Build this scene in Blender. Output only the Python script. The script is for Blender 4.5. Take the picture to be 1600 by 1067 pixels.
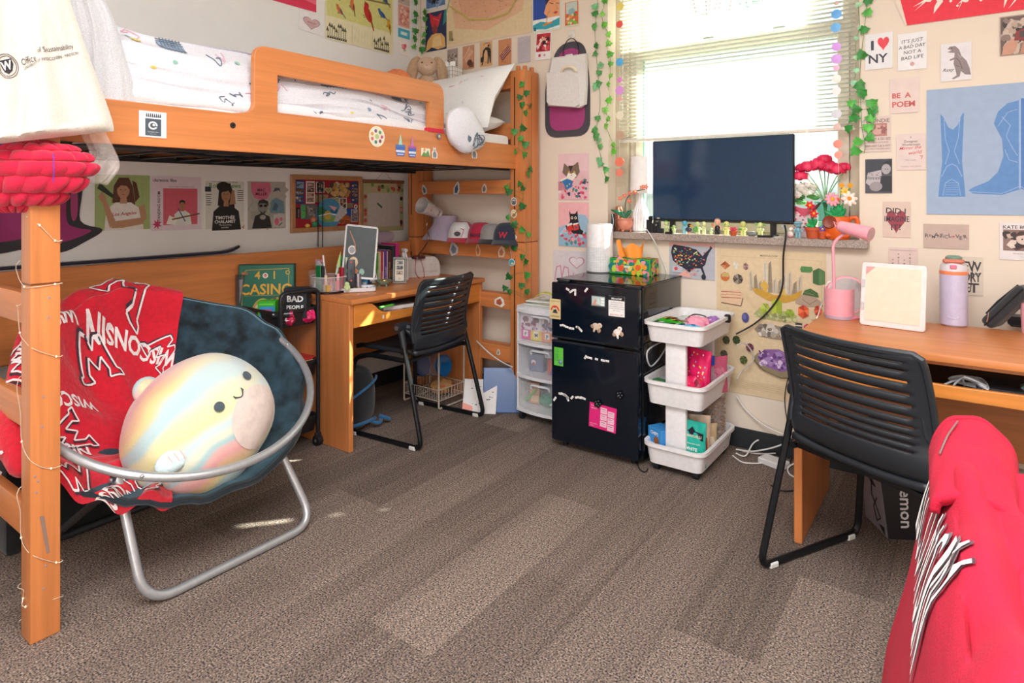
import bpy,bmesh,math,random
from mathutils import Vector,Matrix,Euler
from mathutils import noise as MN
for o in list(bpy.data.objects): bpy.data.objects.remove(o)
sc = bpy.context.scene
COL = sc.collection
R_ = math.radians
PI = math.pi
random.seed(7)
# ---------------------------------------------------------------- camera
CAM = Vector((3.21,-3.28,1.27)); YAW = R_(35.9); FPX = 985.0; HY = 308.0
cd = bpy.data.cameras.new('camera'); cam = bpy.data.objects.new('camera',cd); COL.objects.link(cam)
cam.location = CAM; cam.rotation_euler = (R_(90),0,YAW)
cd.sensor_width = 36; cd.lens = 36 * FPX / 1600; cd.shift_y = -(533.5 - HY) / 1600; cd.clip_start = .02
sc.camera = cam
# ---------------------------------------------------------------- view, world, sun, added fill lights
sc.view_settings.view_transform = 'Standard'; sc.view_settings.look = 'None'
sc.view_settings.gamma = 1; sc.view_settings.use_curve_mapping = False
sc.view_settings.exposure = 0.22
w = bpy.data.worlds.new('sky'); sc.world = w; w.use_nodes = True
wt_ = w.node_tree; bg = wt_.nodes['Background']; bg.inputs[1].default_value = 1.7
wc = wt_.nodes.new('ShaderNodeTexCoord'); wx = wt_.nodes.new('ShaderNodeSeparateXYZ'); wr = wt_.nodes.new('ShaderNodeValToRGB')   # bright haze above, paler ground below the horizon
wt_.links.new(wc.outputs['Generated'],wx.inputs[0]); wt_.links.new(wx.outputs[2],wr.inputs[0]); wt_.links.new(wr.outputs[0],bg.inputs[0])
wr.color_ramp.elements[0].position = 0; wr.color_ramp.elements[0].color = (.34,.36,.33,1); wr.color_ramp.elements[1].position = .03; wr.color_ramp.elements[1].color = (.88,.94,1,1)
sd = bpy.data.lights.new('sun','SUN'); so = bpy.data.objects.new('sun',sd); COL.objects.link(so)
sd.energy = 34; sd.angle = R_(.6); sd.color = (1,.95,.86)
so.rotation_euler = Vector((-.84,-1.0,-.80)).to_track_quat('-Z','Y').to_euler()
def area(name,loc,size,sy,watts,rot,color=(1,1,1)):
    l = bpy.data.lights.new(name,'AREA'); l.shape = 'RECTANGLE'; l.size = size; l.size_y = sy; l.energy = watts; l.color = color
    o = bpy.data.objects.new(name,l); COL.objects.link(o); o.location = loc; o.rotation_euler = rot; return o
area('ceiling_lamp_light',(3.1,-3.1,2.72),1.9,1.9,104,(0,0,0),(.97,.98,1))  # soft overhead fill, added out of view to brighten the room
area('rear_fill_light',(3.3,-4.95,1.3),1.6,2.0,36,(R_(90),0,0),(.98,.98,1))  # added fill from behind the camera, no door is built there

# ---------------------------------------------------------------- helpers
def W(u,v,x=None,y=None,z=None):
    F = Vector((-math.sin(YAW),math.cos(YAW),0)); Rt = Vector((math.cos(YAW),math.sin(YAW),0))
    r = F + Rt * ((u - 800) / FPX) + Vector((0,0,(HY - v) / FPX))
    if x is not None: k = (x - CAM.x) / r.x
    elif y is not None: k = (y - CAM.y) / r.y
    else: k = (z - CAM.z) / r.z
    return CAM + r * k
def lin(h):
    c = [int(h[i:i + 2],16) / 255 for i in (0,2,4)]
    return tuple(x / 12.92 if x <= .04045 else ((x + .055) / 1.055) ** 2.4 for x in c) + (1,)
MATS = {}
def M(h,kind='plastic',rough=None,metal=0.0):
    """procedural material by colour and kind"""
    key = (h,kind,rough,metal)
    if key in MATS: return MATS[key]
    m = bpy.data.materials.new(kind + '_' + h); m.use_nodes = True; MATS[key] = m
    nt = m.node_tree; N = nt.nodes; L = nt.links; b = N['Principled BSDF']
    col = lin(h)
    dr = {'plastic': .4,'paper': .65,'fabric': .9,'wood': .38,'metal': .28,'paint': .85,'leaf': .5,'plush': .95,'gloss': .08,'rubber': .6,'print': .55,'film': .2,'emit': .5,'glass': .02}
    b.inputs['Roughness'].default_value = dr.get(kind,.5) if rough is None else rough
    b.inputs['Metallic'].default_value = metal
    def node(t,**k):
        n = N.new(t)
        for a,v in k.items(): n.inputs[a].default_value = v
        return n
    tc = N.new('ShaderNodeTexCoord')
    def mix(fac,a,bb):
        mx = N.new('ShaderNodeMix'); mx.data_type = 'RGBA'; L.new(fac,mx.inputs[0]); mx.inputs[6].default_value = a; mx.inputs[7].default_value = bb; return mx.outputs[2]
    def sc_(c,k): return (min(1,c[0] * k),min(1,c[1] * k),min(1,c[2] * k),1)
    if kind in ('wood','woodx','woody'):
        mp = N.new('ShaderNodeMapping'); L.new(tc.outputs['Object'],mp.inputs[0])
        mp.inputs['Scale'].default_value = {'wood': (30,30,1.4),'woodx': (1.4,30,30),'woody': (30,1.4,30)}[kind]
        n1 = node('ShaderNodeTexNoise',Scale=1.0,Detail=5,Distortion=.6); L.new(mp.outputs[0],n1.inputs[0])
        n2 = node('ShaderNodeTexNoise',Scale=5.0,Detail=3); L.new(mp.outputs[0],n2.inputs[0])
        mx = N.new('ShaderNodeMath'); mx.operation = 'MULTIPLY_ADD'; L.new(n2.outputs[0],mx.inputs[0]); mx.inputs[1].default_value = .35; L.new(n1.outputs[0],mx.inputs[2])
        rp = N.new('ShaderNodeMapRange'); L.new(mx.outputs[0],rp.inputs[0]); rp.inputs[1].default_value = .4; rp.inputs[2].default_value = .95
        o = mix(rp.outputs[0],sc_(col,.80),sc_(col,1.14)); L.new(o,b.inputs['Base Color'])
        b.inputs['Roughness'].default_value = .36 if rough is None else rough
        bp = N.new('ShaderNodeBump'); bp.inputs['Strength'].default_value = .08; L.new(n2.outputs[0],bp.inputs['Height']); L.new(bp.outputs[0],b.inputs['Normal'])
    elif kind == 'glass':
        tr = N.new('ShaderNodeBsdfTransparent'); tr.inputs[0].default_value = col; gl = N.new('ShaderNodeBsdfGlossy'); gl.inputs['Roughness'].default_value = .03
        lw = N.new('ShaderNodeLayerWeight'); lw.inputs[0].default_value = .25; ms = N.new('ShaderNodeMixShader')
        mr = N.new('ShaderNodeMath'); mr.operation = 'MULTIPLY'; L.new(lw.outputs['Facing'],mr.inputs[0]); mr.inputs[1].default_value = .5
        L.new(mr.outputs[0],ms.inputs[0]); L.new(tr.outputs[0],ms.inputs[1]); L.new(gl.outputs[0],ms.inputs[2]); L.new(ms.outputs[0],N['Material Output'].inputs[0])
    elif kind in ('film','frost'):
        tr = N.new('ShaderNodeBsdfTransparent'); tr.inputs[0].default_value = (1,1,1,1); ms = N.new('ShaderNodeMixShader')
        n1 = node('ShaderNodeTexNoise',Scale=14.0,Detail=2); L.new(tc.outputs['Object'],n1.inputs[0])
        mr = N.new('ShaderNodeMapRange'); L.new(n1.outputs[0],mr.inputs[0]); mr.inputs[3].default_value = .35 if kind == 'frost' else .08; mr.inputs[4].default_value = .5 if kind == 'frost' else .4
        b.inputs['Base Color'].default_value = col; b.inputs['Roughness'].default_value = .15 if kind == 'film' else .3
        L.new(mr.outputs[0],ms.inputs[0]); L.new(tr.outputs[0],ms.inputs[1]); L.new(b.outputs[0],ms.inputs[2]); L.new(ms.outputs[0],N['Material Output'].inputs[0])
    else:
        sca,amp,bmp = {'fabric': (420,.22,.35),'plush': (60,.10,.5),'paint': (9,.012,.02),'paper': (30,.04,.05),'metal': (60,.06,.02),'leaf': (35,.35,.2),'velvet': (16,.9,.3),'granite': (260,.55,.05),'skin': (40,.08,.1)}.get(kind,(50,.05,.02))
        n1 = node('ShaderNodeTexNoise',Scale=float(sca),Detail=3); L.new(tc.outputs['Object'],n1.inputs[0])
        mr = N.new('ShaderNodeMapRange'); L.new(n1.outputs[0],mr.inputs[0]); mr.inputs[1].default_value = .3; mr.inputs[2].default_value = .7
        o = mix(mr.outputs[0],sc_(col,1 - amp),sc_(col,1 + amp)); L.new(o,b.inputs['Base Color'])
        bp = N.new('ShaderNodeBump'); bp.inputs['Strength'].default_value = bmp; bp.inputs['Distance'].default_value = .01 if kind in ('plush','velvet') else .002
        L.new(n1.outputs[0],bp.inputs['Height']); L.new(bp.outputs[0],b.inputs['Normal'])
        if kind == 'metal': b.inputs['Metallic'].default_value = metal or .85
        if kind in ('velvet','plush','fabric') and rough != .91:
            b.inputs['Sheen Weight'].default_value = .6 if kind == 'velvet' else .25; b.inputs['Roughness'].default_value = .9
            if kind == 'velvet': b.inputs['Sheen Tint'].default_value = (.35,.65,.8,1)
        if kind == 'granite': b.inputs['Roughness'].default_value = .35
        if kind == 'emit':
            b.inputs['Emission Color'].default_value = col; b.inputs['Emission Strength'].default_value = 6
    return m

def fr(o,x,y=None):
    """frame matrix from origin and local x / y axes (z = normal)"""
    x = Vector(x).normalized(); y = Vector(y); y = (y - x * y.dot(x)).normalized(); z = x.cross(y)
    m = Matrix((x,y,z)).transposed().to_4x4(); m.translation = Vector(o); return m
def rz(a,o=(0,0,0)): return Matrix.Translation(Vector(o)) @ Matrix.Rotation(a,4,'Z')
def rot(ax,deg,o=(0,0,0)): return Matrix.Translation(Vector(o)) @ Matrix.Rotation(R_(deg),4,ax)
TXT = {}
def text_geo(s,bold=0.0,shear=0.0,space=1.0,fine=False):
    k = (s,bold,shear,space,fine)
    if k not in TXT:
        c = bpy.data.curves.new('t','FONT'); c.body = s; c.size = 1; c.resolution_u = 2; c.offset = bold; c.shear = shear; c.space_character = space
        o = bpy.data.objects.new('t',c); me = bpy.data.meshes.new_from_object(o)
        if fine:   # small faces, so that the lettering can follow a curved cloth
            bm = bmesh.new(); bm.from_mesh(me); bmesh.ops.triangulate(bm,faces=bm.faces[:])
            for i in range(4):
                es = [e for e in bm.edges if e.calc_length() > .13]
                if es: bmesh.ops.subdivide_edges(bm,edges=es,cuts=1); bmesh.ops.triangulate(bm,faces=bm.faces[:])
            bm.to_mesh(me); bm.free()
        vs = [tuple(v.co) for v in me.vertices]; fs = [tuple(p.vertices) for p in me.polygons]
        TXT[k] = (vs,fs); bpy.data.objects.remove(o); bpy.data.curves.remove(c); bpy.data.meshes.remove(me)
    return TXT[k]
class MB:
    def __init__(s): s.v = []; s.f = []; s.mi = []; s.mats = []; s.T = Matrix.Identity(4)
    def add(s,vs,fs,m,X=None):
        if m not in s.mats: s.mats.append(m)
        i = s.mats.index(m); n = len(s.v); X = s.T @ X if X is not None else s.T
        s.v += [X @ Vector(v) for v in vs]; s.f += [tuple(n + a for a in f) for f in fs]; s.mi += [i] * len(fs); return s
    def bmadd(s,bm,m,X=None):
        bm.verts.index_update(); s.add([v.co.copy() for v in bm.verts],[tuple(v.index for v in f.verts) for f in bm.faces],m,X); bm.free(); return s
    def box(s,c,d,m,bev=.0,X=None,seg=1):
        bm = bmesh.new(); bmesh.ops.create_cube(bm,size=1,matrix=Matrix.Translation(Vector(c)) @ Matrix.Diagonal((d[0],d[1],d[2],1)))
        if bev: bmesh.ops.bevel(bm,geom=bm.edges[:],offset=min(bev,min(d) * .45),segments=seg,affect='EDGES',profile=.6)
        return s.bmadd(bm,m,X)
    def b2(s,a,b,m,bev=.0,X=None,seg=1):
        return s.box([(a[i] + b[i]) / 2 for i in range(3)],[abs(b[i] - a[i]) for i in range(3)],m,bev,X,seg)
    def tube(s,pts,r,m,n=8,closed=False,X=None,cap=True):
        P = [Vector(p) for p in pts]; k = len(P); rr = r if isinstance(r,(list,tuple)) else [r] * k
        T = []
        for i in range(k):
            a = P[(i - 1) % k] if (closed or i > 0) else P[0]; b = P[(i + 1) % k] if (closed or i < k - 1) else P[-1]
            t = (b - a); T.append(t.normalized() if t.length > 1e-9 else Vector((0,0,1)))
        up = Vector((0,0,1)) if abs(T[0].z) < .9 else Vector((1,0,0)); nrm = T[0].cross(up).normalized(); vs = []
        for i in range(k):
            if i: 
                q = T[i - 1].rotation_difference(T[i]); nrm = (q @ nrm).normalized()
            bn = T[i].cross(nrm)
            for j in range(n):
                a = 2 * PI * j / n; vs.append(P[i] + (nrm * math.cos(a) + bn * math.sin(a)) * rr[i])
        fs = []
        for i in range(k if closed else k - 1):
            i2 = (i + 1) % k
            for j in range(n): fs.append((i * n + j,i * n + (j + 1) % n,i2 * n + (j + 1) % n,i2 * n + j))
        if cap and not closed: fs += [tuple(range(n))[::-1],tuple((k - 1) * n + j for j in range(n))]
        return s.add(vs,fs,m,X)
    def cyl(s,a,b,r,m,r2=None,n=20,X=None): return s.tube([a,b],[r,r if r2 is None else r2],m,n,X=X)
    def lathe(s,prof,m,c=(0,0,0),n=24,X=None,sx=1,sy=1):
        vs = []; fs = []; k = len(prof)
        for r,z in prof:
            for j in range(n): a = 2 * PI * j / n; vs.append((c[0] + r * math.cos(a) * sx,c[1] + r * math.sin(a) * sy,c[2] + z))
        for i in range(k - 1):
            for j in range(n): fs.append((i * n + j,i * n + (j + 1) % n,(i + 1) * n + (j + 1) % n,(i + 1) * n + j))
        if prof[0][0] > 1e-6: fs.append(tuple(range(n))[::-1])
        if prof[-1][0] > 1e-6: fs.append(tuple((k - 1) * n + j for j in range(n)))
        return s.add(vs,fs,m,X)
    def ell(s,c,r,m,n=16,k=10,X=None,sup=1.0):
        if not isinstance(r,(tuple,list)): r = (r,r,r)
        pr = []
        vs = []; fs = []
        for i in range(k + 1):
            p = -PI / 2 + PI * i / k
            for j in range(n):
                a = 2 * PI * j / n; f = lambda x: math.copysign(abs(x) ** sup,x)
                vs.append((c[0] + r[0] * f(math.cos(p)) * f(math.cos(a)),c[1] + r[1] * f(math.cos(p)) * f(math.sin(a)),c[2] + r[2] * f(math.sin(p))))
        for i in range(k):
            for j in range(n): fs.append((i * n + j,i * n + (j + 1) % n,(i + 1) * n + (j + 1) % n,(i + 1) * n + j))
        return s.add(vs,fs,m,X)
    def prism(s,poly,z0,z1,m,X=None):
        n = len(poly); vs = [(p[0],p[1],z0) for p in poly] + [(p[0],p[1],z1) for p in poly]
        ar = sum(poly[i][0] * poly[(i + 1) % n][1] - poly[(i + 1) % n][0] * poly[i][1] for i in range(n))
        fs = [tuple(range(n))[::-1],tuple(range(n,2 * n))] + [(i,(i + 1) % n,n + (i + 1) % n,n + i) for i in range(n)]
        if (ar < 0) != (z1 < z0): fs = [f[::-1] for f in fs]
        return s.add(vs,fs,m,X)
    def plate(s,outs,th,m,X=None,bev=.002):
        """flat plate from one outline and holes, in the xy plane, centred on z = 0"""
        c = bpy.data.curves.new('p','CURVE'); c.dimensions = '2D'; c.fill_mode = 'BOTH'; c.extrude = max(th / 2 - bev,1e-5); c.bevel_depth = bev; c.bevel_resolution = 1
        for o in outs:
            sp = c.splines.new('POLY'); sp.points.add(len(o) - 1); sp.use_cyclic_u = True
            for i,p in enumerate(o): sp.points[i].co = (p[0],p[1],0,1)
        o = bpy.data.objects.new('p',c); me = bpy.data.meshes.new_from_object(o)
        s.add([tuple(v.co) for v in me.vertices],[tuple(p.vertices) for p in me.polygons],m,X)
        bpy.data.objects.remove(o); bpy.data.curves.remove(c); bpy.data.meshes.remove(me); return s
    def surf(s,fn,nu,nv,m,cu=False,X=None,skip=None):
        vs = [fn(i / (nu if cu else nu - 1),j / (nv - 1)) for j in range(nv) for i in range(nu)]; fs = []
        for j in range(nv - 1):
            for i in range(nu if cu else nu - 1):
                if skip and skip(i,j): continue
                fs.append((j * nu + i,j * nu + (i + 1) % nu,(j + 1) * nu + (i + 1) % nu,(j + 1) * nu + i))
        return s.add(vs,fs,m,X)
    def text(s,st,X,size,m,bold=0.0,align='l',shear=0.0,space=1.0,fn=None):
        vs,fs = text_geo(st,bold,shear,space)
        if not vs: return s
        w = max(v[0] for v in vs); ox = {'l': 0,'c': -w / 2,'r': -w}[align]
        V = [((v[0] + ox) * size,v[1] * size,0) for v in vs]
        if fn: V = [fn(v[0],v[1]) for v in V]
        return s.add(V,fs,m,X)
    def build(s,name,parent=None,mw=None,smooth=35,solid=None,sub=None):
        me = bpy.data.meshes.new(name); me.from_pydata([tuple(v) for v in s.v],[],s.f)
        for m in s.mats: me.materials.append(m)
        me.polygons.foreach_set('material_index',s.mi)
        if smooth: 
            me.shade_smooth(); me.set_sharp_from_angle(angle=R_(smooth))
        me.update(); o = bpy.data.objects.new(name,me); COL.objects.link(o)
        if parent: o.parent = parent
        if mw is not None: o.matrix_world = mw if not parent else o.matrix_world; 
        if mw is not None and parent: o.matrix_local = mw
        if solid:
            md = o.modifiers.new('solid','SOLIDIFY'); md.thickness = solid; md.offset = 0
        if sub:
            md = o.modifiers.new('sub','SUBSURF'); md.levels = sub; md.render_levels = sub
        return o
def tag(o,label=None,cat=None,group=None,kind=None):
    if label: o['label'] = label
    if cat: o['category'] = cat
    if group: o['group'] = group
    if kind: o['kind'] = kind
    return o
def thing(name,label,cat,loc=(0,0,0),rz_=0.0,group=None,mw=None):
    o = bpy.data.objects.new(name,None); COL.objects.link(o); o.empty_display_size = .05
    if mw is not None: o.matrix_world = mw
    else: o.location = loc; o.rotation_euler = (0,0,rz_)
    return tag(o,label,cat,group)
def kids(o): return [c for c in bpy.data.objects if c.parent == o]
def dup(o,parent=None):
    c = o.copy(); COL.objects.link(c); c.parent = parent
    for ch in kids(o):
        d = dup(ch,c); d.matrix_local = ch.matrix_local
    return c
def cat(pts,k=6,closed=False):
    """Catmull-Rom smooth path"""
    P = [Vector(p) for p in pts]; n = len(P); out = []
    for i in range(n if closed else n - 1):
        a,b,c,d = (P[(i - 1) % n] if closed or i > 0 else P[0]),P[i],P[(i + 1) % n],(P[(i + 2) % n] if closed or i < n - 2 else P[-1])
        for j in range(k):
            t = j / k; out.append(.5 * ((2 * b) + (c - a) * t + (2 * a - 5 * b + 4 * c - d) * t * t + (3 * b - a - 3 * c + d) * t ** 3))
    if not closed: out.append(P[-1])
    return out
def fillet(pts,r,k=5,closed=False):
    P = [Vector(p) for p in pts]; n = len(P); out = []
    for i in range(n):
        if not closed and i in (0,n - 1): out.append(P[i]); continue
        a,b,c = P[i - 1],P[i],P[(i + 1) % n]; d1 = (a - b); d2 = (c - b); q = min(r,d1.length * .48,d2.length * .48)
        s_,e = b + d1.normalized() * q,b + d2.normalized() * q
        for j in range(k + 1):
            t = j / k; out.append(s_ * (1 - t) ** 2 + b * 2 * t * (1 - t) + e * t * t)
    return out
def rrect(x0,y0,x1,y1,r,k=4):
    return [(p.x,p.y) for p in fillet([(x0,y0,0),(x1,y0,0),(x1,y1,0),(x0,y1,0)],r,k,True)]
def circ(cx,cy,rx,ry=None,n=24,a0=0,a1=360):
    ry = rx if ry is None else ry; full = abs(a1 - a0) >= 360
    return [(cx + rx * math.cos(R_(a0 + (a1 - a0) * i / (n if full else n - 1))),cy + ry * math.sin(R_(a0 + (a1 - a0) * i / (n if full else n - 1)))) for i in range(n)]
def heart(cx,cy,s,n=28):
    o = []
    for i in range(n):
        t = 2 * PI * i / n; o.append((cx + s * math.sin(t) ** 3,cy + s * (13 * math.cos(t) - 5 * math.cos(2 * t) - 2 * math.cos(3 * t) - math.cos(4 * t)) / 16))
    return o
class CV:
    """flat printed sheet: layered shapes on paper, local x right, y up, z out; units 0..1 of the sheet"""
    def __init__(s,w,h,base='ffffff',th=.0012,mb=None,X=None,kind='paper',outline=None):
        s.w = w; s.h = h; s.mb = mb or MB(); s.X = X or Matrix.Identity(4); s.z = th + .0003; s.k = 'print'
        if base:
            if outline: s.mb.prism([(a * w,b * h) for a,b in outline],0,th,M(base,kind),s.X)
            else: s.mb.b2((0,0,0),(w,h,th),M(base,kind),X=s.X)
    def _n(s): s.z = s.z + .00006; return s.z
    def p(s,pts,c):
        z = s._n(); q = [(a * s.w,b * s.h,z) for a,b in pts]; n = len(q)
        if sum(q[i][0] * q[(i + 1) % n][1] - q[(i + 1) % n][0] * q[i][1] for i in range(n)) < 0: q = q[::-1]
        s.mb.add(q,[tuple(range(n))],M(c,s.k),s.X); return s
    def r(s,x0,y0,x1,y1,c): return s.p([(x0,y0),(x1,y0),(x1,y1),(x0,y1)],c)
    def e(s,cx,cy,rx,c,ry=None,n=18):
        ry = rx * s.w / s.h if ry is None else ry; return s.p(circ(cx,cy,rx,ry,n),c)
    def l(s,pts,wd,c,closed=False):
        z = s._n(); P = [Vector((a * s.w,b * s.h,z)) for a,b in pts]; n = len(P); wd *= s.w
        for i in range(n if closed else n - 1):
            a,b = P[i],P[(i + 1) % n]; d = b - a
            if d.length < 1e-7: continue
            d.normalize(); q = Vector((-d.y,d.x,0)) * wd / 2; e = d * wd * .3
            s.mb.add([a - e - q,b + e - q,b + e + q,a - e + q],[(0,1,2,3)],M(c,s.k),s.X)
        return s
    def t(s,st,x,y,size,c,align='l',bold=.0,shear=.0,ang=0,space=1.0):
        z = s._n(); vs,fs = text_geo(st,bold,shear,space); tw = max([v[0] for v in vs] + [1e-6]) * size * s.h; vert = abs(ang) > 45
        av = (s.h * (1 - y) if vert else s.w * (1 - x) if align == 'l' else s.w * 2 * min(x,1 - x)) * .95
        sx = min(1,av / tw); s.mb.text(st,s.X @ Matrix.Translation((x * s.w,y * s.h,z)) @ Matrix.Rotation(R_(ang),4,'Z') @ Matrix.Diagonal((sx,1,1,1)),size * s.h,M(c,s.k),bold,align,shear,space); return s
    def sc(s,n,box,size,cols,rnd,shape='r'):
        """scatter of little printed marks in a box"""
        for i in range(n):
            a = rnd.uniform(box[0],box[2]); b = rnd.uniform(box[1],box[3]); q = size * rnd.uniform(.5,1.3); c = rnd.choice(cols)
            if shape == 'e': s.e(a,b,q,c,n=7)
            elif shape == 'b':
                k = 7; s.p([(a + q * rnd.uniform(.5,1.2) * math.cos(6.283 * j / k),b + q * s.w / s.h * rnd.uniform(.5,1.2) * math.sin(6.283 * j / k)) for j in range(k)],c)
            else: s.r(a,b,a + q,b + q * .5 * s.w / s.h,c)
        return s
def sheet(name,label,cat_,cv,mw,group=None):
    o = cv.mb.build(name,mw=mw,smooth=0); return tag(o,label,cat_,group)
def wallf(wall,u0,v0,u1,v1,off=.003,tilt=0):
    """frame and size for a sheet on a wall, from its lower-left and upper-right corner"""
    if wall == 'b': a = W(u0,v0,y=-off); b = W(u1,v1,y=-off); wd = b.x - a.x; m = fr(a,(1,0,0),(0,0,1))
    else: a = W(u0,v0,x=off); b = W(u1,v1,x=off); wd = b.y - a.y; m = fr(a,(0,1,0),(0,0,1))
    h = b.z - a.z
    return (m @ Matrix.Rotation(R_(tilt),4,'Z') if tilt else m),wd,h
def struct(o): o['kind'] = 'structure'; return o
# ---------------------------------------------------------------- setting
XL,XR,YB,YF,ZC = 0.0,4.5,0.0,-5.2,2.8
WX0,WX1,WZ0,WZ1 = 1.52,2.805,1.04,2.62
def carpet():
    m = bpy.data.materials.new('carpet'); m.use_nodes = True; nt = m.node_tree; N = nt.nodes; L = nt.links; b = N['Principled BSDF']
    tc = N.new('ShaderNodeTexCoord'); geo = tc.outputs['Object']
    def noise(scale,detail,vec):
        n = N.new('ShaderNodeTexNoise'); n.inputs['Scale'].default_value = scale; n.inputs['Detail'].default_value = detail; L.new(vec,n.inputs[0]); return n.outputs[0]
    def mapp(sx,sy):
        p = N.new('ShaderNodeMapping'); p.inputs['Scale'].default_value = (sx,sy,1); L.new(geo,p.inputs[0]); return p.outputs[0]
    fine = noise(185,3,geo); fib = noise(1,3,mapp(190,60)); band = noise(1,2,mapp(11,.35)); band2 = noise(1,2,mapp(45,1.2))
    br = N.new('ShaderNodeTexBrick'); L.new(mapp(1,1),br.inputs[0])
    rp = N.new('ShaderNodeMapping'); rp.inputs['Rotation'].default_value = (0,0,R_(90)); L.new(geo,rp.inputs[0]); L.new(rp.outputs[0],br.inputs[0])
    br.inputs['Scale'].default_value = 1; br.inputs['Brick Width'].default_value = 1.0; br.inputs['Row Height'].default_value = .25; br.inputs['Mortar Size'].default_value = 0
    br.inputs['Color1'].default_value = (.25,.25,.25,1); br.inputs['Color2'].default_value = (.75,.75,.75,1); br.offset = .5
    def math_(op,a,bb,c=None):
        n = N.new('ShaderNodeMath'); n.operation = op
        for i,q in enumerate((a,bb,c)):
            if q is None: continue
            if isinstance(q,(int,float)): n.inputs[i].default_value = q
            else: L.new(q,n.inputs[i])
        return n.outputs[0]
    s = math_('MULTIPLY_ADD',band,.45,math_('MULTIPLY',band2,.45)); s = math_('MULTIPLY_ADD',br.outputs[0],.8,s)
    mr = N.new('ShaderNodeMapRange'); L.new(s,mr.inputs[0]); mr.inputs[1].default_value = .55; mr.inputs[2].default_value = 1.15
    mr.clamp = True
    mx = N.new('ShaderNodeMix'); mx.data_type = 'RGBA'; L.new(mr.outputs[0],mx.inputs[0]); mx.inputs[6].default_value = lin('645a54'); mx.inputs[7].default_value = lin('8f837b')
    cr = N.new('ShaderNodeValToRGB'); L.new(fine,cr.inputs[0]); e = cr.color_ramp.elements
    e[0].position = .36; e[0].color = (.06,.07,.10,1); e[1].position = .64; e[1].color = (2.05,1.95,1.82,1)
    for p_,c_ in ((.43,(.45,.48,.55)),(.48,(.9,.84,.8)),(.53,(1.12,.95,.84)),(.58,(1.2,1.15,1.1))): k = e.new(p_); k.color = c_ + (1,)
    ml = N.new('ShaderNodeMix'); ml.data_type = 'RGBA'; ml.blend_type = 'MULTIPLY'; ml.inputs[0].default_value = 1; L.new(mx.outputs[2],ml.inputs[6]); L.new(cr.outputs[0],ml.inputs[7])
    c2 = N.new('ShaderNodeValToRGB'); L.new(fib,c2.inputs[0]); c2.color_ramp.elements[0].position = .3; c2.color_ramp.elements[0].color = (.75,.74,.75,1); c2.color_ramp.elements[1].position = .7; c2.color_ramp.elements[1].color = (1.15,1.13,1.1,1)
    m2 = N.new('ShaderNodeMix'); m2.data_type = 'RGBA'; m2.blend_type = 'MULTIPLY'; m2.inputs[0].default_value = 1; L.new(ml.outputs[2],m2.inputs[6]); L.new(c2.outputs[0],m2.inputs[7])
    L.new(m2.outputs[2],b.inputs['Base Color']); b.inputs['Roughness'].default_value = .95
    bp = N.new('ShaderNodeBump'); bp.inputs['Strength'].default_value = .6; bp.inputs['Distance'].default_value = .004; L.new(fine,bp.inputs['Height']); L.new(bp.outputs[0],b.inputs['Normal'])
    return m
q = MB(); q.b2((XL,YF,-.1),(XR,YB,0),carpet()); struct(q.build('floor',smooth=0))
q = MB(); q.b2((XL,YF,ZC),(XR,YB,ZC + .1),M('f2efe8','paint')); struct(q.build('ceiling',smooth=0))
CREAM = M('eadccb','paint'); WHITE = M('f1f1f1','paint')
q = MB()
q.b2((XL - .2,0,0),(WX0,.24,ZC),CREAM).b2((WX1,0,0),(XR + .2,.24,ZC),CREAM).b2((WX0,0,0),(WX1,.24,WZ0),CREAM).b2((WX0,0,WZ1),(WX1,.24,ZC),CREAM)
struct(q.build('wall_back',smooth=0))
q = MB(); q.b2((-.2,YF,0),(0,0,ZC),WHITE); struct(q.build('wall_left',smooth=0))
q = MB(); q.b2((XR,YF,0),(XR + .2,0,ZC),CREAM); struct(q.build('wall_right',smooth=0))
q = MB(); q.b2((-.2,YF - .2,0),(XR + .2,YF,ZC),CREAM); struct(q.build('wall_front',smooth=0))
q = MB(); q.b2((0,-.012,0),(XR,0,.10),M('22262b','rubber'),.003); struct(q.build('baseboard_back'))
q = MB(); q.b2((0,YF,0),(.012,-.012,.10),M('22262b','rubber'),.003); struct(q.build('baseboard_left'))
# window
TAN = M('c6b9a4','plastic'); TAN2 = M('d6ccba','plastic'); GL = M('f4fbf8','glass')
wn = thing('window_1','tall double hung window with beige frames behind white blinds','window',(0,0,0)); wn['kind'] = 'structure'; del wn['category']
gx0,gx1 = 1.70,2.698
q = MB()
q.b2((WX0,.10,WZ0),(1.60,.22,WZ1),TAN,.004).b2((1.60,.13,WZ0),(1.645,.22,WZ1),TAN2,.004).b2((WX1 - .06,.10,WZ0),(WX1,.22,WZ1),TAN,.004).b2((WX0 + .001,.098,WZ1 - .05),(WX1 - .001,.222,WZ1 - .001),TAN,.004)
q.b2((WX0 + .001,.098,WZ0 + .001),(WX1 - .001,.222,1.086),TAN,.004)
q.build('window_frame',wn)
q = MB()
q.b2((1.644,.097,2.06),(gx1 + .061,.19,2.127),TAN2,.004).b2((1.645,.10,WZ0),(gx0,.13,2.12),TAN2,.004).b2((gx1,.10,WZ0),(gx1 + .06,.13,2.12),TAN2,.004).b2((1.644,.097,1.087),(gx1 + .061,.132,1.15),TAN2,.004)
q.b2((gx0 - .004,.096,1.15),(gx0 + .004,.10,2.06),M('6fae94'),0)
s1 = q.build('lower_sash',wn)
q = MB(); q.b2((gx0,.113,1.15),(gx1,.117,2.06),GL); q.build('glass_pane',s1,smooth=0)
for px in (1107,1217):
    q = MB(); a = W(px,48,y=.12); q.b2((a.x - .03,.115,2.118),(a.x + .03,.145,2.14),M('a9b0a4','metal'),.004); q.tube([(a.x - .02,.12,2.142),(a.x + .025,.11,2.150)],.005,M('a9b0a4','metal')); q.build('sash_lock',s1)
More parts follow.
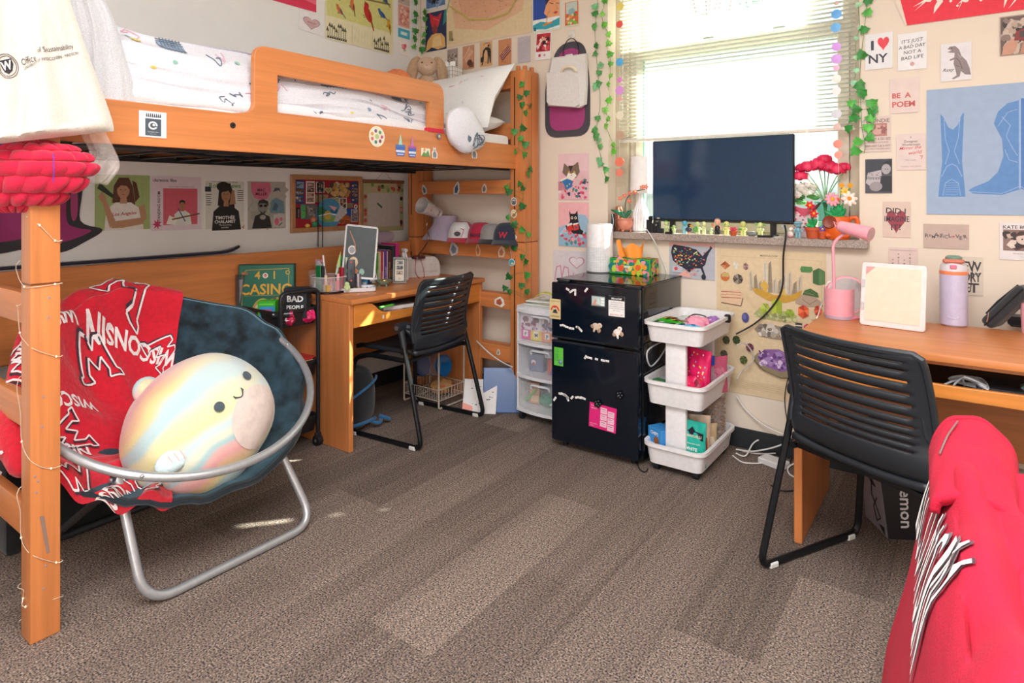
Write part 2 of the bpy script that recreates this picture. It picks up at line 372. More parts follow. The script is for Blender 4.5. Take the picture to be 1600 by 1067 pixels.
q = MB()
q.b2((1.645,.19,2.10),(gx0 + .01,.22,WZ1 - .05),TAN2,.004).b2((gx1 + .01,.19,2.10),(gx1 + .06,.22,WZ1 - .05),TAN2,.004).b2((1.644,.187,WZ1 - .1),(gx1 + .061,.222,WZ1 - .051),TAN2,.004)
s2 = q.build('upper_sash',wn)
q = MB(); q.b2((gx0,.203,2.12),(gx1,.207,WZ1 - .09),GL)
def strokes(mb,pts,m,yy,wd=.008): mb.tube([W(a,b,y=yy) for a,b in pts],wd / 2,m,5)
RD = M('f07a68','paper'); GRN = M('4fae6c','paper')
for pts in ([(1078,-22),(1088,22),(1077,21)],[(1102,-18),(1104,23),(1093,22)],[(1108,20),(1112,-20)],[(1116,18),(1124,-18)],[(1122,18),(1130,-15)],[(1139,18),(1146,-14)]): strokes(q,pts,RD,.2)
for pts in ([(1158,-12),(1156,12)],[(1167,-14),(1166,10),(1170,11)],[(1176,8),(1178,-10),(1186,-8),(1186,2),(1178,3)],[(1192,2),(1190,-14)]): strokes(q,pts,GRN,.2)
q.build('glass_pane',s2,smooth=0)
q = MB(); q.b2((1.475,-.055,1.035),(2.846,.10,1.075),M('a3958c','granite'),.004); q.build('window_sill',wn)
# blinds
bl = thing('window_blind','white horizontal slat blinds hanging half down over the window','blinds',(2.178,.045,0))
q = MB(); z = 1.612
SL = M('f1f3ea','plastic')
while z < 2.56:
    q.surf(lambda u,v,z=z: (-.604 + 1.208 * u,-.0125 + .025 * v,z + .0018 * (1 - (2 * v - 1) ** 2) - .0045 * (v - .5)),2,4,SL); z += .0215
q.build('slats',bl)
q = MB(); q.box((0,0,1.592),(1.21,.026,.016),M('e8e2d6'),.003); q.build('bottom_rail',bl)
q = MB(); q.box((0,0,2.585),(1.22,.04,.04),M('f1efe8'),.003); q.build('head_rail',bl)
q = MB()
for cx_ in (-.49,-.13,.40):
    for dy in (-.013,.013): q.cyl((cx_,dy,1.59),(cx_,dy,2.58),.0009,M('e9ece0','fabric'),n=5)
    q.box((cx_,-.014,1.59),(.012,.004,.02),M('e9ece0'))
q.build('ladder_cord',bl)
q = MB(); q.cyl((-.57,-.03,1.75),(-.57,-.03,2.57),.004,M('fafaf5','film'),n=6); q.build('tilt_wand',bl)
# white panel added out of view, as housing for the overhead fill light
cl = MB(); cl.b2((2.1,-4.1,2.745),(4.1,-2.1,2.80),M('f4f2ec'),.01); tag(cl.build('ceiling_lamp'),'square white ceiling lamp above the middle of the room','ceiling lamp')
# ---------------------------------------------------------------- loft bed
WOZ = M('d2834b','wood'); WOY = M('d2834b','woody'); WOX = M('d2834b','woodx')
bed = thing('loft_bed','orange wooden loft bed on tall posts along the left wall','loft bed',(0,0,0))
def post(x0,x1,y0,y1,name='post',tabs=0,cut=1.0):
    q = MB(); q.b2((x0,y0,0),(x1,y1,cut - .002),WOZ,.006,seg=2).b2((x0,y0,cut + .002),(x1,y1,2.03),WOZ,.006,seg=2)
    q.b2((x0 + .004,y0 + .004,cut - .01),(x1 - .004,y1 - .004,cut + .01),M('7c4522','wood'))
    if tabs:
        for t in ((x0 + .045,y0 + .02),(x1 - .025,y0 + .04),(x1 - .02,y0 + .105)): q.box((t[0],t[1],2.04),(.024,.02,.04),WOZ,.003)
        q.b2((x0 + .03,y0 - .001,1.15),(x0 + .037,y0 + .01,1.99),M('1a1512','plastic')).b2((x0 + .03,y0 - .001,.12),(x0 + .037,y0 + .01,.90),M('1a1512','plastic'))
        q.b2((x1 - .01,y0 + .072,.05),(x1 + .001,y0 + .075,2.0),M('9a5a2c','wood'))
    q.build(name,bed)
post(.985,1.06,-2.635,-2.56,cut=1.02)
post(.10,.18,-2.635,-2.56,cut=1.02)
post(.97,1.075,-.205,-.05,tabs=1)
post(.105,.185,-.205,-.05,tabs=1)
for z0,z1 in ((.26,.36),(.585,.678),(.893,.985),(1.29,1.376),(1.62,1.72),(1.93,2.035)):
    q = MB(); q.b2((.18,-2.615,z0),(.985,-2.585,z1),WOX,.005,seg=2); q.build('end_rail',bed)
    q = MB(); q.b2((.185,-.185,z0),(.97,-.155,z1),WOX,.005,seg=2).b2((.185,-.12,z0),(.97,-.09,z1 - .004),WOX,.005)
    if z0 == .893: q.b2((.185,-.16,z1 - .02),(.97,-.09,z1 - .004),WOX,.003)
    q.build('end_rail',bed)
# front side board with guard rail (outline in y,z)
def yz(x): return Matrix(((0,0,1,x),(1,0,0,0),(0,1,0,0),(0,0,0,1)))
out = [(-2.56,1.442),(-.205,1.442),(-.205,1.578),(-.80,1.578)]
out += [(p.x,p.y) for p in fillet([(-.80,1.578,0),(-.845,1.60,0),(-.845,1.848,0),(-1.0,1.85,0)],.06)][1:-1]
out += [(p.x,p.y) for p in fillet([(-1.0,1.85,0),(-1.91,1.85,0),(-1.91,1.59,0),(-2.0,1.578,0)],.05)][0:-1]
out += [(-2.0,1.578),(-2.56,1.578)]
hole = [(-1.815,1.60),(-1.815,1.752),(-.95,1.752),(-.95,1.60),(-1.3,1.60)]
q = MB(); q.plate([out,hole],.026,WOY,yz(.998),.003)
q.cyl((1.0,-2.0,1.535),(1.013,-2.0,1.535),.011,M('4a4a4c','metal')).cyl((1.01,-2.0,1.535),(1.0135,-2.0,1.535),.005,M('101010'))
q.build('side_board',bed)
q = MB(); q.b2((.12,-2.56,1.442),(.145,-.205,1.578),WOY,.004); q.build('side_board',bed)
q = MB(); q.b2((.12,-2.56,.605),(.147,-.22,.975),WOY,.005); q.build('back_board',bed)
q = MB(); BK = M('17191d','plastic')
q.b2((.145,-2.55,1.475),(.985,-.21,1.49),M('0e0f12','fabric'))
for x in (.17,.955): q.b2((x - .018,-2.55,1.43),(x + .018,-.21,1.455),BK,.002)
for i in range(14): y = -2.45 + i * .165; q.b2((.17,y - .014,1.44),(.96,y + .014,1.446),BK,.001)
for i in range(15):
    y = -2.5 + i * .155; pts = [(.2 + .75 * k / 10,y + .03 * (k % 2),1.458 - .012 * math.sin(k)) for k in range(11)]; q.tube(cat(pts,2),.0025,M('33363b','metal'),4)
q.tube(cat([(.93,-2.4,1.45),(.93,-2.0,1.42),(.92,-1.6,1.44),(.93,-1.2,1.415),(.92,-.8,1.44)],5),.006,BK,6)
q.build('spring_base',bed)
# mattress and bedding
q = MB(); q.b2((.16,-2.53,1.492),(.975,-.215,1.64),M('f3f2f4','fabric'),.03,seg=3); tag(q.build('mattress'),'white mattress lying on the spring base of the loft bed','mattress')
def nz(x,y,z=0,s=1.0): return MN.noise(Vector((x * s,y * s,z * s)))
# ---------------------------------------------------------------- bedding
BED = M('dfdfe7','fabric'); BEDB = M('8ea3bb','fabric'); BEDL = M('5f7184','fabric'); BEDG = M('8fc2ae','fabric'); BEDY = M('e3cf5a','fabric'); BEDP = M('e6b9c6','fabric')
def duvet(u,v):
    y = -2.5 + 1.62 * u
    prof = [(.972,1.585),(.984,1.63),(.978,1.68),(.975,1.735),(.95,1.80),(.88,1.845),(.70,1.85),(.45,1.84),(.2,1.83),(.165,1.70)]
    t = v * (len(prof) - 1); i = min(int(t),len(prof) - 2); t -= i; x = prof[i][0] * (1 - t) + prof[i + 1][0] * t; z = prof[i][1] * (1 - t) + prof[i + 1][1] * t
    f = nz(y * 1.3,v * 9,2) * .035 + nz(y * 3,v * 16,5) * .018
    lo = min(1,v * 5)
    if v < .55: x += -abs(f) * .9
    z += (nz(y * 2.2,x * 2.5,1) * .045 + f * .5) * lo; z -= .05 * max(0,(u - .62) / .38) * lo
    return Vector((min(x,.984),y,z))
def onsurf(fn,off=.004,eps=.01):
    def g(u,v):
        p = fn(u,v); a = fn(min(u + eps,1),v) - fn(max(u - eps,0),v); b = fn(u,min(v + eps,1)) - fn(u,max(v - eps,0)); n = a.cross(b)
        n = n.normalized() if n.length > 1e-9 else Vector((1,0,0)); return p + n * off
    return g
def blob(mb,g,cu,cv,ru,rv,m,a=0,n=10,jag=.2,rnd=random):
    vs = [g(cu,cv)]; ca,sa = math.cos(a),math.sin(a)
    for i in range(n):
        t = 2 * PI * i / n; k = 1 + jag * (rnd.random() - .5) * 2; x,y = math.cos(t) * k,math.sin(t) * k
        vs.append(g(cu + ru * (x * ca - y * sa),cv + rv * (x * sa + y * ca)))
    mb.add(vs,[(0,1 + i,1 + (i + 1) % n) for i in range(n)],m)
def ribbon(mb,g,pts,wd,m,k=6):
    P = [g(a,b) for a,b in [(p.x,p.y) for p in cat([(a,b,0) for a,b in pts],k)]]
    mb.tube(P,wd,m,5)
q = MB(); q.surf(duvet,110,60,BED); dv = onsurf(duvet,.003)
dv2 = (lambda g: (lambda u,v: g(u,v)))(dv)
tst = duvet(.5,.2) - dv(.5,.2)
if tst.x > 0: dv = onsurf(duvet,-.003)
rr = random.Random(3)
for (u,v,ru,rv) in ((.20,.50,.028,.05),(.62,.38,.04,.035),(.86,.42,.02,.03),(.45,.5,.02,.03)):
    blob(q,dv,u,v,ru,rv,BEDB,.3,8,.15,rr)
    for k in range(-3,4):
        ribbon(q,dv,[(u + k * ru / 4,v - rv),(u + k * ru / 4 + .004,v + rv)],.0016,BEDL,3); ribbon(q,dv,[(u - ru,v + k * rv / 4),(u + ru,v + k * rv / 4)],.0016,BEDL,3)
for k in range(26):
    u,v = rr.uniform(.02,.98),rr.uniform(.12,.62); pts = [(u + .004 * t + rr.uniform(-.012,.012),v + rr.uniform(-.04,.04)) for t in range(7)]
    ribbon(q,dv,pts,.0018,BEDL if k % 3 else BEDP,4)
for k in range(14): blob(q,dv,rr.uniform(0,1),rr.uniform(.12,.6),.006,.012,rr.choice([BEDG,BEDY,BEDB,BEDP]),0,7,.2,rr)
blob(q,dv,.125,.47,.012,.02,BEDY,0,9,.3,rr)
tag(q.build('duvet',solid=None),'white duvet with blue sketch prints spread on the loft bed','duvet')
# lower folded sheet seen under the duvet at the front
q = MB()
def fold(u,v):
    y = -2.5 + 1.63 * u; a = v * PI; r = .03 + .008 * nz(y * 3,3); return Vector((.962 + r * math.sin(a) * .75 + .004 * nz(y * 8,v * 4),y,1.615 - r * 1.0 * math.cos(a) + .012 * nz(y * 2,9)))
q.surf(fold,80,9,M('eceaf6','fabric')); tag(q.build('bed_sheet'),'pale lilac white sheet edge tucked along the loft bed side board','sheet')
def pillow(name,lab,c,dims,X,m,prints=0,corner=.0):
    def f(u,v,s=1):
        x = 2 * u - 1; y = 2 * v - 1; e = (1 - abs(x) ** 2.6) * (1 - abs(y) ** 2.6); h = dims[2] * .5 * max(e,0) ** .42 * s
        px = x * dims[0] / 2 * (1 - .10 * (1 - y * y) * 0 - .07 * (1 - abs(y)) * abs(x)); py = y * dims[1] / 2 * (1 - .08 * (1 - abs(x)))
        w_ = 1 + corner * max(0,x * y); return Vector((px * w_,py * w_,h + .010 * nz(x * 3,y * 3,c[0] * 9) * e + .006 * nz(x * 9,y * 5,4) * e))
    q = MB(); q.surf(lambda u,v: f(u,v,1),30,24,m).surf(lambda u,v: f(1 - u,v,-1),30,24,m)
    g = onsurf(lambda u,v: f(u,v,1),.002); rr = random.Random(5)
    for k in range(prints):
        u,v = rr.uniform(.15,.85),rr.uniform(.15,.85); ribbon(q,g,[(u + rr.uniform(-.03,.03),v + rr.uniform(-.03,.03)) for t in range(4)],.0012,M('d3d6de','fabric') if k % 3 else BEDP,4)
    X = X.copy(); X.translation = Vector(c)
    return tag(q.build(name,mw=X),lab,'pillow')
pillow('pillow','large rumpled white pillow leaning on the headboard of the loft bed',(.60,-.36,1.84),(.80,.44,.15),fr((0,0,0),(1,0,.04),(0,.50,.86)),M('f2f1f2','fabric'),10,.10)
pillow('pillow','flat white pillow with pink seam lying under the leaning one',(.66,-.46,1.70),(.60,.44,.14),fr((0,0,0),(1,.1,0),(0,1,.1)),M('efe9ee','fabric'),4,.02)
# duvet corner hanging over the side board
q = MB()
def hang(u,v):
    a = v * 2 * PI; t = u; y = -.86 + .30 * t; wv = max(0,math.sin(PI * t)) ** .5
    zt = 1.77 - .12 * t * t; zb = 1.478 + .04 * abs(t - .35)
    zc = (zt + zb) / 2 + .01; hz = (zt - zb) / 2 * (wv * .85 + .12); hx = .062 * wv
    d = Vector((math.cos(a),t * 2,math.sin(a))); k = 1 + .16 * MN.noise(d * 1.6) + .07 * MN.noise(d * 4.5)
    return Vector((1.05 + hx * math.cos(a) * k,y,zc + hz * math.sin(a) * k))
q.surf(hang,26,24,BED); hg = onsurf(hang,.003); rr = random.Random(8)
for k in range(7): ribbon(q,hg,[(rr.uniform(.45,.85),rr.uniform(.86,.99)) for t in range(4)],.0016,BEDL,4)
blob(q,hg,.38,.93,.04,.025,BEDL,0,9,.3,rr)
tag(q.build('duvet_cover'),'bunched corner of printed white bedding hanging over the bed side board','bedding')
# stuffed rabbit, orange cushion, tissue basket
rb = thing('stuffed_rabbit','beige plush rabbit with long drooping ears sitting behind the pillow','plush toy',(.375,-.30,1.78),R_(42))
FUR = M('c3a58b','plush'); FU2 = M('b59678','plush')
q = MB(); q.ell((0,0,.15),(.085,.07,.14),FUR).ell((.06,-.05,.03),(.035,.06,.03),FUR).ell((-.06,-.05,.03),(.035,.06,.03),FUR).ell((.09,-.02,.16),(.03,.03,.08),FUR).ell((-.09,-.02,.16),(.03,.03,.08),FUR); q.build('body',rb)
q = MB(); q.ell((0,-.02,.33),(.066,.062,.062),FUR,20,14).ell((0,-.068,.315),(.03,.022,.022),M('cfb39b','plush')); q.ell((0,-.088,.325),(.007,.005,.005),M('c98f8a')); q.ell((.03,-.073,.345),.005,M('201510')).ell((-.03,-.073,.345),.005,M('201510')); q.build('head',rb)
for s in (-1,1):
    q = MB(); q.tube(cat([(s * .045,0,.385),(s * .075,-.005,.36),(s * .095,-.01,.29),(s * .10,-.015,.20)],5),[.012,.018,.022,.026,.03,.032,.034,.036,.038,.038,.038,.036,.032,.026,.018,.008],FU2,10); q.build('ear',rb)
q = MB(); q.surf(lambda u,v: Vector((.11 * (1 + .08 * math.sin(40 * u)) * math.sin(v * PI) * math.cos(2 * PI * u),.09 * math.sin(v * PI) * math.sin(2 * PI * u),.10 - .10 * math.cos(v * PI) + .006 * math.sin(44 * u))),48,14,M('e8824a','plush'),cu=True)
tag(q.build('cushion',mw=Matrix.Translation((.33,-.53,1.86))),'small ruffled orange cushion on the loft bed beside the plush rabbit','cushion')
tb = thing('tissue_box','white tissue box with thin dark grid pattern on the headboard rail','tissue box',(.43,-.14,2.036))
q = MB(); q.box((0,0,.045),(.13,.10,.09),M('f6f5f1','paper'),.003)
for i in range(6):
    x = -.065 + .026 * i; q.b2((x - .001,-.051,0),(x + .001,-.0505,.09),M('8a8478')); 
for i in range(4):
    z = .005 + .026 * i; q.b2((-.065,-.051,z - .001),(.065,-.0505,z + .001),M('8a8478')); q.b2((.0655,-.05,z - .001),(.066,.05,z + .001),M('8a8478'))
for i in range(5): y = -.05 + .025 * i; q.b2((.0655,y - .001,0),(.066,y + .001,.09),M('8a8478'))
q.build('box',tb)
q = MB(); q.surf(lambda u,v: Vector((-.04 + .08 * u,.012 * math.sin(7 * u),.088 + .05 * v * (1 - .35 * math.sin(u * 3)) + .004 * math.sin(11 * u))),14,6,M('fdfdfd','paper')); q.build('tissue',tb)

# ---------------------------------------------------------------- desks
def make_desk(name,label,loc,rz_):
    d = thing(name,label,'desk',loc,rz_)
    Wd,D = 1.06,.60
    q = MB(); q.b2((0,0,.735),(Wd,D,.762),WOX,.006,seg=2); q.build('desktop',d)
    for x in (0,Wd - .028): q = MB(); q.b2((x,.02,0),(x + .028,D - .01,.735),WOZ,.003); q.build('side_panel',d)
    q = MB(); q.b2((.028,D - .06,.28),(Wd - .028,D - .04,.735),WOX,.002); q.build('back_panel',d)
    q = MB(); q.b2((.028,.05,.715),(Wd - .028,.07,.735),WOX,.002).b2((.028,.07,.60),(Wd - .028,.085,.612),WOX,.001); q.build('apron',d)
    dr = thing('drawer',None,None); dr.parent = d
    o = [(.034,.618),(Wd - .034,.618),(Wd - .034,.728)] + [(p.x,p.y) for p in fillet([(Wd - .034,.728,0),(Wd - .145,.728,0),(Wd - .215,.662,0),(.5,.655,0),(.215,.662,0),(.145,.728,0),(.034,.728,0)],.05)][1:]
    q = MB(); q.plate([o],.018,M('d9883c','woodx'),Matrix(((1,0,0,0),(0,0,1,.028),(0,1,0,0),(0,0,0,1))),.003); q.build('drawer_front',dr)
    q = MB(); q.b2((.04,.04,.622),(Wd - .04,.50,.63),M('3a2a20','wood')).b2((.04,.04,.622),(.052,.5,.69),WOY).b2((Wd - .052,.04,.622),(Wd - .04,.5,.69),WOY).b2((.04,.49,.622),(Wd - .04,.5,.69),WOX); q.build('drawer_box',dr)
    return d
desk1 = make_desk('desk','orange wooden desk standing under the loft bed, mirror and books on it',(.744,-1.222,0),R_(90))
desk2 = make_desk('desk','orange wooden desk against the window wall, pink lamp on it',(2.690,-.815,0),0)
# things in the drawers
def atd(d,p): return d.matrix_world @ Vector(p)
D1 = rz(R_(90),(.744,-1.222,0)); D2 = rz(0,(2.69,-.815,0))
for i,(x,y,a,c,l) in enumerate(((.30,.16,8,'d9b8c9','pink grey magazine lying open in the left desk drawer, nearest its left end'),(.42,.20,-12,'9a948f','grey booklet stacked over the papers in the left desk drawer'),(.62,.17,5,'cfc9c2','white paper pad lying behind the chair in the left desk drawer'))):
    q = MB(); q.box((0,0,.01),(.20,.26,.02),M('efece6','paper'),.002).box((0,0,.021),(.20,.26,.002),M(c,'paper')).box((.02,-.05,.0225),(.09,.06,.001),M('5a6f8c','paper')); tag(q.build('magazine',mw=D1 @ Matrix.Translation((x,y,.632 + .023 * (i % 2))) @ Matrix.Rotation(R_(a),4,'Z')),l,'magazine')
q = MB(); q.cyl((-.05,0,0),(.05,0,0),.006,M('59d94a')).cyl((.05,0,0),(.065,0,0),.004,M('2f7d2a')); tag(q.build('marker',mw=D1 @ Matrix.Translation((.27,.045,.690)) @ Matrix.Rotation(R_(5),4,'Z')),'bright green marker pen on the magazines in the left desk drawer','marker')
q = MB(); q.box((0,0,.012),(.24,.18,.024),M('33373d'),.006).box((.03,-.03,.03),(.07,.05,.014),M('7f9da0'),.006); tag(q.build('pencil_case',mw=D2 @ Matrix.Translation((.66,.16,.632))),'dark flat case with a pale green eraser in the right desk drawer','case')
q = MB()
for k in range(3): q.tube(cat([(.0 + .03 * k,.02 * k,.01),(.06,.05 - .03 * k,.03 + .01 * k),(.12,-.01 + .02 * k,.02),(.10 - .02 * k,.09,.03),(.02,.07,.015),(.15,.03 * k,.012)],6),.0035,M('c9cdd2','rubber'),6)
tag(q.build('charging_cable',mw=D2 @ Matrix.Translation((.45,.07,.635))),'tangled light grey charging cables inside the right desk drawer','cable')

# ---------------------------------------------------------------- office chairs
CHB = M('23282e','plastic',.38); CHM = M('16191d','metal',.35,.3)
def make_chair(label,loc,rz_):
    c = thing('office_chair',label,'chair',loc,rz_)
    for s in (-1,1):
        q = MB(); p = fillet([(s * .262,-.095,.60),(s * .264,-.12,.53),(s * .282,-.255,.013),(s * .282,.25,.013),(s * .25,.235,.40),(s * .235,.15,.425),(s * .24,-.15,.425)],.05,6)
        q.tube(p,.0125,CHM,10); q.build('side_frame',c)
        for yy in (-.2,.2): q = MB(); q.box((s * .282,yy,.010),(.03,.04,.02),M('d8d8d6'),.004); q.build('foot_glide',c)
        q = MB(); q.cyl((s * .215,-.10,.60),(s * .285,-.095,.60),.026,CHB,n=18).cyl((s * .285,-.095,.60),(s * .290,-.095,.60),.012,M('8e9298','metal')).tube([(s * .263,-.10,.60),(s * .264,-.125,.50)],[.020,.016],CHB,12); q.build('pivot',c)
    q = MB(); q.tube([(-.24,-.13,.425),(.24,-.13,.425)],.011,CHM).tube([(-.24,.14,.425),(.24,.14,.425)],.011,CHM); q.build('crossbar',c)
    q = MB()
    def seat(u,v):
        x = -.225 + .45 * u; y = -.17 + .44 * v; r = abs(2 * u - 1); k = 1 - .10 * max(0,v - .75) * 4 * r ** 4
        return Vector((x * k,y,.455 - .012 * (1 - r * r) * math.sin(PI * v) - .03 * max(0,v - .8) ** 2 * 25 * .6 + .012 * r ** 3))
    q.surf(seat,20,18,CHB); q.build('seat',c,solid=.022)
    prof = [(-.06,.452),(-.13,.458),(-.175,.485),(-.195,.53),(-.195,.58),(-.203,.64),(-.220,.72),(-.243,.80),(-.258,.838)]
    P = cat([(a,b,0) for a,b in prof],8); nP = len(P)
    def wid(t): return .215 + .012 * math.sin(t * PI) + .012 * t
    def bk(u,v):
        t = v * (nP - 1); i = min(int(t),nP - 2); f = t - i; p = P[i].lerp(P[i + 1],f); x = (2 * u - 1); wv = wid(v)
        if v > .93: wv *= 1 - .10 * ((v - .93) / .07) ** 2
        return Vector((x * wv,p.x + .045 * x * x * min(1,v * 2),p.y))
    rows = 59; h0 = 25; slots = [h0 + 3 * k for k in range(10)]
    q = MB(); q.surf(bk,31,rows,CHB,skip=lambda i,j: (j in slots and 3 <= i < 27)); q.build('backrest',c,solid=.012)
    q = MB(); top = [bk(i / 30,1.0) for i in range(31)]; L_ = [bk(0,.35 + .65 * i / 12) for i in range(13)]; Rr = [bk(1,1 - .65 * i / 12) for i in range(13)]
    q.tube(L_ + top[1:] + Rr[1:],.0105,CHB,8); q.build('back_rim',c)
    for s in (-1,1):
        q = MB(); q.tube(cat([(s * .235,-.10,.60),(s * .212,-.15,.60),(s * .205,-.165,.66),(s * .205,-.180,.72)],4),[.020] * 5 + [.014] * 4 + [.009] * 4,CHB,8)
        q.tube(cat([(s * .235,-.10,.60),(s * .215,-.14,.55),(s * .20,-.14,.49)],4),[.018,.017,.016,.015,.014,.013,.012,.012,.011],CHB,8); q.build('back_bracket',c)
    return c
ch1 = make_chair('black slotted office chair with sled legs pulled up to the desk under the bed',(.725,-.74,0),R_(95))
ch2 = make_chair('black slotted office chair with sled legs at the window wall desk',(3.005,-.955,0),R_(-28))

# ---------------------------------------------------------------- fridge
fg = thing('mini_fridge','black two door mini fridge under the window, tissue box and air purifier on top','refrigerator',(1.484,-.553,0))
FB = M('12161c','plastic',.07); FD = M('0b1420','plastic',.10)
q = MB(); q.b2((.004,.05,.02),(.482,.53,.848),FB,.006,seg=2).b2((.0,.045,.842),(.486,.535,.852),M('0e1114','gloss'),.003); q.build('body',fg)
for z0,z1,n in ((.555,.838,'freezer_door'),(.035,.545,'fridge_door')):
    q = MB(); q.b2((0,0,z0),(.478,.042,z1),FD,.010,seg=3).b2((.01,.042,z0 + .01),(.47,.05,z1 - .01),M('2a2d30','rubber')); d_ = q.build(n,fg)
    q = MB(); q.b2((.0,-.001,z0 if z0 > .5 else z1 - .014),(.478,.02,z0 + .014 if z0 > .5 else z1),M('1d232b','plastic',.3),.004)
    q.b2((.30,-.003,(z0 if z0 > .5 else z1 - .012)),(.46,.01,(z0 + .012 if z0 > .5 else z1)),M('06080a'),.003); q.build('door_grip',d_)
q = MB(); q.b2((.03,.01,.838),(.09,.04,.85),M('1b1f24'),.003).b2((.40,.01,.836),(.475,.05,.848),M('1b1f24'),.003).b2((.40,.008,.545),(.476,.03,.556),M('2c3238','metal'),.002); q.build('hinge',fg)
for x in (.05,.43):
    for y in (.06,.48): q = MB(); q.cyl((x,y,0),(x,y,.025),.014,M('0d0f12','rubber')); q.build('foot',fg)
# magnets, notes and stickers on the fridge doors
def front(u0,v0,u1,v1,y=-.5535):
    a = W(u0,v0,y=y); b = W(u1,v1,y=y); return fr(a,(1,0,0),(0,0,1)),b.x - a.x,b.z - a.z
def note(name,lab,ct,box,fn,base='ffffff',tilt=0,y=-.5535,group=None,th=.0012):
    X,w_,h_ = front(*box,y=y); 
    if tilt: X = X @ Matrix.Rotation(R_(tilt),4,'Z')
    c = CV(w_,h_,base,th); fn(c); return sheet(name,lab,ct,c,X,group)
def f(c): c.p([(a,b) for a,b in circ(.5,.42,.40,.26,14,0,180)] + [(a,b) for a,b in circ(.5,.42,.27,.17,14,180,0)],'d9412e').e(.5,.40,.16,'2a3540').p([(.25,.3),(.4,.45),(.45,.3)],'3b4a55').p([(.55,.28),(.6,.44),(.78,.3)],'3b4a55').e(.45,.5,.05,'e8e2c8').t('CHICKENS',.5,.10,.11,'3a3426','c',.01).t('SUPPORT YOUR',.5,.86,.07,'4a4436','c').p([(.42,.55),(.48,.64),(.54,.55)],'22303c')
note('magnet','cream magnet with red arch and small animal on the freezer door','magnet',(859,497,876,468),f,'d9c490')
def f(c): c.r(.04,.1,.96,.92,'b9c9c6').p([(.05,.12),(.3,.7),(.6,.12)],'d99a86').p([(.3,.2),(.5,.85),(.72,.2)],'c4dcd8').r(.68,.62,.92,.82,'eef2f0').r(.68,.36,.92,.56,'eef2f0').r(.68,.12,.92,.3,'eef2f0').t('summer',.2,.2,.12,'4a5c5c')
note('magnet','small framed landscape magnet near the top of the freezer door','magnet',(924,478,946,463),f,'3d4a48')
def f(c):
    c.r(0,.78,1,1,'1b1d22').t('MicroChill',.5,.83,.13,'ffffff','c',.02,.3)
    for i,s in enumerate(('THIS FRIDGE IS RENTED','PLEASE DO NOT MOVE','UNPLUG BEFORE CLEANING','DO NOT USE SHARP TOOLS','call for service')): c.t(s,.5,.66 - .1 * i,.065,'4a4a4e','c')
    c.t('micro rentals .com',.5,.06,.09,'c8382e','c',.01)
note('label','white and black MicroChill label at the right of the freezer door','label',(951,493,976,464),f,'f4f2f0')
def f(c):
    c.t('LOCAL',.08,.86,.08,'176a2c').t('EVENTS',.08,.74,.08,'176a2c')
    for i in range(7): c.r(.1,.62 - i * .06,.5,.64 - i * .06,'2e8c3c')
    c.e(.7,.22,.24,'5f7f86').e(.74,.26,.12,'8fb0b4').sc(16,(.55,.4,.9,.8),.05,['2c7a34','9be26e'],random.Random(2))
note('flyer','bright green printed card high on the left of the fridge door','card',(866,570,880,544),f,'5fc544')
def f(c):
    c.t('INTRAMURAL',.06,.86,.085,'ffc7de',bold=.01).t('SPORTS',.06,.76,.085,'ffc7de',bold=.01)
    for i in range(2):
        for j in range(3): c.r(.42 + .27 * i,.12 + .27 * j - .08 * i,.66 + .27 * i,.36 + .27 * j - .08 * i,'f1c3d6').r(.45 + .27 * i,.28 + .27 * j - .08 * i,.6 + .27 * i,.30 + .27 * j - .08 * i,'9d3b63').r(.45 + .27 * i,.20 + .27 * j - .08 * i,.62 + .27 * i,.21 + .27 * j - .08 * i,'b86488')
    c.t('REC SPORTS',.06,.14,.06,'ffd0e2').t('SPRING',.06,.06,.05,'ffd0e2')
note('flyer','bright pink schedule card held by a black clip on the fridge door','card',(920,665,962,636),f,'e0207a',tilt=-3)
for px,py,l,c1 in ((935,630,'small glossy black flower magnet holding the pink card','0e1116'),(969,617,'glossy black flower magnet right of the pink card','0c1015')):
    q = MB(); 
    for k in range(5): q.ell((.012 * math.cos(k * 1.257),-.008,.012 * math.sin(k * 1.257)),(.009,.008,.009),M(c1,'gloss'))
    q.ell((0,-.015,0),.006,M('3d4650','gloss')); p = W(px,py,y=-.5535); tag(q.build('magnet',mw=Matrix.Translation(p)),l,'magnet')
for px,py,l,c1,c2,a in ((932,510,'flat tan bird shaped magnet in the middle of the freezer door','d8c1ad','a98a76',20),(965,519,'white and tan puppy shaped magnet at the lower right of the freezer door','ece5dc','b89a80',-15)):
    q = MB(); Xm = Matrix.Rotation(R_(a),4,'Y')
    for (cx_,cz_,rx_,rz2,c) in ((0,0,.022,.016,c1),(.016,.013,.013,.012,c1),(-.018,-.008,.012,.010,c2),(.02,-.012,.010,.012,c2),(-.004,-.02,.006,.012,c1)): q.ell((cx_,-.003,cz_),(rx_,.003,rz2),M(c,'paper'),X=Xm)
    q.ell((.018,-.006,.014),(.002,.001,.002),M('2a2420'),X=Xm); tag(q.build('magnet',mw=Matrix.Translation(W(px,py,y=-.5535))),l,'magnet')
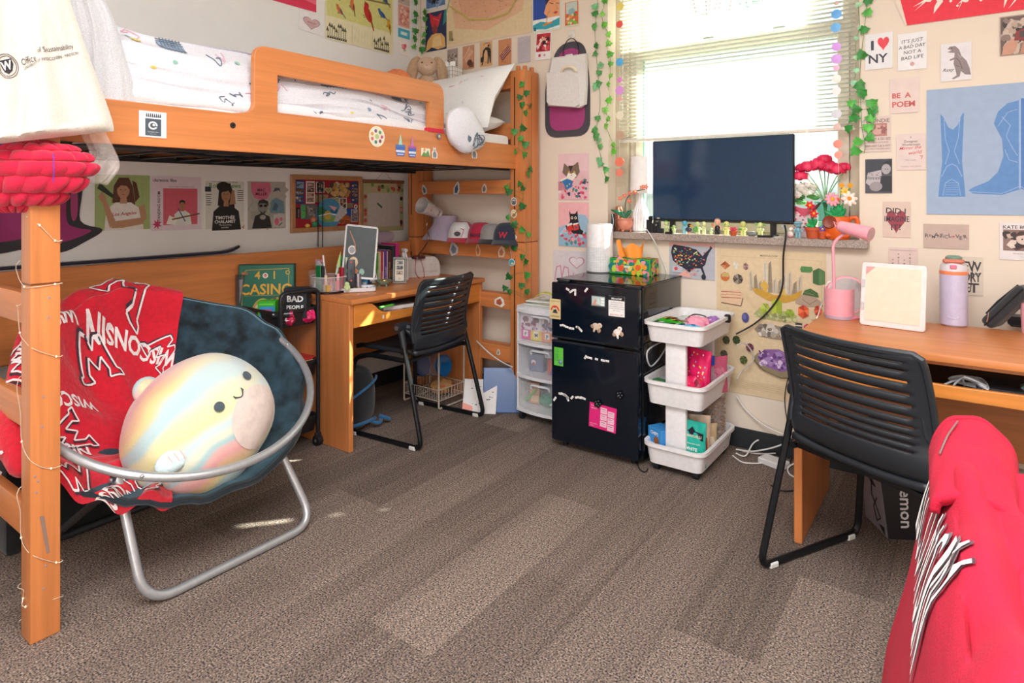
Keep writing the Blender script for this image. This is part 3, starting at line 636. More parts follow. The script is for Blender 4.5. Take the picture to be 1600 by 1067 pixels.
# word magnets: little white strips
WD = ['the','moon','is','honey','soft','we','sing','a','light','in','summer','and','dream','of','sea','you','wild','my','never','sleep','blue','ing','s','rain','sweet','go']
wl = [(887,452,-25),(893,455,35),(898,453,10),(899,457,88),(916,453,50),(877,508,10),(882,509,-20),(887,511,-25),(893,513,0),(902,511,-8),(906,514,-40),(915,558,60),(921,559,-5),(932,561,-8),(942,563,-3),(949,564,-2),(867,623,55),(875,615,-8),(880,616,-18),(885,619,-35),(887,623,-60),(894,621,50),(900,621,-3),(905,621,-2),(911,622,-10)]
for i,(px,py,a) in enumerate(wl):
    s = WD[i % len(WD)]; w_ = .006 + .0048 * len(s); c = CV(w_,.010,'f4f2ee',.0012); c.t(s,.5,.28,.62,'2a2a2c','c')
    p = W(px,py,y=-.5535); m = fr(p,(math.cos(R_(a)),0,math.sin(R_(a))),(-math.sin(R_(a)),0,math.cos(R_(a)))) @ Matrix.Translation((-w_ / 2,-.005,0))
    row = 'in the topmost word row of the freezer door' if py < 470 else 'in the word row low on the freezer door' if py < 530 else 'in the straight word row high on the fridge door' if py < 600 else 'in the arched word row low on the fridge door'
    sheet('word_magnet','tiny white word magnet reading "%s" %s' % (s,row),'magnet',c,m,'word magnets on the fridge')
# on the fridge: air purifier, tissue box
ap = thing('air_purifier','white cylindrical air purifier standing on the black fridge','air purifier',(1.535,-.125,.8525))
q = MB(); WH = M('f1f1f2','plastic',.35); q.lathe([(.070,.0),(.074,.006),(.074,.01),(.074,.255),(.070,.266),(.060,.270),(.0,.268)],WH,n=48); q.build('body',ap)
q = MB(); q.lathe([(.072,0),(.075,.0),(.075,.006),(.072,.006)],M('6f7276'),n=40); q.build('base_ring',ap)
q = MB()
for k in range(17):
    a = R_(-160 + k * 7.5 + 10); q.box((.0745 * math.cos(a),.0745 * math.sin(a),.075),(.0012,.0012,.13),M('c3c6ca'),X=None)
for k in range(15): q.tube([(.0748 * math.cos(R_(-150 + j * 8)),.0748 * math.sin(R_(-150 + j * 8)),.014 + k * .0088) for j in range(16)],.0006,M('c3c6ca'),4)
q.build('grille',ap)
q = MB(); a = R_(-70); q.text('purifier',fr((.0752 * math.cos(a) - .008,.0752 * math.sin(a),.165),(-math.sin(a),math.cos(a),0),(0,0,1)),.009,M('b5b8bc')); q.build('logo',ap)
tb = thing('tissue_box','green floral tissue box on the black fridge, orange tissue rising from it','tissue box',(1.738,-.115,.854))
q = MB(); q.box((0,0,.043),(.235,.115,.086),M('4bb82c','paper'),.002)
rr = random.Random(11); gc = ['128a72','e8562e','f2a0a8','f5a92e','b7d94a','e8d36a','ee7fa0','0f7f86']
for (X,w_,h_,n) in ((fr((-.117,-.0578,0),(1,0,0),(0,0,1)),.234,.086,60),(fr((.1178,-.057,0),(0,1,0),(0,0,1)),.114,.086,28),(fr((-.117,-.057,.0865),(1,0,0),(0,1,0)),.234,.114,40)):
    c = CV(w_,h_,None,0,q,X); c.r(.02,.05,.98,.95,'1f9a5a' if w_ > .2 and h_ < .1 else '5cba4a'); 
    for k in range(n):
        cx_,cy_ = rr.uniform(.05,.95),rr.uniform(.1,.9); s_ = .009 / w_ * rr.uniform(.6,1.6); c.p([(cx_ + s_ * 2 * rr.uniform(.5,1) * math.cos(t),cy_ + s_ * 2 * (w_ / h_) * rr.uniform(.5,1) * math.sin(t)) for t in [6.283 * j / 8 for j in range(8)]],rr.choice(gc))
    if w_ > .2 and h_ < .1: c.e(.30,.38,.07,'ee5a2a').e(.72,.48,.07,'ee6a2a').e(.88,.52,.06,'f0a030').r(.38,.42,.52,.56,'dff0d8').t('tissue',.40,.45,.1,'3a9a4a')
q.build('box',tb)
q = MB()
q.surf(lambda u,v: Vector((-.085 + .13 * u + .05 * (u - .5) * v,-.01 + .02 * math.sin(9 * u + v),.085 + v * (.062 + .06 * abs(u - .45) * (1 if u < .5 else .7) + .015 * math.sin(14 * u)))),24,8,M('f59a3a','paper'))
q.build('tissue',tb)
# ---------------------------------------------------------------- posters and cards
RN = random.Random(21)
def PW(wall,u0,u1,vt,vb,name,lab,fn,base='ffffff',ct=None,group=None,tilt=0,off=.003,th=.0012,outline=None):
    kw = dict(y=-off) if wall == 'b' else dict(x=off)
    a = W(u0,vb,**kw); t = W(u0,vt,**kw); b = W(u1,308,**kw)
    w_ = (b.x - a.x) if wall == 'b' else (b.y - a.y); h_ = t.z - a.z
    X = fr(a,(1,0,0) if wall == 'b' else (0,1,0),(0,0,1))
    if tilt: X = X @ Matrix.Translation((w_ / 2,h_ / 2,0)) @ Matrix.Rotation(R_(tilt),4,'Z') @ Matrix.Translation((-w_ / 2,-h_ / 2,0))
    c = CV(w_,h_,base,th,outline=outline); fn(c); return sheet(name,lab,ct or ('poster' if w_ > .25 else 'picture card'),c,X,group)
def photo(c,cols,n=30,box=(.04,.04,.96,.96),s=.12,seed=1): 
    r = random.Random(seed); c.sc(n,(box[0] + s * .6,box[1] + s * .6,box[2] - s * .6,box[3] - s * .6),s,cols,r,'b')
# --- left wall, above the bed
def f(c): c.p([(0,.0),(.3,.25),(1,.12),(1,1),(0,1)],'e2355a').p([(0,.2),(.5,.45),(1,.3),(1,.5),(.5,.6),(0,.4)],'f0708a')
PW('l',425,494,-40,0,'poster','glossy crimson poster at the very top of the left wall',f,'e43c62')
def f(c): c.p(heart(.52,.5,.36),'8a8790').p(heart(.52,.5,.33),'d9b3b8').t('darling girl',.52,.48,.13,'8b5560','c',.01).l([(.25,.4),(.4,.35),(.75,.38)],.012,'b58890')
PW('l',467,504,16,46,'picture_card','white card with a pale pink heart below the crimson poster',f,'f3f0f2',tilt=-3)
def bird(c,x,y,s,body,wing,tail=1,a=-40):
    ca,sa = math.cos(R_(a)),math.sin(R_(a)); k = c.w / c.h
    g = lambda p: [(x + s * (q[0] * ca - q[1] * sa),y + s * k * (q[0] * sa + q[1] * ca)) for q in p]
    c.p(g([(1.0,.12),(1.8,.02),(2.3,-.05),(2.3,.12),(1.2,.32)]),wing); c.p(g(circ(.3,.1,1.0,.5,16)),body); c.p(g(circ(-.65,.35,.38,.36,12)),body); c.p(g([(-1.0,.42),(-1.25,.28),(-.95,.24)]),'5a4a30'); c.p(g([(-.2,.45),(.6,.45),(1.5,.1),(.7,.0)]),wing); c.p(g(circ(-.75,.42,.06,.06,8)),'111111'); c.l(g([(.3,-.35),(.2,-.75)]),.006,'6b5a3a'); c.l(g([(.5,-.35),(.45,-.75)]),.006,'6b5a3a')
def f(c):
    c.r(.02,.02,.98,.98,'d8d98c'); c.l([(.1,.35),(.4,.52),(.95,.6)],.02,'8a7a4a').l([(.2,.9),(.6,.75)],.015,'8a7a4a')
    bird(c,.18,.18,.055,'d07840','3a5a80'); bird(c,.58,.30,.10,'c8302c','9c2420',a=-62); bird(c,.80,.35,.06,'3f62a0','2c4578',a=-30); bird(c,.92,.18,.055,'e0a020','5a5030',a=-75); bird(c,.12,.55,.06,'5a7aa0','39506a',a=-60); bird(c,.36,.36,.06,'d97a4a','6a4a3a',a=-70)
    bird(c,.84,.68,.06,'3e6a8a','28506a',a=-40); bird(c,.66,.78,.055,'7a6a4a','4a3a2a',a=-20); bird(c,.3,.8,.07,'d8882e','4a3a20',a=-60)
PW('l',508,614,-60,24,'poster','yellow green bird chart with a red cardinal on the left wall',f,'e6e5b0')
def f(c):
    for x0,n in ((.03,9),(.70,8)):
        for i in range(n):
            x = x0 + .03 * i; y = RN.uniform(.3,.7); c.l([(x,.12),(x + .005,y)],.006,'4a4c3a'); c.p([(x - .02,y),(x,y + .2),(x + .02,y)],'5a5c48').p([(x - .01,.08),(x + .02,.2),(x + .02,.06)],'3c3e30')
    for i in range(6): c.l([(.40 + .05 * i,.2),(.43 + .04 * i,.8)],.003,'cfc9a0')
    c.r(.36,.1,.37,.9,'d8d2ac').r(.66,.1,.67,.9,'d8d2ac')
PW('l',508,614,24,60,'poster','cream strip of ink tree drawings below the bird chart',f,'ece6c4')
PW('l',622,640,-22,4,'picture_card','small greyish printed card topmost in the narrow corner column',lambda c: photo(c,['b9a99c','8f8a88','d8c6b6'],20,seed=4),'c9b6aa')
PW('l',622,640,5,40,'picture_card','small salmon pink picture card in the narrow corner column',lambda c: (c.r(.05,.04,.95,.96,'e0a090'),photo(c,['d86a60','f0c8b8','c88070','efd9c9'],26,seed=5)),'e8c4b8')
PW('l',622,640,43,57,'picture_card','small turquoise card with a pale label in the corner column',lambda c: c.r(.2,.3,.8,.7,'bfe4ee').r(.3,.4,.7,.6,'e9f5f6'),'48b6d2')
PW('l',623,639,61,84,'picture_card','small white card with a pink flower lowest in the corner column',lambda c: c.e(.5,.55,.2,'e8748a').e(.38,.62,.12,'f0a0a8').e(.62,.66,.12,'e05a74').l([(.5,.5),(.5,.25)],.05,'7ab07a').p([(.5,.3),(.75,.42),(.6,.25)],'8cc08c'),'f6f0ee')
# --- left wall, under the bed
def person(c,skin,hair,shirt,x=.5,s=1.0,base=0.0,hairlong=True):
    k = c.w / c.h
    if hairlong: c.p([(x - .20 * s,base + .50 * s),(x - .17 * s,base + .80 * s),(x - .08 * s,base + .95 * s),(x + .10 * s,base + .95 * s),(x + .17 * s,base + .80 * s),(x + .22 * s,base + .46 * s),(x + .1 * s,base + .42 * s)],hair)
    c.p([(x - .34 * s,base),(x - .30 * s,base + .38 * s),(x - .14 * s,base + .50 * s),(x + .14 * s,base + .50 * s),(x + .32 * s,base + .38 * s),(x + .38 * s,base)],shirt)
    c.p([(x - .06 * s,base + .48 * s),(x - .05 * s,base + .60 * s),(x + .06 * s,base + .60 * s),(x + .07 * s,base + .48 * s)],skin)
    c.e(x,base + .72 * s,.115 * s,skin,.15 * s,16)
    c.p([(x - .12 * s,base + .74 * s),(x - .10 * s,base + .86 * s),(x,base + .90 * s),(x + .11 * s,base + .86 * s),(x + .125 * s,base + .72 * s),(x + .06 * s,base + .80 * s),(x - .04 * s,base + .81 * s)],hair)
    for dx in (-.045,.04): c.e(x + dx * s,base + .73 * s,.016 * s,'2a2220',.008 * s,8)
    c.p([(x - .035 * s,base + .645 * s),(x,base + .655 * s),(x + .035 * s,base + .645 * s),(x,base + .63 * s)],'a8504a'); c.l([(x,base + .73 * s),(x - .012 * s,base + .685 * s)],.008,'8a5a44')
def f(c):
    for i in range(7): c.r(.14 * i + .01,0,.14 * i + .015,1,'8aa05e')
    person(c,'b98a6a','5a3424','e6e2dc',.5,1.0); c.p([(.04,.75),(.08,.86),(.34,.62),(.3,.58)],'2f3a2c')
    c.p([(.10,.60),(.16,.62),(.36,.16),(.26,.04)],'b98a6a').p([(.05,.6),(.12,.70),(.2,.58),(.12,.5)],'b98a6a').p([(.28,.04),(.32,.16),(.86,.22),(.88,.10),(.5,.04)],'b98a6a').p([(.78,.42),(.90,.46),(.94,.2),(.84,.12)],'b98a6a').t('Los Angeles',.52,.27,.085,'b0304a','c',.012,.2,4)
    c.p([(.72,.5),(.80,.6),(.74,.86),(.66,.9)],'5a3424')
PW('l',148,234,272,361,'poster','green poster of a long haired person in a printed white t-shirt',f,'a4b878')
def f(c):
    c.r(.22,.1,.92,.78,'d45f70').t('dominic fike',.03,.90,.085,'222222',bold=.012).t('OUT OF ORDER TOUR SPRING DATES',.32,.80,.028,'6a5a60')
    person(c,'a87858','201a18','dfe4df',.60,.52,.1,False); c.p([(.30,.18),(.42,.24),(.40,.12)],'e8e6e0').p([(.28,.12),(.34,.28),(.5,.2),(.46,.10)],'f2efe8').l([(.4,.2),(.96,.30)],.03,'7a4a2a').l([(.52,.40),(.66,.16)],.02,'2a3a6a')
    c.t('STANDING ROOM',.16,.14,.07,'2c2430',bold=.01,ang=90).p([(.10 + .10 * (1 if i % 2 else .45) * math.cos(i * .45),.12 + .10 * (1 if i % 2 else .45) * math.sin(i * .45)) for i in range(14)],'c83a6a')
PW('l',237,314,275,361,'poster','white and pink music poster of a person playing a guitar',f,'e6d6e2')
def f(c):
    c.r(.04,.03,.97,.97,'dcdcd6').t('RollingNews',.5,.84,.13,'5c9a48','c',.02).t('TOP STORIES AND MUSIC SPECIAL',.5,.94,.035,'3a3a3a','c').r(.03,.76,.17,.86,'2a3038')
    person(c,'a97c5e','1e1613','17191b',.52,.98); c.e(.46,.86,.16,'1e1613',.10).p([(.60,.50),(.66,.78),(.72,.8),(.76,.52)],'a97c5e').p([(.90,.04),(.98,.1),(.97,.0)],'c89a7a')
    c.t('TIMOTHÉE',.5,.22,.085,'f4f4f2','c',.02).t('CHALAMET',.5,.14,.085,'f4f4f2','c',.02).t('The becoming',.5,.09,.045,'e8e8e6','c').t('and after',.5,.04,.045,'e8e8e6','c')
    for i in range(6): c.r(.05,.70 - .04 * i,.18 - .02 * (i % 2),.715 - .04 * i,'5a5a5a').r(.80,.78 - .04 * i,.95,.795 - .04 * i,'5a5a5a')
PW('l',318,383,280,361,'poster','magazine cover poster of a person in black covering one eye',f,'f2f2f0')
def f(c):
    photo(c,['b3b0a6','a5a298','c4c0b6'],24,seed=9,s=.2); c.p([(.08,.98),(.58,.98),(.6,.8),(.5,.64),(.34,.60),(.16,.66),(.08,.8)],'d2708a').t('MAC',.34,.79,.085,'26202a','c',.02).t('MILLER',.34,.71,.085,'26202a','c',.02)
    c.p([(.1,.02),(.18,.28),(.36,.34),(.56,.26),(.62,.02)],'2c2c2e').e(.38,.46,.13,'8c8a84',.14).p([(.24,.48),(.28,.60),(.4,.63),(.52,.58),(.53,.48),(.46,.54),(.3,.54)],'2a2a2c').e(.33,.49,.05,'18181a',.03).e(.45,.49,.05,'18181a',.03).p([(.30,.40),(.38,.34),(.46,.40),(.42,.30),(.34,.30)],'3a3a3c').e(.38,.25,.08,'a8a49c',.05)
    c.e(.75,.76,.10,'b8b4aa',.10).p([(.65,.78),(.7,.87),(.82,.87),(.86,.78),(.8,.82)],'4a5a68').p([(.56,.34),(.60,.60),(.74,.66),(.94,.58),(.96,.32)],'6f8fa0').p([(.62,.4),(.7,.56),(.8,.5),(.74,.38)],'4a6a80').r(.66,.04,.97,.30,'c9c2bc').e(.75,.15,.06,'d86a88',.08).e(.87,.2,.04,'d86a88').l([(.8,.06),(.9,.12)],.02,'2a2a2a')
PW('l',387,446,283,359,'poster','grey ink style music poster with a pink patch, nearest the cork board',f,'b9b5aa')
# big dark outlined magenta decal
q = MB(); X = fr(W(0,400,x=.004),(0,1,0),(0,0,1)); s_ = (W(160,400,x=.004) - W(0,400,x=.004)).y / 160
def dpt(pts): return [(p.x,p.y) for p in cat([((a) * s_,(W(60,b,x=.004).z - W(60,400,x=.004).z),0) for a,b in pts],5,True)]
q.plate([dpt([(-30,250),(40,215),(100,240),(125,290),(122,350),(160,366),(130,385),(90,400),(40,392),(-30,385)])],.003,M('33323a','paper'),X,.0005)
q.plate([dpt([(-30,262),(40,232),(85,250),(98,300),(100,350),(118,362),(140,368),(90,384),(40,376),(-30,370)])],.0012,M('9c2f6e','paper'),X @ Matrix.Translation((0,0,.0025)),.0003)
q.plate([dpt([(108,296),(117,305),(117,340),(110,350),(106,330)])],.0012,M('a84478','paper'),X @ Matrix.Translation((0,0,.0028)),.0003)
tag(q.build('wall_decal',smooth=0),'large magenta decal with dark outline on the left wall under the bed','wall decal')
# cork board
cbx = wallf('l',453,364,564,282,.004); cb = thing('pin_board','wooden framed red pin board crowded with photos and badges','pin board',mw=cbx[0]); cw,chh = cbx[1],cbx[2]
a = W(453,364.5,x=.004); t_ = W(453,273,x=.004); chh = t_.z - a.z
q = MB(); FW = M('bf8a5c','wood'); b_ = .028
for (x0,y0,x1,y1) in ((0,0,cw,b_),(0,chh - b_,cw,chh),(0,b_,b_,chh - b_),(cw - b_,b_,cw,chh - b_)): q.b2((x0,y0,0),(x1,y1,.018),FW,.002)
q.build('frame',cb)
c = CV(cw - 2 * b_,chh - 2 * b_,'a8182e',.006,X=Matrix.Translation((b_,b_,0)),kind='fabric'); c.mb.build('felt_panel',cb,smooth=0)
def pin(name,lab,ct,x0,y0,x1,y1,fn,base,tilt=0,lift=1):
    w_,h_ = (x1 - x0) * (cw - 2 * b_),(y1 - y0) * (chh - 2 * b_); c = CV(w_,h_,base,.0008); fn(c)
    return sheet(name,lab,ct,c,cbx[0] @ Matrix.Translation((b_ + x0 * (cw - 2 * b_),b_ + y0 * (chh - 2 * b_),.0065 + .0014 * lift)) @ Matrix.Rotation(R_(tilt),4,'Z'))
def strip(n,cols,seed,m=.06):
    def f(c):
        for i in range(n):
            y0 = m + (1 - 2 * m) * i / n + .01; y1 = m + (1 - 2 * m) * (i + 1) / n - .01; c.r(.1,y0,.9,y1,cols[i % len(cols)]); photo(c,cols + ['c99a7c','2a2428','d8b49a'],12,(.1,y0,.9,y1),.13,seed + i)
    return f
pin('photo_strip','blue photo strip at the far left of the pin board','photo',.0,.50,.13,.99,strip(3,['3a5a8a','6a4a3a','8aa4c0'],1),'1e3c7c',-2)
pin('photo_strip','white booth photo strip second from the left on the pin board','photo',.16,.50,.29,.97,strip(4,['8a7068','c8a090','4a3a3a'],7),'ece6e2')
pin('photo','tall dark portrait photo at the top of the pin board','photo',.31,.73,.44,.96,strip(1,['3a3c40'],13),'dcd8d4')
pin('paper_banner','cluttered college lettering cutout across the top of the pin board','paper cutout',.52,.64,.86,.95,lambda c: (photo(c,['2a4a7c','b88a4a','d8a860','7a5a4a','c8c0a0'],60,seed=17,s=.12),c.t('GOOD',.5,.55,.3,'d8b050','c',.03).t('TIMES',.5,.15,.3,'e0b878','c',.03)),'5a4038')
pin('heart_badge','pale green heart badge near the top of the pin board','badge',.44,.70,.56,.87,lambda c: c.p(heart(.5,.5,.45),'c8b888').p(heart(.5,.5,.3),'8a9a5c'),None)
pin('photo_strip','blue photo strip at the far right of the pin board','photo',.87,.50,.99,.97,strip(4,['2c4a78','5a4a4a','9a8a7a'],23),'23407e')
pin('ticket','tan ticket stub left of the beads on the pin board','ticket',.29,.53,.50,.69,lambda c: c.sc(16,(.1,.1,.8,.9),.08,['6a5a40'],RN),'a58c66')
pin('note','sage green handwritten note in the middle of the pin board','note',.52,.48,.68,.62,lambda c: c.sc(18,(.1,.15,.8,.85),.1,['6a6a4a'],RN),'b8b184',4)
pin('photo','white edged photo of a group right of the sage note','photo',.68,.38,.80,.62,strip(1,['5a4444'],31),'e6e2de',0)
pin('ticket','olive ticket stub at the right side of the pin board','ticket',.80,.40,.91,.50,lambda c: c.sc(10,(.1,.1,.8,.9),.1,['54523a'],RN),'8c8560')
pin('badge','round white badge at the right side of the pin board','badge',.92,.38,.98,.46,lambda c: c.e(.5,.5,.5,'e6e6e4').e(.5,.5,.25,'5a5a60'),None,0,2)
pin('sticker','tall black sticker at the left edge of the pin board','sticker',.01,.20,.07,.42,lambda c: c.t('RECORDS',.8,.05,.18,'c8c4c0',ang=90),'22202a')
pin('sticker','green and teal bookmark at the left of the pin board','sticker',.09,.18,.17,.48,lambda c: c.r(.15,.1,.85,.9,'58b04a').sc(8,(.2,.2,.7,.8),.2,['2a7a5a'],RN),'3a9a8a',3)
pin('photo','grey portrait print at the left of the round sticker','photo',.15,.17,.32,.48,lambda c: (c.e(.5,.55,.3,'8c8884',.3).e(.5,.6,.16,'b8b2ac',.16),photo(c,['5a5856','9c9894'],12,seed=41)),'706c6a')
pin('sticker','large round sticker of blue hills and green trees on the pin board','sticker',.30,.06,.72,.50,lambda c: (c.e(.5,.5,.48,'4a92b8').p([(.05,.5),(.3,.78),(.5,.6),(.72,.8),(.95,.5)],'2a6a94').p([(.05,.5),(.4,.58),(.95,.46),(.85,.2),(.5,.05),(.15,.2)],'5ab0c8').p([(.12,.3),(.5,.42),(.88,.28),(.6,.08),(.35,.08)],'7aa85a').e(.45,.42,.14,'c8a84a').e(.2,.62,.14,'2a7a4a').p([(.5,.9),(.8,.8),(.7,.6)],'e8a4b0').l([(.1,.4),(.5,.5),(.9,.38)],.03,'e8f0f0')),None,0,2)
pin('paper_tag','torn white doodled paper tag on the pin board','paper tag',.58,.10,.80,.46,lambda c: c.p([(.0,.0),(.5,1.0),(.95,.75),(1,.5),(.3,.0)],'c4c2c6').sc(14,(.2,.1,.8,.8),.05,['6a6a70'],RN),None,0,3)
pin('postcard','blue and orange canyon postcard at the lower right of the pin board','postcard',.66,.05,.99,.38,lambda c: (c.p([(0,0),(0,.3),(.3,.7),(.5,.5),(.75,.3),(1,.2),(1,0)],'b85a2a').p([(0,0),(.2,.45),(.35,.1)],'d88a3a').t('UTAH',.2,.75,.12,'e8b84a'),photo(c,['9a4a24','c87a3a'],16,(.05,.02,.75,.3),.1,51)),'1f4f9c')
pin('photo_strip','small booth photo strip on the canyon postcard','photo',.87,.08,.98,.36,strip(3,['4a6a90','7a6a60'],57),'b8b8c4',0,2)
pin('badge','yellow star badge at the bottom of the pin board','badge',.14,.0,.22,.08,lambda c: c.p(circ(.5,.5,.5,.5,9),'d8b848').e(.5,.5,.2,'f0d878'),None,0,2)
pin('badge','round green badge at the bottom of the pin board','badge',.24,.02,.34,.12,lambda c: c.e(.5,.5,.48,'2a8a5a').e(.5,.5,.25,'4ab07a'),None,0,2)
pin('badge','round pink and orange badge low on the pin board','badge',.22,.10,.32,.20,lambda c: c.e(.5,.5,.48,'c86a4a').e(.5,.5,.25,'e0a080'),None,0,2)
q = MB()
for px,off in ((497,.03),(504,.034)):
    n = 46
    for k in range(n): p = W(px,288 + (385 - 288) * k / (n - 1),x=off); q.ell(p,.0042,M('1d4a48' if k % 2 else '20253a','gloss'),7,5)
for k in range(6): p = W(497 + 7 * k / 5,286 - 2 * math.sin(PI * k / 5),x=.032); q.ell(p,.0042,M('1d4a48','gloss'),7,5)
tag(q.build('bead_necklace'),'long dark green bead necklace hanging down over the pin board','bead necklace')
# hanging fabric calendar
hx = wallf('l',567,363,630,283,.004); hw = hx[1]; hh = W(567,283,x=.004).z - hx[0].translation.z
hc = thing('wall_calendar','hanging calendar with strawberry border and blank white page','calendar',mw=hx[0])
c = CV(hw,hh,'b9b98a',.002); rr = random.Random(9)
for k in range(34):
    e_ = rr.random(); x,y = (rr.uniform(.03,.97),rr.uniform(.82,.95)) if k < 14 else ((rr.choice((.05,.94))),rr.uniform(.03,.8)); c.e(x,y,.04,rr.choice(['b8484a','c85a50','2a2c2c','7a9a5a','d8a0a0']),n=7)
c.r(.10,.09,.90,.77,'c9c0b8').t('MARCH',.5,.86,.08,'8a9a4a','c',.01)
for i in range(1,6): c.r(.10,.09 + .113 * i,.90,.092 + .113 * i,'b5aca4')
for i in range(1,7): c.r(.10 + .114 * i,.09,.103 + .114 * i,.70,'b5aca4')
c.l([(.34,.56),(.44,.48)],.035,'2a5a50').t('cleo',.62,.71,.03,'c87a6a'); c.mb.build('page',hc,smooth=0)
q = MB(); q.b2((-.004,hh - .012,-.001),(hw + .004,hh + .012,.009),M('8a6248','woody'),.002); q.build('hanger_bar',hc)
q = MB(); q.tube([(hw * .3,hh + .01,.004),(hw * .5,hh + .07,.002),(hw * .7,hh + .01,.004)],.0012,M('a8988a','fabric'),5); q.build('hanger_string',hc)
# long dark poster tube / snowboard lying on the back board
q = MB(); A = W(-60,432,x=.06); B = W(372,395,x=.06)
def brd(u,v):
    y = A.y + (B.y - A.y) * u; w_ = .05 * (1 if u < .95 else max(.25,1 - (u - .95) * 14)); return Vector((.07 + w_ * (v - .5),y,.985 + (.0 if u < .9 else (u - .9) ** 2 * 2.4)))
q.surf(brd,60,4,M('2a2a3c','gloss',.3)); o = q.build('long_board',solid=.012); tag(o,'long thin dark board with an upturned tip lying on the bed back board','board')
# --- back wall, left of the window
def f(c):
    c.r(.02,.03,.98,.97,'e4cfa6').p([(.12,.18),(.5,.10),(.9,.22),(.97,.6),(.9,.95),(.1,.95),(.03,.6)],'e3b896').p([(.2,.3),(.5,.22),(.8,.3),(.86,.6),(.7,.9),(.25,.9),(.12,.6)],'e0aa8a')
    c.l([(.0,.35),(.1,.66),(.25,.85),(.5,.93),(.75,.80),(.88,.52),(1,.42)],.016,'8fae9c').sc(170,(.1,.2,.9,.92),.012,['9a7458','7a6048','b08060','c89878'],random.Random(3)).l([(.06,.42),(.3,.24),(.55,.2),(.75,.22),(.96,.5)],.012,'c5b955').p([(.08,.10),(.05,.06),(.11,.06)],'6a5a40').r(.05,.06,.09,.16,'9a8c5c')
    for i in range(12): c.l([(RN.uniform(.15,.85),RN.uniform(.25,.9)),(RN.uniform(.15,.85),RN.uniform(.25,.9))],.003,'d8b090')
PW('b',697,831,-75,75,'poster','large vintage city map poster in peach tones above the bed',f,'e8d0ae')
PW('b',665,697,-42,17,'poster','blue music poster with brushed lettering above the red hat painting',lambda c: (c.r(.04,.04,.96,.96,'5a7fb0'),photo(c,['3a4a6a','8aa4c8','a8b8d0'],16,seed=61,s=.3),c.t('AND',.5,.36,.2,'17181c','c',.02,.3).t('ME',.5,.12,.2,'17181c','c',.02,.3)),'d8dce4')
def f(c):
    c.p([(.18,1),(.25,.75),(.35,.55),(.5,.5),(.62,.62),(.72,.8),(.78,.95),(.55,.86),(.4,.9)],'c82f3c').p([(.3,.56),(.4,.42),(.56,.45),(.58,.6),(.45,.7)],'8a3a3c').p([(.0,.0),(.1,.28),(.3,.42),(.5,.44),(.75,.42),(.92,.3),(.95,.05),(.6,.02),(.3,.1)],'dfae6a').p([(.3,.1),(.4,.35),(.7,.38),(.8,.1)],'e9c890').p([(.82,.6),(.9,.98),(.98,.98),(.98,.7)],'2f8a86').l([(.35,.85),(.65,.75)],.03,'e0606a')
PW('b',665,698,22,82,'poster','small painting print of a figure with a red hat',f,'26345c')
def f(c):
    c.r(.03,.86,.97,.98,'7ac142').t('I LOVE YOU',.12,.87,.10,'ffffff',bold=.02).r(.03,.3,.97,.86,'2a4fa8').p([(.45,.86),(.97,.86),(.97,.3),(.6,.3),(.42,.45),(.48,.6)],'f0a878').p([(.45,.86),(.97,.86),(.97,.70),(.8,.78),(.6,.74),(.48,.62)],'22305c').l([(.62,.68),(.74,.64)],.02,'1a1a2a').l([(.84,.64),(.95,.62)],.02,'1a1a2a').p([(.74,.42),(.84,.45),(.92,.42),(.84,.38)],'c83a3c').l([(.85,.6),(.9,.5),(.86,.48)],.01,'b06a4a').r(.03,.04,.97,.32,'f1f2ee').p([(.03,.2),(.3,.26),(.6,.2),(.97,.28),(.97,.1),(.5,.05),(.03,.1)],'3aa8b8').l([(.4,.16),(.7,.2)],.05,'e8862e').l([(.52,.2),(.54,.40),(.62,.48)],.03,'d8905a').r(.05,.05,.14,.14,'2a6a8a')
PW('b',832,876,-10,53,'poster','comic style poster of a sleeping face above blue waves',f,'dfe6d8')
def f(c): c.r(.05,.05,.95,.95,'d4703e').r(.12,.5,.88,.93,'c7d2c8').e(.5,.55,.22,'8fb8c0').p([(.1,.1),(.5,.28),(.9,.12),(.9,.06),(.1,.06)],'7ac04a').sc(20,(.1,.1,.85,.5),.1,['e8403a','f0a050','4a9a4a','f2d0b0'],random.Random(12),'b')
PW('b',882,905,3,43,'picture_card','small orange and green folk art card right of the comic poster',f,'e8dcc8')
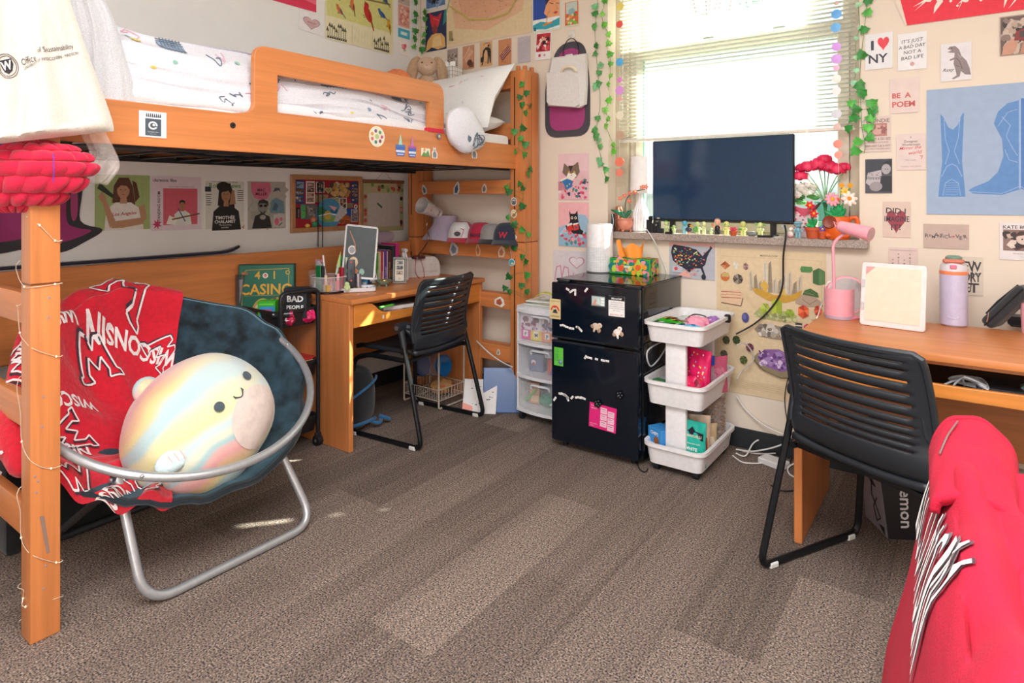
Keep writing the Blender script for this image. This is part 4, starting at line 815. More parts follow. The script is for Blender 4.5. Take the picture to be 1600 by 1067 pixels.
for i,(u0,u1,vt,vb,l,base,fn) in enumerate((
    (699,715,78,109,'grey brown photo card behind the tissue basket, leftmost of its row','a89890',lambda c: photo(c,['6f625c','c8bcb2','8c8078'],16,seed=71)),
    (723,741,73,109,'brown photo card of an open letter left of the black cat','c89070',lambda c: c.p([(.05,.5),(.6,.98),(.95,.7),(.3,.25)],'d8a68c').p([(.5,.05),(.95,.3),(.95,.05)],'7a4a38').e(.62,.25,.22,'5a3a30').l([(.1,.4),(.8,.9)],.03,'a0705a')),
    (779,799,63,103,'orange brown photo card with striped cloth right of the black cat','cf8e62',lambda c: (c.p([(.1,.4),(.8,.8),(.95,.5),(.3,.15)],'7a2e30'),[c.l([(.12 + .06 * k,.42 - .06 * k),(.8 + .04 * k,.78 - .07 * k)],.03,'e8c0b0') for k in range(4)],photo(c,['b87850'],6,seed=75))),
    (809,829,59,99,'pale lilac handwritten card right of the striped one','c5bcc2',lambda c: [c.l([(.05,.1 + .07 * k),(.95,.3 + .07 * k)],.02,'a89ea8') for k in range(10)]),
    (837,861,53,95,'white edged photo of people in red above the hanging tote','f2eeee',lambda c: (c.r(.05,.3,.95,.96,'c02a3a'),photo(c,['e8485a','2a1a20','e0a890','8a1a2c','f0d8d0'],30,(.05,.3,.95,.96),.13,78),c.e(.3,.16,.08,'c83a4a').e(.62,.16,.07,'d890a0',n=6))))):
    PW('b',u0,u1,vt,vb,'picture_card',l,fn,base,tilt=(-3 if i == 4 else 0))
def f(c):
    c.l([(.30,.88),(.5,.94),(.8,.93),(.9,.8),(.88,.62)],.03,'26241f').e(.72,.82,.09,'5a3a2a').p([(.2,.2),(.12,.05),(.2,.05),(.32,.22),(.34,.5),(.45,.66),(.6,.64),(.66,.4),(.62,.1),(.7,.08),(.76,.4),(.82,.1),(.9,.12),(.92,.6),(.8,.74),(.5,.78),(.26,.66),(.2,.4),(.08,.38),(.05,.24),(.12,.16)],'26241f').l([(.4,.2),(.5,.14),(.56,.2)],.02,'5a3a2a')
PW('b',750,769,67,105,'picture_card','tan print of an arched black cat',f,'dcae80')
# sheet behind the hanging tote (plain stand-in for the cutout)
q = MB(); X = fr(W(852,216,y=-.003),(1,0,0),(0,0,1)); w_ = W(922,200,y=-.003).x - X.translation.x; h_ = W(852,72,y=-.003).z - X.translation.z
ol = fillet([(0,0,0),(w_,0,0),(w_,h_ * .55,0),(w_ * .88,h_,0),(w_ * .3,h_,0),(0,h_ * .6,0)],.09,6,True)
q.plate([[(p.x,p.y) for p in ol]],.004,M('4a4750','paper'),X,.0008); ctr = (w_ / 2,h_ / 2)
q.plate([[(ctr[0] + (p.x - ctr[0]) * .78,ctr[1] + (p.y - ctr[1]) * .86) for p in ol]],.001,M('a8407c','paper'),X @ Matrix.Translation((0,0,.0032)),.0003)
tag(q.build('wall_cutout',smooth=0),'grey edged magenta paper cutout on the wall behind the hanging tote','paper cutout')
# cat pictures
def f(c):
    c.r(0,0,1,.62,'e8c0c8'); c.p([(0,.5),(.3,.62),(.5,.55),(.8,.6),(1,.5),(1,0),(0,0)],'e9bcc4'); rr = random.Random(14)
    c.sc(46,(.04,.03,.96,.42),.05,['e2587a','f08aa0','3f8a86','2a4a60','f4dce0','d8405f'],rr,'b').p([(.14,.60),(.2,.80),(.32,.72),(.5,.74),(.66,.82),(.72,.6),(.6,.48),(.44,.44),(.28,.5)],'7d6a5c').p([(.28,.5),(.34,.6),(.44,.56),(.54,.6),(.62,.52),(.5,.44),(.4,.44)],'f0ece4').p([(.34,.74),(.42,.6),(.5,.74)],'3a3430').e(.36,.6,.035,'d8a850').e(.54,.6,.035,'d8a850').p([(.42,.54),(.48,.54),(.45,.51)],'d87a4a')
    c.p([(.1,.42),(.3,.46),(.48,.42),(.46,.28),(.28,.22)],'2f7ab8').p([(.06,.44),(.3,.5),(.5,.44),(.48,.41),(.3,.46),(.1,.4)],'f0e8d8').p([(.52,.38),(.9,.56),(.96,.5),(.6,.32)],'e2c0c0').p([(0,.4),(.2,.34),(.24,.22),(0,.2)],'c88a92').e(.3,.3,.02,'f4e060').e(.38,.34,.02,'f4e060')
PW('b',873,920,241,312,'poster','pink print of a tabby cat reading a blue book in bed',f,'ecc9cd')
def f(c):
    rr = random.Random(15); c.p([(0,.42),(.3,.5),(.6,.74),(.9,.72),(1,.6),(1,0),(0,0)],'9cc0d8').p([(.05,.3),(.3,.5),(.4,.3)],'b8d4e4').sc(40,(.04,.03,.96,.36),.06,['e8708a','f4a8b4','4a9a9a','c8dce8','d84a5c'],rr,'b')
    c.p([(.36,.82),(.42,.74),(.56,.74),(.64,.82),(.66,.62),(.74,.4),(.84,.36),(.8,.28),(.5,.3),(.4,.36),(.28,.38),(.24,.46),(.36,.5),(.4,.6)],'23222a').e(.46,.65,.04,'e8e2c8').e(.58,.65,.04,'e8e2c8').e(.46,.65,.02,'101014').e(.58,.65,.02,'101014').p([(.28,.44),(.46,.50),(.5,.38),(.34,.32)],'d23a34').p([(.5,.48),(.66,.52),(.7,.4),(.52,.36)],'d8483e').p([(.3,.5),(.46,.54),(.48,.50),(.3,.45)],'f2ece4').p([(.5,.52),(.68,.55),(.68,.52),(.5,.48)],'f2ece4').e(.6,.44,.03,'3a5aa8')
PW('b',873,920,316,384,'poster','pink print of a black cat reading a red book',f,'f2b8bc')
def f(c):
    c.p(heart(.62,.68,.2),'c98aa0').p(heart(.62,.68,.17),'ece4ea').l([(.05,.1),(.1,.5),(.2,.55),(.24,.2),(.3,.52),(.4,.5),(.44,.1)],.025,'d48aa4').l([(.5,.1),(.54,.36)],.025,'d48aa4').l([(.6,.2),(.72,.34),(.8,.2),(.7,.08),(.6,.2)],.025,'d48aa4').l([(.2,.8),(.35,.9)],.01,'d0c4cc')
PW('b',864,925,390,443,'picture_card','pale lilac sheet with pink hand drawn letters and heart behind the fridge',f,'dcd6dc')
# --- back wall, right of the window
def f(c):
    c.p([(.02,.99),(.20,.34),(.24,.0),(1,.0),(1,1),(.02,1)],'e8213c')
    rr = random.Random(31)
    for k in range(44):
        x,y = rr.uniform(.36,.98),rr.uniform(.26,.95); a = rr.uniform(.3,1.4); L2 = rr.uniform(.04,.15); wd_ = rr.uniform(.004,.02)
        c.p([(x,y),(x - L2 * math.cos(a) * .5 - wd_,y - L2 * 1.4 * math.sin(a)),(x - L2 * math.cos(a),y - L2 * 2.2 * math.sin(a)),(x - L2 * .3 * math.cos(a) + wd_,y - L2 * math.sin(a))],'f4e6da')
    c.p([(.48,1),(.40,.60),(.46,.46),(.50,.30),(.54,.42),(.57,.26),(.62,.44),(.70,.38),(.74,.24),(.77,.44),(.84,1)],'f4e6da').sc(40,(.25,.14,.95,.6),.014,['f4e6da'],rr,'b')
PW('b',1356,1640,-70,48,'poster','big red brush stroke poster above the small cards right of the window',f,'ead9ca',outline=[(.02,1),(.12,.55),(.23,0),(1,0),(1,1)])
def f(c): c.t('I',.20,.56,.34,'39434f',bold=.05).p(heart(.66,.72,.21),'e8434e').t('NY',.10,.18,.34,'39434f',bold=.02)
PW('b',1352,1395,55,110,'picture_card','white card with I heart NY lettering right of the window',f,'e9e9eb')
def f(c):
    for i,s in enumerate(("IT'S JUST",'A BAD DAY','NOT A','BAD LIFE')): c.t(s,.5,.74 - .15 * i,.13,'3c3c42','c',.004,.15,3)
    c.l([(.5 + .09 * k / 20 * math.cos(k),.16 + .07 * k / 20 * math.sin(k)) for k in range(20)],.014,'d86a62')
PW('b',1403,1448,54,111,'picture_card','white card with the lines about a bad day, right of I heart NY',f,'ecebed')
def f(c):
    c.p([(.22,.86),(.3,.92),(.48,.92),(.6,.82),(.68,.64),(.84,.5),(.94,.3),(.98,.12),(.8,.14),(.66,.24),(.62,.10),(.42,.04),(.36,.06),(.52,.14),(.48,.30),(.42,.46),(.44,.56),(.30,.54),(.30,.58),(.44,.62),(.46,.74),(.3,.76),(.22,.78),(.36,.82)],'8d7f80').l([(.5,.6),(.62,.5),(.7,.3)],.03,'6a5c5e').l([(.56,.7),(.66,.6)],.03,'b0a4a4').l([(.5,.4),(.62,.36)],.02,'6a5c5e').e(.36,.87,.02,'2a2426').t('Rexy',.05,.26,.12,'2a2a2c','l',.0,.4)
PW('b',1470,1518,70,128,'picture_card','white card with a grey standing dinosaur',f,'e6e3e6')
def f(c):
    c.r(.03,.03,.97,.97,'6a5650'); photo(c,['3a2e2c','8a746a','b8a090','c8b4a4'],50,seed=88,s=.14); c.p([(.05,.02),(.1,.25),(.3,.42),(.46,.3),(.4,.1),(.3,.02)],'c8947c').p([(.5,.02),(.6,.3),(.75,.4),(.97,.3),(.97,.02)],'b98670').p([(.36,.36),(.42,.6),(.86,.66),(.9,.4),(.6,.34)],'8c2f2c').r(.5,.42,.76,.58,'4a3a38').e(.45,.63,.05,'2a2020')
PW('b',1562,1625,27,88,'picture_card','photo card of hands holding a small red camera at the right edge',f,'b09a90')
PW('b',1390,1436,124,178,'picture_card','pale pink card reading BE A POEM in red letters',lambda c: c.t('BE  A',.08,.44,.20,'c95a5a',bold=.03).t('POEM',.08,.18,.22,'c95a5a',bold=.03),'e4d1cb')
def f(c):
    c.t('BLONDIE',.08,.82,.15,'7a5a58',bold=.01).r(.12,.44,.86,.80,'b98078').e(.5,.62,.2,'d8aaa0',.14); photo(c,['98605c','d0a49a'],14,(.12,.44,.86,.8),.1,91); c.t('WHISKEY A GO GO',.5,.33,.10,'7a5a58','c',.005).t('LOS ANGELES CALIFORNIA',.5,.25,.045,'7a5a58','c').t('FEBRUARY 2 & 3 1977',.5,.14,.08,'7a5a58','c').t('DON\'T MISS IT ONE NIGHT ONLY',.5,.07,.04,'7a5a58','c')
PW('b',1350,1392,183,238,'picture_card','beige concert card half hidden by ivy right of the window',f,'ddcac2')
PW('b',1352,1394,249,302,'picture_card','black and white photo card of a person in a cap reading a newspaper',lambda c: c.r(.02,.55,.98,.98,'3a3d47').e(.78,.70,.17,'a8a4a8',.15).p([(.55,.86),(.98,.98),(.98,.8),(.7,.88)],'24262c').p([(.02,.3),(.1,.6),(.6,.68),(.64,.3),(.4,.1)],'b9b2b6').p([(.6,.5),(.98,.5),(.98,.05),(.5,.05)],'2a2c34').t('MODERN',.05,.40,.10,'3a3a40').e(.4,.2,.24,'9a9498',.14).sc(12,(.1,.4,.55,.6),.05,['6a666a'],RN).e(.76,.7,.02,'3a3438').e(.84,.7,.02,'3a3438'),'55565e')
def f(c): c.t('Designer',.5,.76,.09,'5a4c50','c',.005).t('Workroom',.5,.67,.09,'5a4c50','c',.005).t('Mirror the',.08,.56,.12,'d05058','l',.005,.4,3).t('world',.4,.42,.13,'d05058','l',.005,.4,6).t('Paris London',.5,.26,.05,'a08c90','c').t('AGAINST THE GRAIN',.5,.08,.05,'b09c9c','c').l([(.48,.88),(.5,.93),(.52,.88)],.01,'5a4c50').l([(.82,.38),(.9,.38),(.86,.30)],.02,'d05058')
PW('b',1401,1446,210,266,'picture_card','pale pink card with red handwriting left of the boots poster',f,'e2d0cb')
def f(c):
    c.p(heart(.48,.48,.36),'9a3c4a'); 
    for i,(s,x,y) in enumerate((('DID I',.08,.68),('IMAGINE',.04,.44),('IT?',.28,.20))): c.t(s,x,y,.22,'332f38','l',.012,0,-3 + 3 * i)
PW('b',1380,1423,315,370,'picture_card','tan card with a dark red heart and black scrawled question',f,'dcc5b8')
def boot(c,x,s,col,hi):
    P = lambda pts: [(x + a * s,b) for a,b in pts]
    c.p(P([(.0,.88),(.04,.94),(.16,.98),(.30,.99),(.30,.18),(.27,.16),(.16,.26),(.02,.20),(-.22,.155),(-.26,.18),(-.24,.20),(-.06,.30),(.05,.42),(.07,.6),(.03,.75)]),col)
    c.l(P([(-.25,.17),(.0,.17),(.16,.22),(.27,.13)]),.006,hi).l(P([(.06,.9),(.14,.8),(.10,.68),(.18,.6),(.24,.72),(.2,.86),(.12,.92)]),.006,hi).l(P([(.02,.84),(.12,.62),(.13,.5),(.24,.48),(.26,.4)]),.006,hi).l(P([(.24,.97),(.24,.3)]),.006,hi)
def f(c):
    x0 = .19
    c.p([(.11,.80),(.13,.78),(.175,.69),(.21,.67),(.25,.71),(.28,.79),(.295,.80),(.285,.55),(.28,.42),(.30,.22),(.305,.14),(.095,.14),(.10,.22),(.125,.42),(.12,.55)],'5a8ac4')
    c.l([(.14,.75),(.15,.6),(.18,.5),(.15,.40)],.005,'9ab4dc').l([(.265,.75),(.25,.6),(.22,.5),(.26,.40)],.005,'9ab4dc').l([(.12,.30),(.16,.38),(.2,.4),(.24,.38),(.28,.30)],.006,'9ab4dc').l([(.13,.15),(.15,.25),(.2,.28),(.25,.25),(.27,.15)],.005,'9ab4dc')
    for k in range(6): c.l([(.15,.16 + .018 * k),(.25,.16 + .018 * k)],.003,'9ab4dc')
    c.X = c.X @ Matrix.Translation((-.14 * c.w,0,0)); c.p([(min(p[0],1.14),p[1]) for p in [(.66,.70),(.69,.79),(.76,.85),(.86,.87),(1.14,.87),(1.14,.16),(.97,.14),(.86,.20),(.72,.155),(.50,.165),(.47,.19),(.50,.21),(.62,.26),(.69,.33),(.73,.45),(.72,.58)]],'5a8ac4')
    c.r(.84,.2,.855,.87,'9ab4dc').r(.855,.2,.91,.88,'4a7abc').l([(.48,.18),(.72,.165),(.85,.22),(.95,.15)],.005,'9ab4dc').l([(.72,.75),(.78,.68),(.75,.6),(.80,.5),(.83,.45)],.005,'9ab4dc').l([(.69,.68),(.76,.78),(.83,.80)],.005,'9ab4dc').l([(.74,.5),(.77,.42),(.83,.4)],.005,'9ab4dc')
PW('b',1448,1660,141,334.5,'poster','large light blue poster of two darker blue cowboy boots',f,'9fb4d0')
def f(c):
    for i,(ch_,x,y,s_,a) in enumerate((('R',.03,.44,.22,4),('o',.12,.48,.18,0),('M',.18,.42,.17,-6),('A',.24,.48,.22,0),('N',.31,.44,.18,0),('T',.37,.46,.20,4),('i',.43,.44,.2,0),('C',.46,.42,.2,0),('L',.56,.46,.22,6),('V',.71,.44,.22,0),('E',.79,.38,.22,0),('R',.88,.44,.2,5))): c.t(ch_,x,y,s_,'4a4248','l',.008,0,a)
    c.p(heart(.665,.5,.035),'c8444c')
PW('b',1443,1514,349.5,387,'picture_card','greyish pink card with ROMANTIC LOVER in uneven letters',f,'c5aea4')
def f(c):
    c.r(.07,.24,.93,.80,'8a6f68').t('KATE BUSH',.06,.82,.13,'4a4044','l',.01); photo(c,['c8b0a4','5a4440','a48c80','e0d0c6','3a2c2c'],34,(.07,.24,.93,.8),.12,97); c.e(.5,.54,.16,'d8c4b8',.13).p([(.3,.62),(.4,.76),(.7,.76),(.78,.5),(.66,.6),(.5,.66)],'4a342e').e(.46,.55,.02,'2a2020').e(.57,.54,.02,'2a2020').t('live at the studio 1979',.5,.16,.05,'8a8084','c').t('one night',.5,.08,.04,'8a8084','c')
PW('b',1562,1640,346.5,405,'poster','white framed brown portrait poster with KATE BUSH heading',f,'e6e0e0')
def f(c):
    for k in range(4): c.r(.12 + .2 * k,.05,.15 + .2 * k,.4 + .2 * (k % 2),'b8a09c').e(.135 + .2 * k,.46 + .2 * (k % 2),.03,'8a7470').e(.135 + .2 * k,.58 + .2 * (k % 2),.02,'6a5450')
    c.r(.04,.9,.96,.92,'c8b0aa')
PW('b',1389,1434,386,432,'picture_card','pale pink card with faint candle drawings behind the white tablet case',f,'e0cbc4')
def f(c):
    for i,s in enumerate(('NEW','STORY','YET')): c.t(s,.05,.64 - .28 * i,.34,'3a363a','l',.02,0,0,.9)
    c.l([(.1,.6),(.5,.5),(.9,.58)],.03,'3a363a').l([(.6,.1),(.7,.9)],.03,'3a363a')
PW('b',1487,1536,400,459,'picture_card','beige card with thick black abstract letters behind the lilac bottle',f,'d9cdbd')
# --- below the sill
def f(c):
    c.r(0,0,1,1,'b7bac4').p([(0,.86),(.4,.92),(.8,.9),(1,.86),(1,1),(0,1)],'e4b6ac')
    us = [(.04,.70),(.06,.86),(.10,.93),(.45,.87),(.52,.84),(.60,.82),(.68,.72),(.74,.64),(.80,.74),(.88,.84),(.91,.93),(.95,.88),(.88,.74),(.84,.62),(.82,.52),(.80,.42),(.74,.34),(.77,.24),(.80,.12),(.76,.12),(.70,.30),(.60,.30),(.52,.26),(.44,.16),(.38,.24),(.30,.30),(.18,.38),(.08,.48)]
    c.p(us,'26293a'); rr = random.Random(44)
    for k in range(60):
        x,y = rr.uniform(.1,.78),rr.uniform(.38,.84)
        if y > .9 - x * .15: continue
        c.p([(x - .018,y - .015),(x + .018,y - .012),(x + .014,y + .02),(x - .014,y + .018)],rr.choice(['e8603a','e8c83a','5ab8a8','e84a6a','f0a050','d8e0a0','f0e6d8','c83a4a']))
    for k in range(26): x,y = rr.uniform(.1,.78),rr.uniform(.36,.8); c.r(x,y,x + .03,y + .006,'d8d4d0')
    c.r(.08,.16,.30,.32,'c4c8d4').e(.16,.26,.04,'d84a5a').p([(.12,.02),(.3,.06),(.5,.02),(.44,.2),(.36,.22)],'eab0a4').e(.77,.08,.05,'26293a',.08).sc(14,(.38,.1,.7,.3),.04,['d8606a','7a8aa8','e8a090'],rr)
PW('b',1046,1117,377.5,433,'poster','grey and pink poster with a dark map of the United States',f,'b7bac4')
def f(c):
    c.r(.01,.01,.99,.99,'dfc9a4').t('MINERALOGIE',.5,.955,.018,'6a5a44','c',.004).l([(.04,.945),(.96,.945)],.002,'c0aa84').l([(.04,.07),(.04,.945)],.002,'c0aa84').l([(.96,.07),(.96,.945)],.002,'c0aa84')
    rr = random.Random(6)
    def gem(x,y,rx,ry,cols,n=7,a=0):
        P = [(x + rx * math.cos(a + 6.283 * k / n),y + ry * math.sin(a + 6.283 * k / n)) for k in range(n)]
        for k in range(n): c.p([(x + rx * .15,y + ry * .1),P[k],P[(k + 1) % n]],cols[k % len(cols)])
    gem(.085,.88,.05,.03,['b8643a','9a4a2a','d08a5a'],4); gem(.19,.885,.03,.028,['e4dccc','d4ccbc'],6); gem(.285,.88,.028,.026,['a07a78','7a5658','b89490'],6,.5)
    c.e(.085,.80,.045,'c8703a').p([(.05,.80),(.06,.825),(.12,.83),(.125,.80)],'c8b070'); gem(.21,.79,.05,.036,['6a625a','3a342e','98908a'],8)
    for k in range(11):
        x = .34 + .043 * k; h = rr.uniform(.07,.16) if k not in (3,4) else .21; c.p([(x - .02,.715),(x - .012 + .01 * (k - 5) / 5,.70 + h),(x + .012 + .012 * (k - 5) / 5,.72 + h),(x + .025,.715)],rr.choice(['c8bca8','b0a48e','9a8c78','d8d0c0'])); c.l([(x,.72),(x + .01 * (k - 5) / 5,.70 + h)],.004,'7a6c58')
    c.p([(.30,.78),(.34,.74),(.45,.73),(.55,.70),(.70,.71),(.80,.75),(.78,.69),(.65,.655),(.5,.66),(.38,.70)],'c79a35').p([(.42,.76),(.46,.80),(.50,.76),(.48,.71)],'d8ae4a').p([(.60,.72),(.64,.76),(.66,.70)],'e0bc5a')
    c.p([(.04,.68),(.06,.715),(.22,.715),(.26,.69),(.24,.61),(.06,.62)],'e0c0a0'); [c.l([(.05,.695 - .02 * k),(.24,.70 - .02 * k)],.006,['b8543c','c8805c','a84a34'][k % 3]) for k in range(3)]; c.l([(.05,.618),(.24,.606),(.26,.66)],.008,'7a5a44')
    c.p([(.78,.885),(.79,.905),(.88,.905),(.89,.885),(.87,.868),(.79,.868)],'4f8a4a').p([(.89,.80),(.89,.88),(.94,.90),(.99,.88),(.99,.80),(.94,.79)],'3d6a3c').p([(.94,.79),(.94,.895),(.985,.875),(.985,.80)],'5a8450')
    c.p([(.74,.68),(.80,.72),(.88,.725),(.95,.69),(.98,.655),(.84,.645),(.74,.66)],'b09a86').p([(.80,.72),(.82,.75),(.87,.765),(.93,.74),(.94,.71),(.87,.715)],'44683a').l([(.80,.69),(.86,.66),(.92,.69)],.005,'7a6854')
    c.p([(.36,.56),(.42,.54),(.6,.53),(.74,.54),(.75,.58),(.66,.60),(.5,.60),(.42,.61)],'a8b070'); gem(.47,.60,.05,.045,['a8bc3a','8ca42c','c4d45a'],6); c.p([(.53,.57),(.53,.66),(.57,.68),(.62,.66),(.62,.57)],'b4c83e').p([(.57,.57),(.57,.68),(.62,.66),(.62,.57)],'93aa2e'); gem(.69,.59,.045,.03,['9cb438','86a030'],6); c.sc(30,(.38,.535,.74,.575),.02,['7c8850','c8cc98','98a468'],rr,'b')
    c.e(.285,.53,.035,'4a4a88',.035).e(.275,.535,.016,'6a6aa8',.02); gem(.81,.61,.052,.045,['d8502a','b83a20','f07a44'],6,.5); gem(.935,.625,.035,.035,['c8482e','e06a4a','a03420'],8); gem(.845,.505,.035,.03,['b03050','8a2440','d0506e'],7); c.r(.74,.50,.80,.535,'3c3a38').r(.74,.512,.80,.519,'d8d0c0')
    c.p([(.37,.46),(.42,.50),(.56,.50),(.66,.49),(.70,.45),(.62,.41),(.45,.415)],'8a8072').sc(26,(.42,.425,.66,.485),.035,['c8c4bc','e8e6e0','6a6258','aaa498'],rr,'b')
    for (x,y,cs) in ((.10,.36,['5a5a38','3c4028']),(.20,.37,['44582c','2c3c1c']),(.33,.33,['7a3c5c','5a2a44']),(.27,.24,['5c6a34','3c481f']),(.08,.26,['6a6a58','4a4a3c'])): gem(x,y,.038,.03,cs,8)
    c.p([(.36,.26),(.42,.20),(.6,.16),(.78,.175),(.80,.26),(.70,.31),(.5,.32),(.4,.30)],'8f8264').p([(.40,.27),(.46,.33),(.6,.345),(.7,.31),(.74,.23),(.62,.195),(.46,.22)],'8a5fa0').sc(50,(.42,.215,.7,.32),.022,['a484c0','6a3f80','d8c4e4','5a3470'],rr,'b').l([(.37,.25),(.46,.19),(.62,.155),(.78,.17)],.008,'6a6048')
    for i in range(5): c.l([(.12,.10 - .012 * i),(.88,.10 - .012 * i)],.002,'b8a480')
    for k in range(16): c.l([(rr.uniform(.05,.3),rr.uniform(.1,.9)),(rr.uniform(.7,.95),rr.uniform(.1,.9))],.0015,'d6be96')
o = PW('b',1120,1291,387,608,'poster','tall cream mineral chart below the window sill',f,'e1cca6')
# small hook plate above the hanging tote, light fixture cards
# ---------------------------------------------------------------- dish chair with plush and blanket
DC = Vector((.861,-2.11,.603)); DR = .466; DT = .474; DY = -.058
fw = Vector((math.cos(DY),math.sin(DY),0)); e1 = Vector((-math.sin(DY),math.cos(DY),0)); e2 = -fw * math.cos(DT) + Vector((0,0,math.sin(DT))); e3 = e1.cross(e2); e3 = e3 if e3.z > 0 else -e3
def ring(a,r=1.0,n=0.0): return DC + (e1 * math.cos(a) + e2 * math.sin(a)) * DR * r + e3 * n
def sm(x): x = max(0,min(1,x)); return x * x * (3 - 2 * x)
def dish(a,r,lift=0.0):
    """saucer cloth: angle a, radius r 0..1; sags low at the front"""
    low = sm(.5 - .75 * math.sin(a)) * .105
    wr = .010 * math.sin(a * 17 + 3 * math.sin(a * 3)) * r * r + .006 * nz(a * 3,r * 4,2)
    top = sm((math.sin(a) + .38) / .3) * sm((2.75 - (a % (2 * PI) if a % (2 * PI) < 4 else 0)) / .5); t6 = r ** 9 * top   # the cloth sleeve wraps the ring except at the front and left
    return ring(a,r * .985 + .055 * t6,-.012 + top * (.062 * sm((r - .85) / .1) - .03 * sm((r - .96) / .04)) - low * r ** 3 - .255 * (1 - r ** 2.3) + wr * .8 + lift)
dc = thing('saucer_chair','round dark teal plush saucer chair on folding silver tube legs','chair',(0,0,0))
VEL = M('1f3440','velvet'); SIL = M('b9bdc2','metal',.3,.6); DKM = M('4a4d52','metal',.4,.6)
q = MB(); q.surf(lambda u,v: dish(2 * PI * u,max(v,.001)),96,30,VEL,cu=True); q.build('seat_cloth',dc,solid=.022)
q = MB(); q.tube([dish(2 * PI * i / 96,1.0,.004) for i in range(96)],.011,M('14222b','fabric'),8,True); q.build('piping',dc)
q = MB(); q.tube([ring(2 * PI * i / 96,1.0,.0) for i in range(96)],.0145,SIL,12,True); q.build('ring_tube',dc)
aL,aR = R_(232),R_(-28)
fa,fb = Vector((1.165,-2.375,.016)),Vector((1.17,-1.76,.016))
ra,rb2 = Vector((.50,-2.42,.016)),Vector((.50,-1.80,.016))
pL = ring(aL,1.0,-.03); pR = ring(aR,1.0,-.03); hL = ring(R_(228),1.0,-.05); hR = ring(R_(-50),1.0,-.09)
hL = W(182,748,x=1.02); hR = W(432,700,x=1.03)
bL = Vector((.60,-2.42,.42)); bR = Vector((.55,-1.78,.44))
q = MB(); q.tube(fillet([hL + Vector((-.0,0,.02)),fa,fb,hR + Vector((0,0,.02))],.10,8),.0145,SIL,12); q.build('leg_loop',dc)
q = MB(); q.tube(fillet([hL + Vector((.02,-.01,-.01)),ra,rb2,hR + Vector((.01,.01,-.02))],.08,8),.013,DKM,12); q.build('leg_loop',dc)
for h in (hL,hR):
    q = MB(); q.box((0,0,0),(.035,.03,.05),DKM,.006,X=Matrix.Translation(h)); q.cyl(h + Vector((0,-.02,0)),h + Vector((0,.02,0)),.008,SIL,n=12); q.build('hinge',dc)
for px,py in ((180,735),(479,637)):
    q = MB(); p = ring(R_(236) if px < 200 else R_(8)); q.ell(p + Vector((.012,-.008,.006)),(.006,.006,.006),M('d8dadc','metal')); q.build('rivet',dc)
# blanket
BR = M('d3142f','plush'); BW = M('f1e9e9','plush'); BD = M('3a2a3c','plush')
BA0,BA1 = R_(70),R_(248)
def blank(u,v):
    a = BA0 + (BA1 - BA0) * u; r = .02 + 1.10 * v; f = nz(u * 5,v * 2.2,3) * .05 + .016 * math.sin(u * 23 + 4 * v) * sm(v * 1.6)
    lowf = sm((math.degrees(a) - 190) / 40)
    f += lowf * .022 * math.sin(u * 75 + 6 * v)
    over = max(0,v - .88) / .12; hump = sm(1 - abs(math.degrees(a) - 128) / 60)
    p = dish(a,min(r,1.0),.036 + f * .8 + .05 * hump * sm((v - .4) * 2))
    d = (e1 * math.cos(a) + e2 * math.sin(a))
    p += d * (.045 * min(over,1) * (1 + .5 * hump)) * (1 - lowf * .9); p += e3 * (-.05 * over * over + .03 * sm(over) * (1 - lowf)) 
    return p
bm_ = MB(); bm_.surf(blank,120,60,BR)
bsurf = onsurf(blank,.0035,.004)
if (bsurf(.4,.5) - blank(.4,.5)).dot(e3) < 0: bsurf = onsurf(blank,-.0035,.004)
def onb(cu,cv,s,ang,mir=1):
    ca,sa = math.cos(R_(ang)),math.sin(R_(ang)); ku = 1 / (DR * .75 * (BA1 - BA0)); kv = 1 / (DR * 1.15)
    def g(x,y):
        x *= mir; return bsurf(min(max(cu + (x * ca - y * sa) * s * ku,.002),.998),min(max(cv + (x * sa + y * ca) * s * kv,.01),.995))
    return g
def strip_on(mb,g,pts,wd,m,closed=True):
    P = [Vector((a,b,0)) for a,b in pts]; n = len(P)
    for i in range(n if closed else n - 1):
        a,b = P[i],P[(i + 1) % n]; d = (b - a); L_ = d.length; d.normalize(); qv = Vector((-d.y,d.x,0)) * wd / 2; k = max(1,int(L_ / .12)); vs = []
        for j in range(k + 1):
            p = a.lerp(b,j / k); vs += [g(p.x + qv.x,p.y + qv.y),g(p.x - qv.x,p.y - qv.y)]
        mb.add(vs,[(2 * j,2 * j + 1,2 * j + 3,2 * j + 2) for j in range(k)],m)
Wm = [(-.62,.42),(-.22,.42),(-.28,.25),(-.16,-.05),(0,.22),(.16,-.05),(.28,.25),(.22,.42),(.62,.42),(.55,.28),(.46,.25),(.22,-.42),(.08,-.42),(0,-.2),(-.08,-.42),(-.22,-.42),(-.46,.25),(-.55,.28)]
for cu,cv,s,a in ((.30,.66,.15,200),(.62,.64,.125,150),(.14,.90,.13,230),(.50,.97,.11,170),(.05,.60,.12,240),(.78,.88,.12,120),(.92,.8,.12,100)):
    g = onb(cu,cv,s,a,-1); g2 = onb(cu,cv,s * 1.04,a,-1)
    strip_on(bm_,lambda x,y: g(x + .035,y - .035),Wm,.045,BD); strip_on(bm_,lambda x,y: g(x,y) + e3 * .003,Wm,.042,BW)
for cu,cv,s,a,st in ((.14,.66,.062,205,'WISCONSIN'),(.40,.90,.040,195,'WISCONSIN'),(.66,.86,.058,100,'WISCONSIN'),(.50,.62,.052,240,'WISCO'),(.88,.95,.05,100,'WISCO')):
    g = onb(cu,cv,s,a,-1); vs,fs = text_geo(st,.03,0,1,True); w_ = max(v[0] for v in vs)
    bm_.add([g(v[0] - w_ / 2,v[1] * 1.25 - .4) for v in vs],fs,BW)
o = bm_.build('blanket',solid=None); tag(o,'red fleece blanket with white college lettering draped in the saucer chair','blanket')
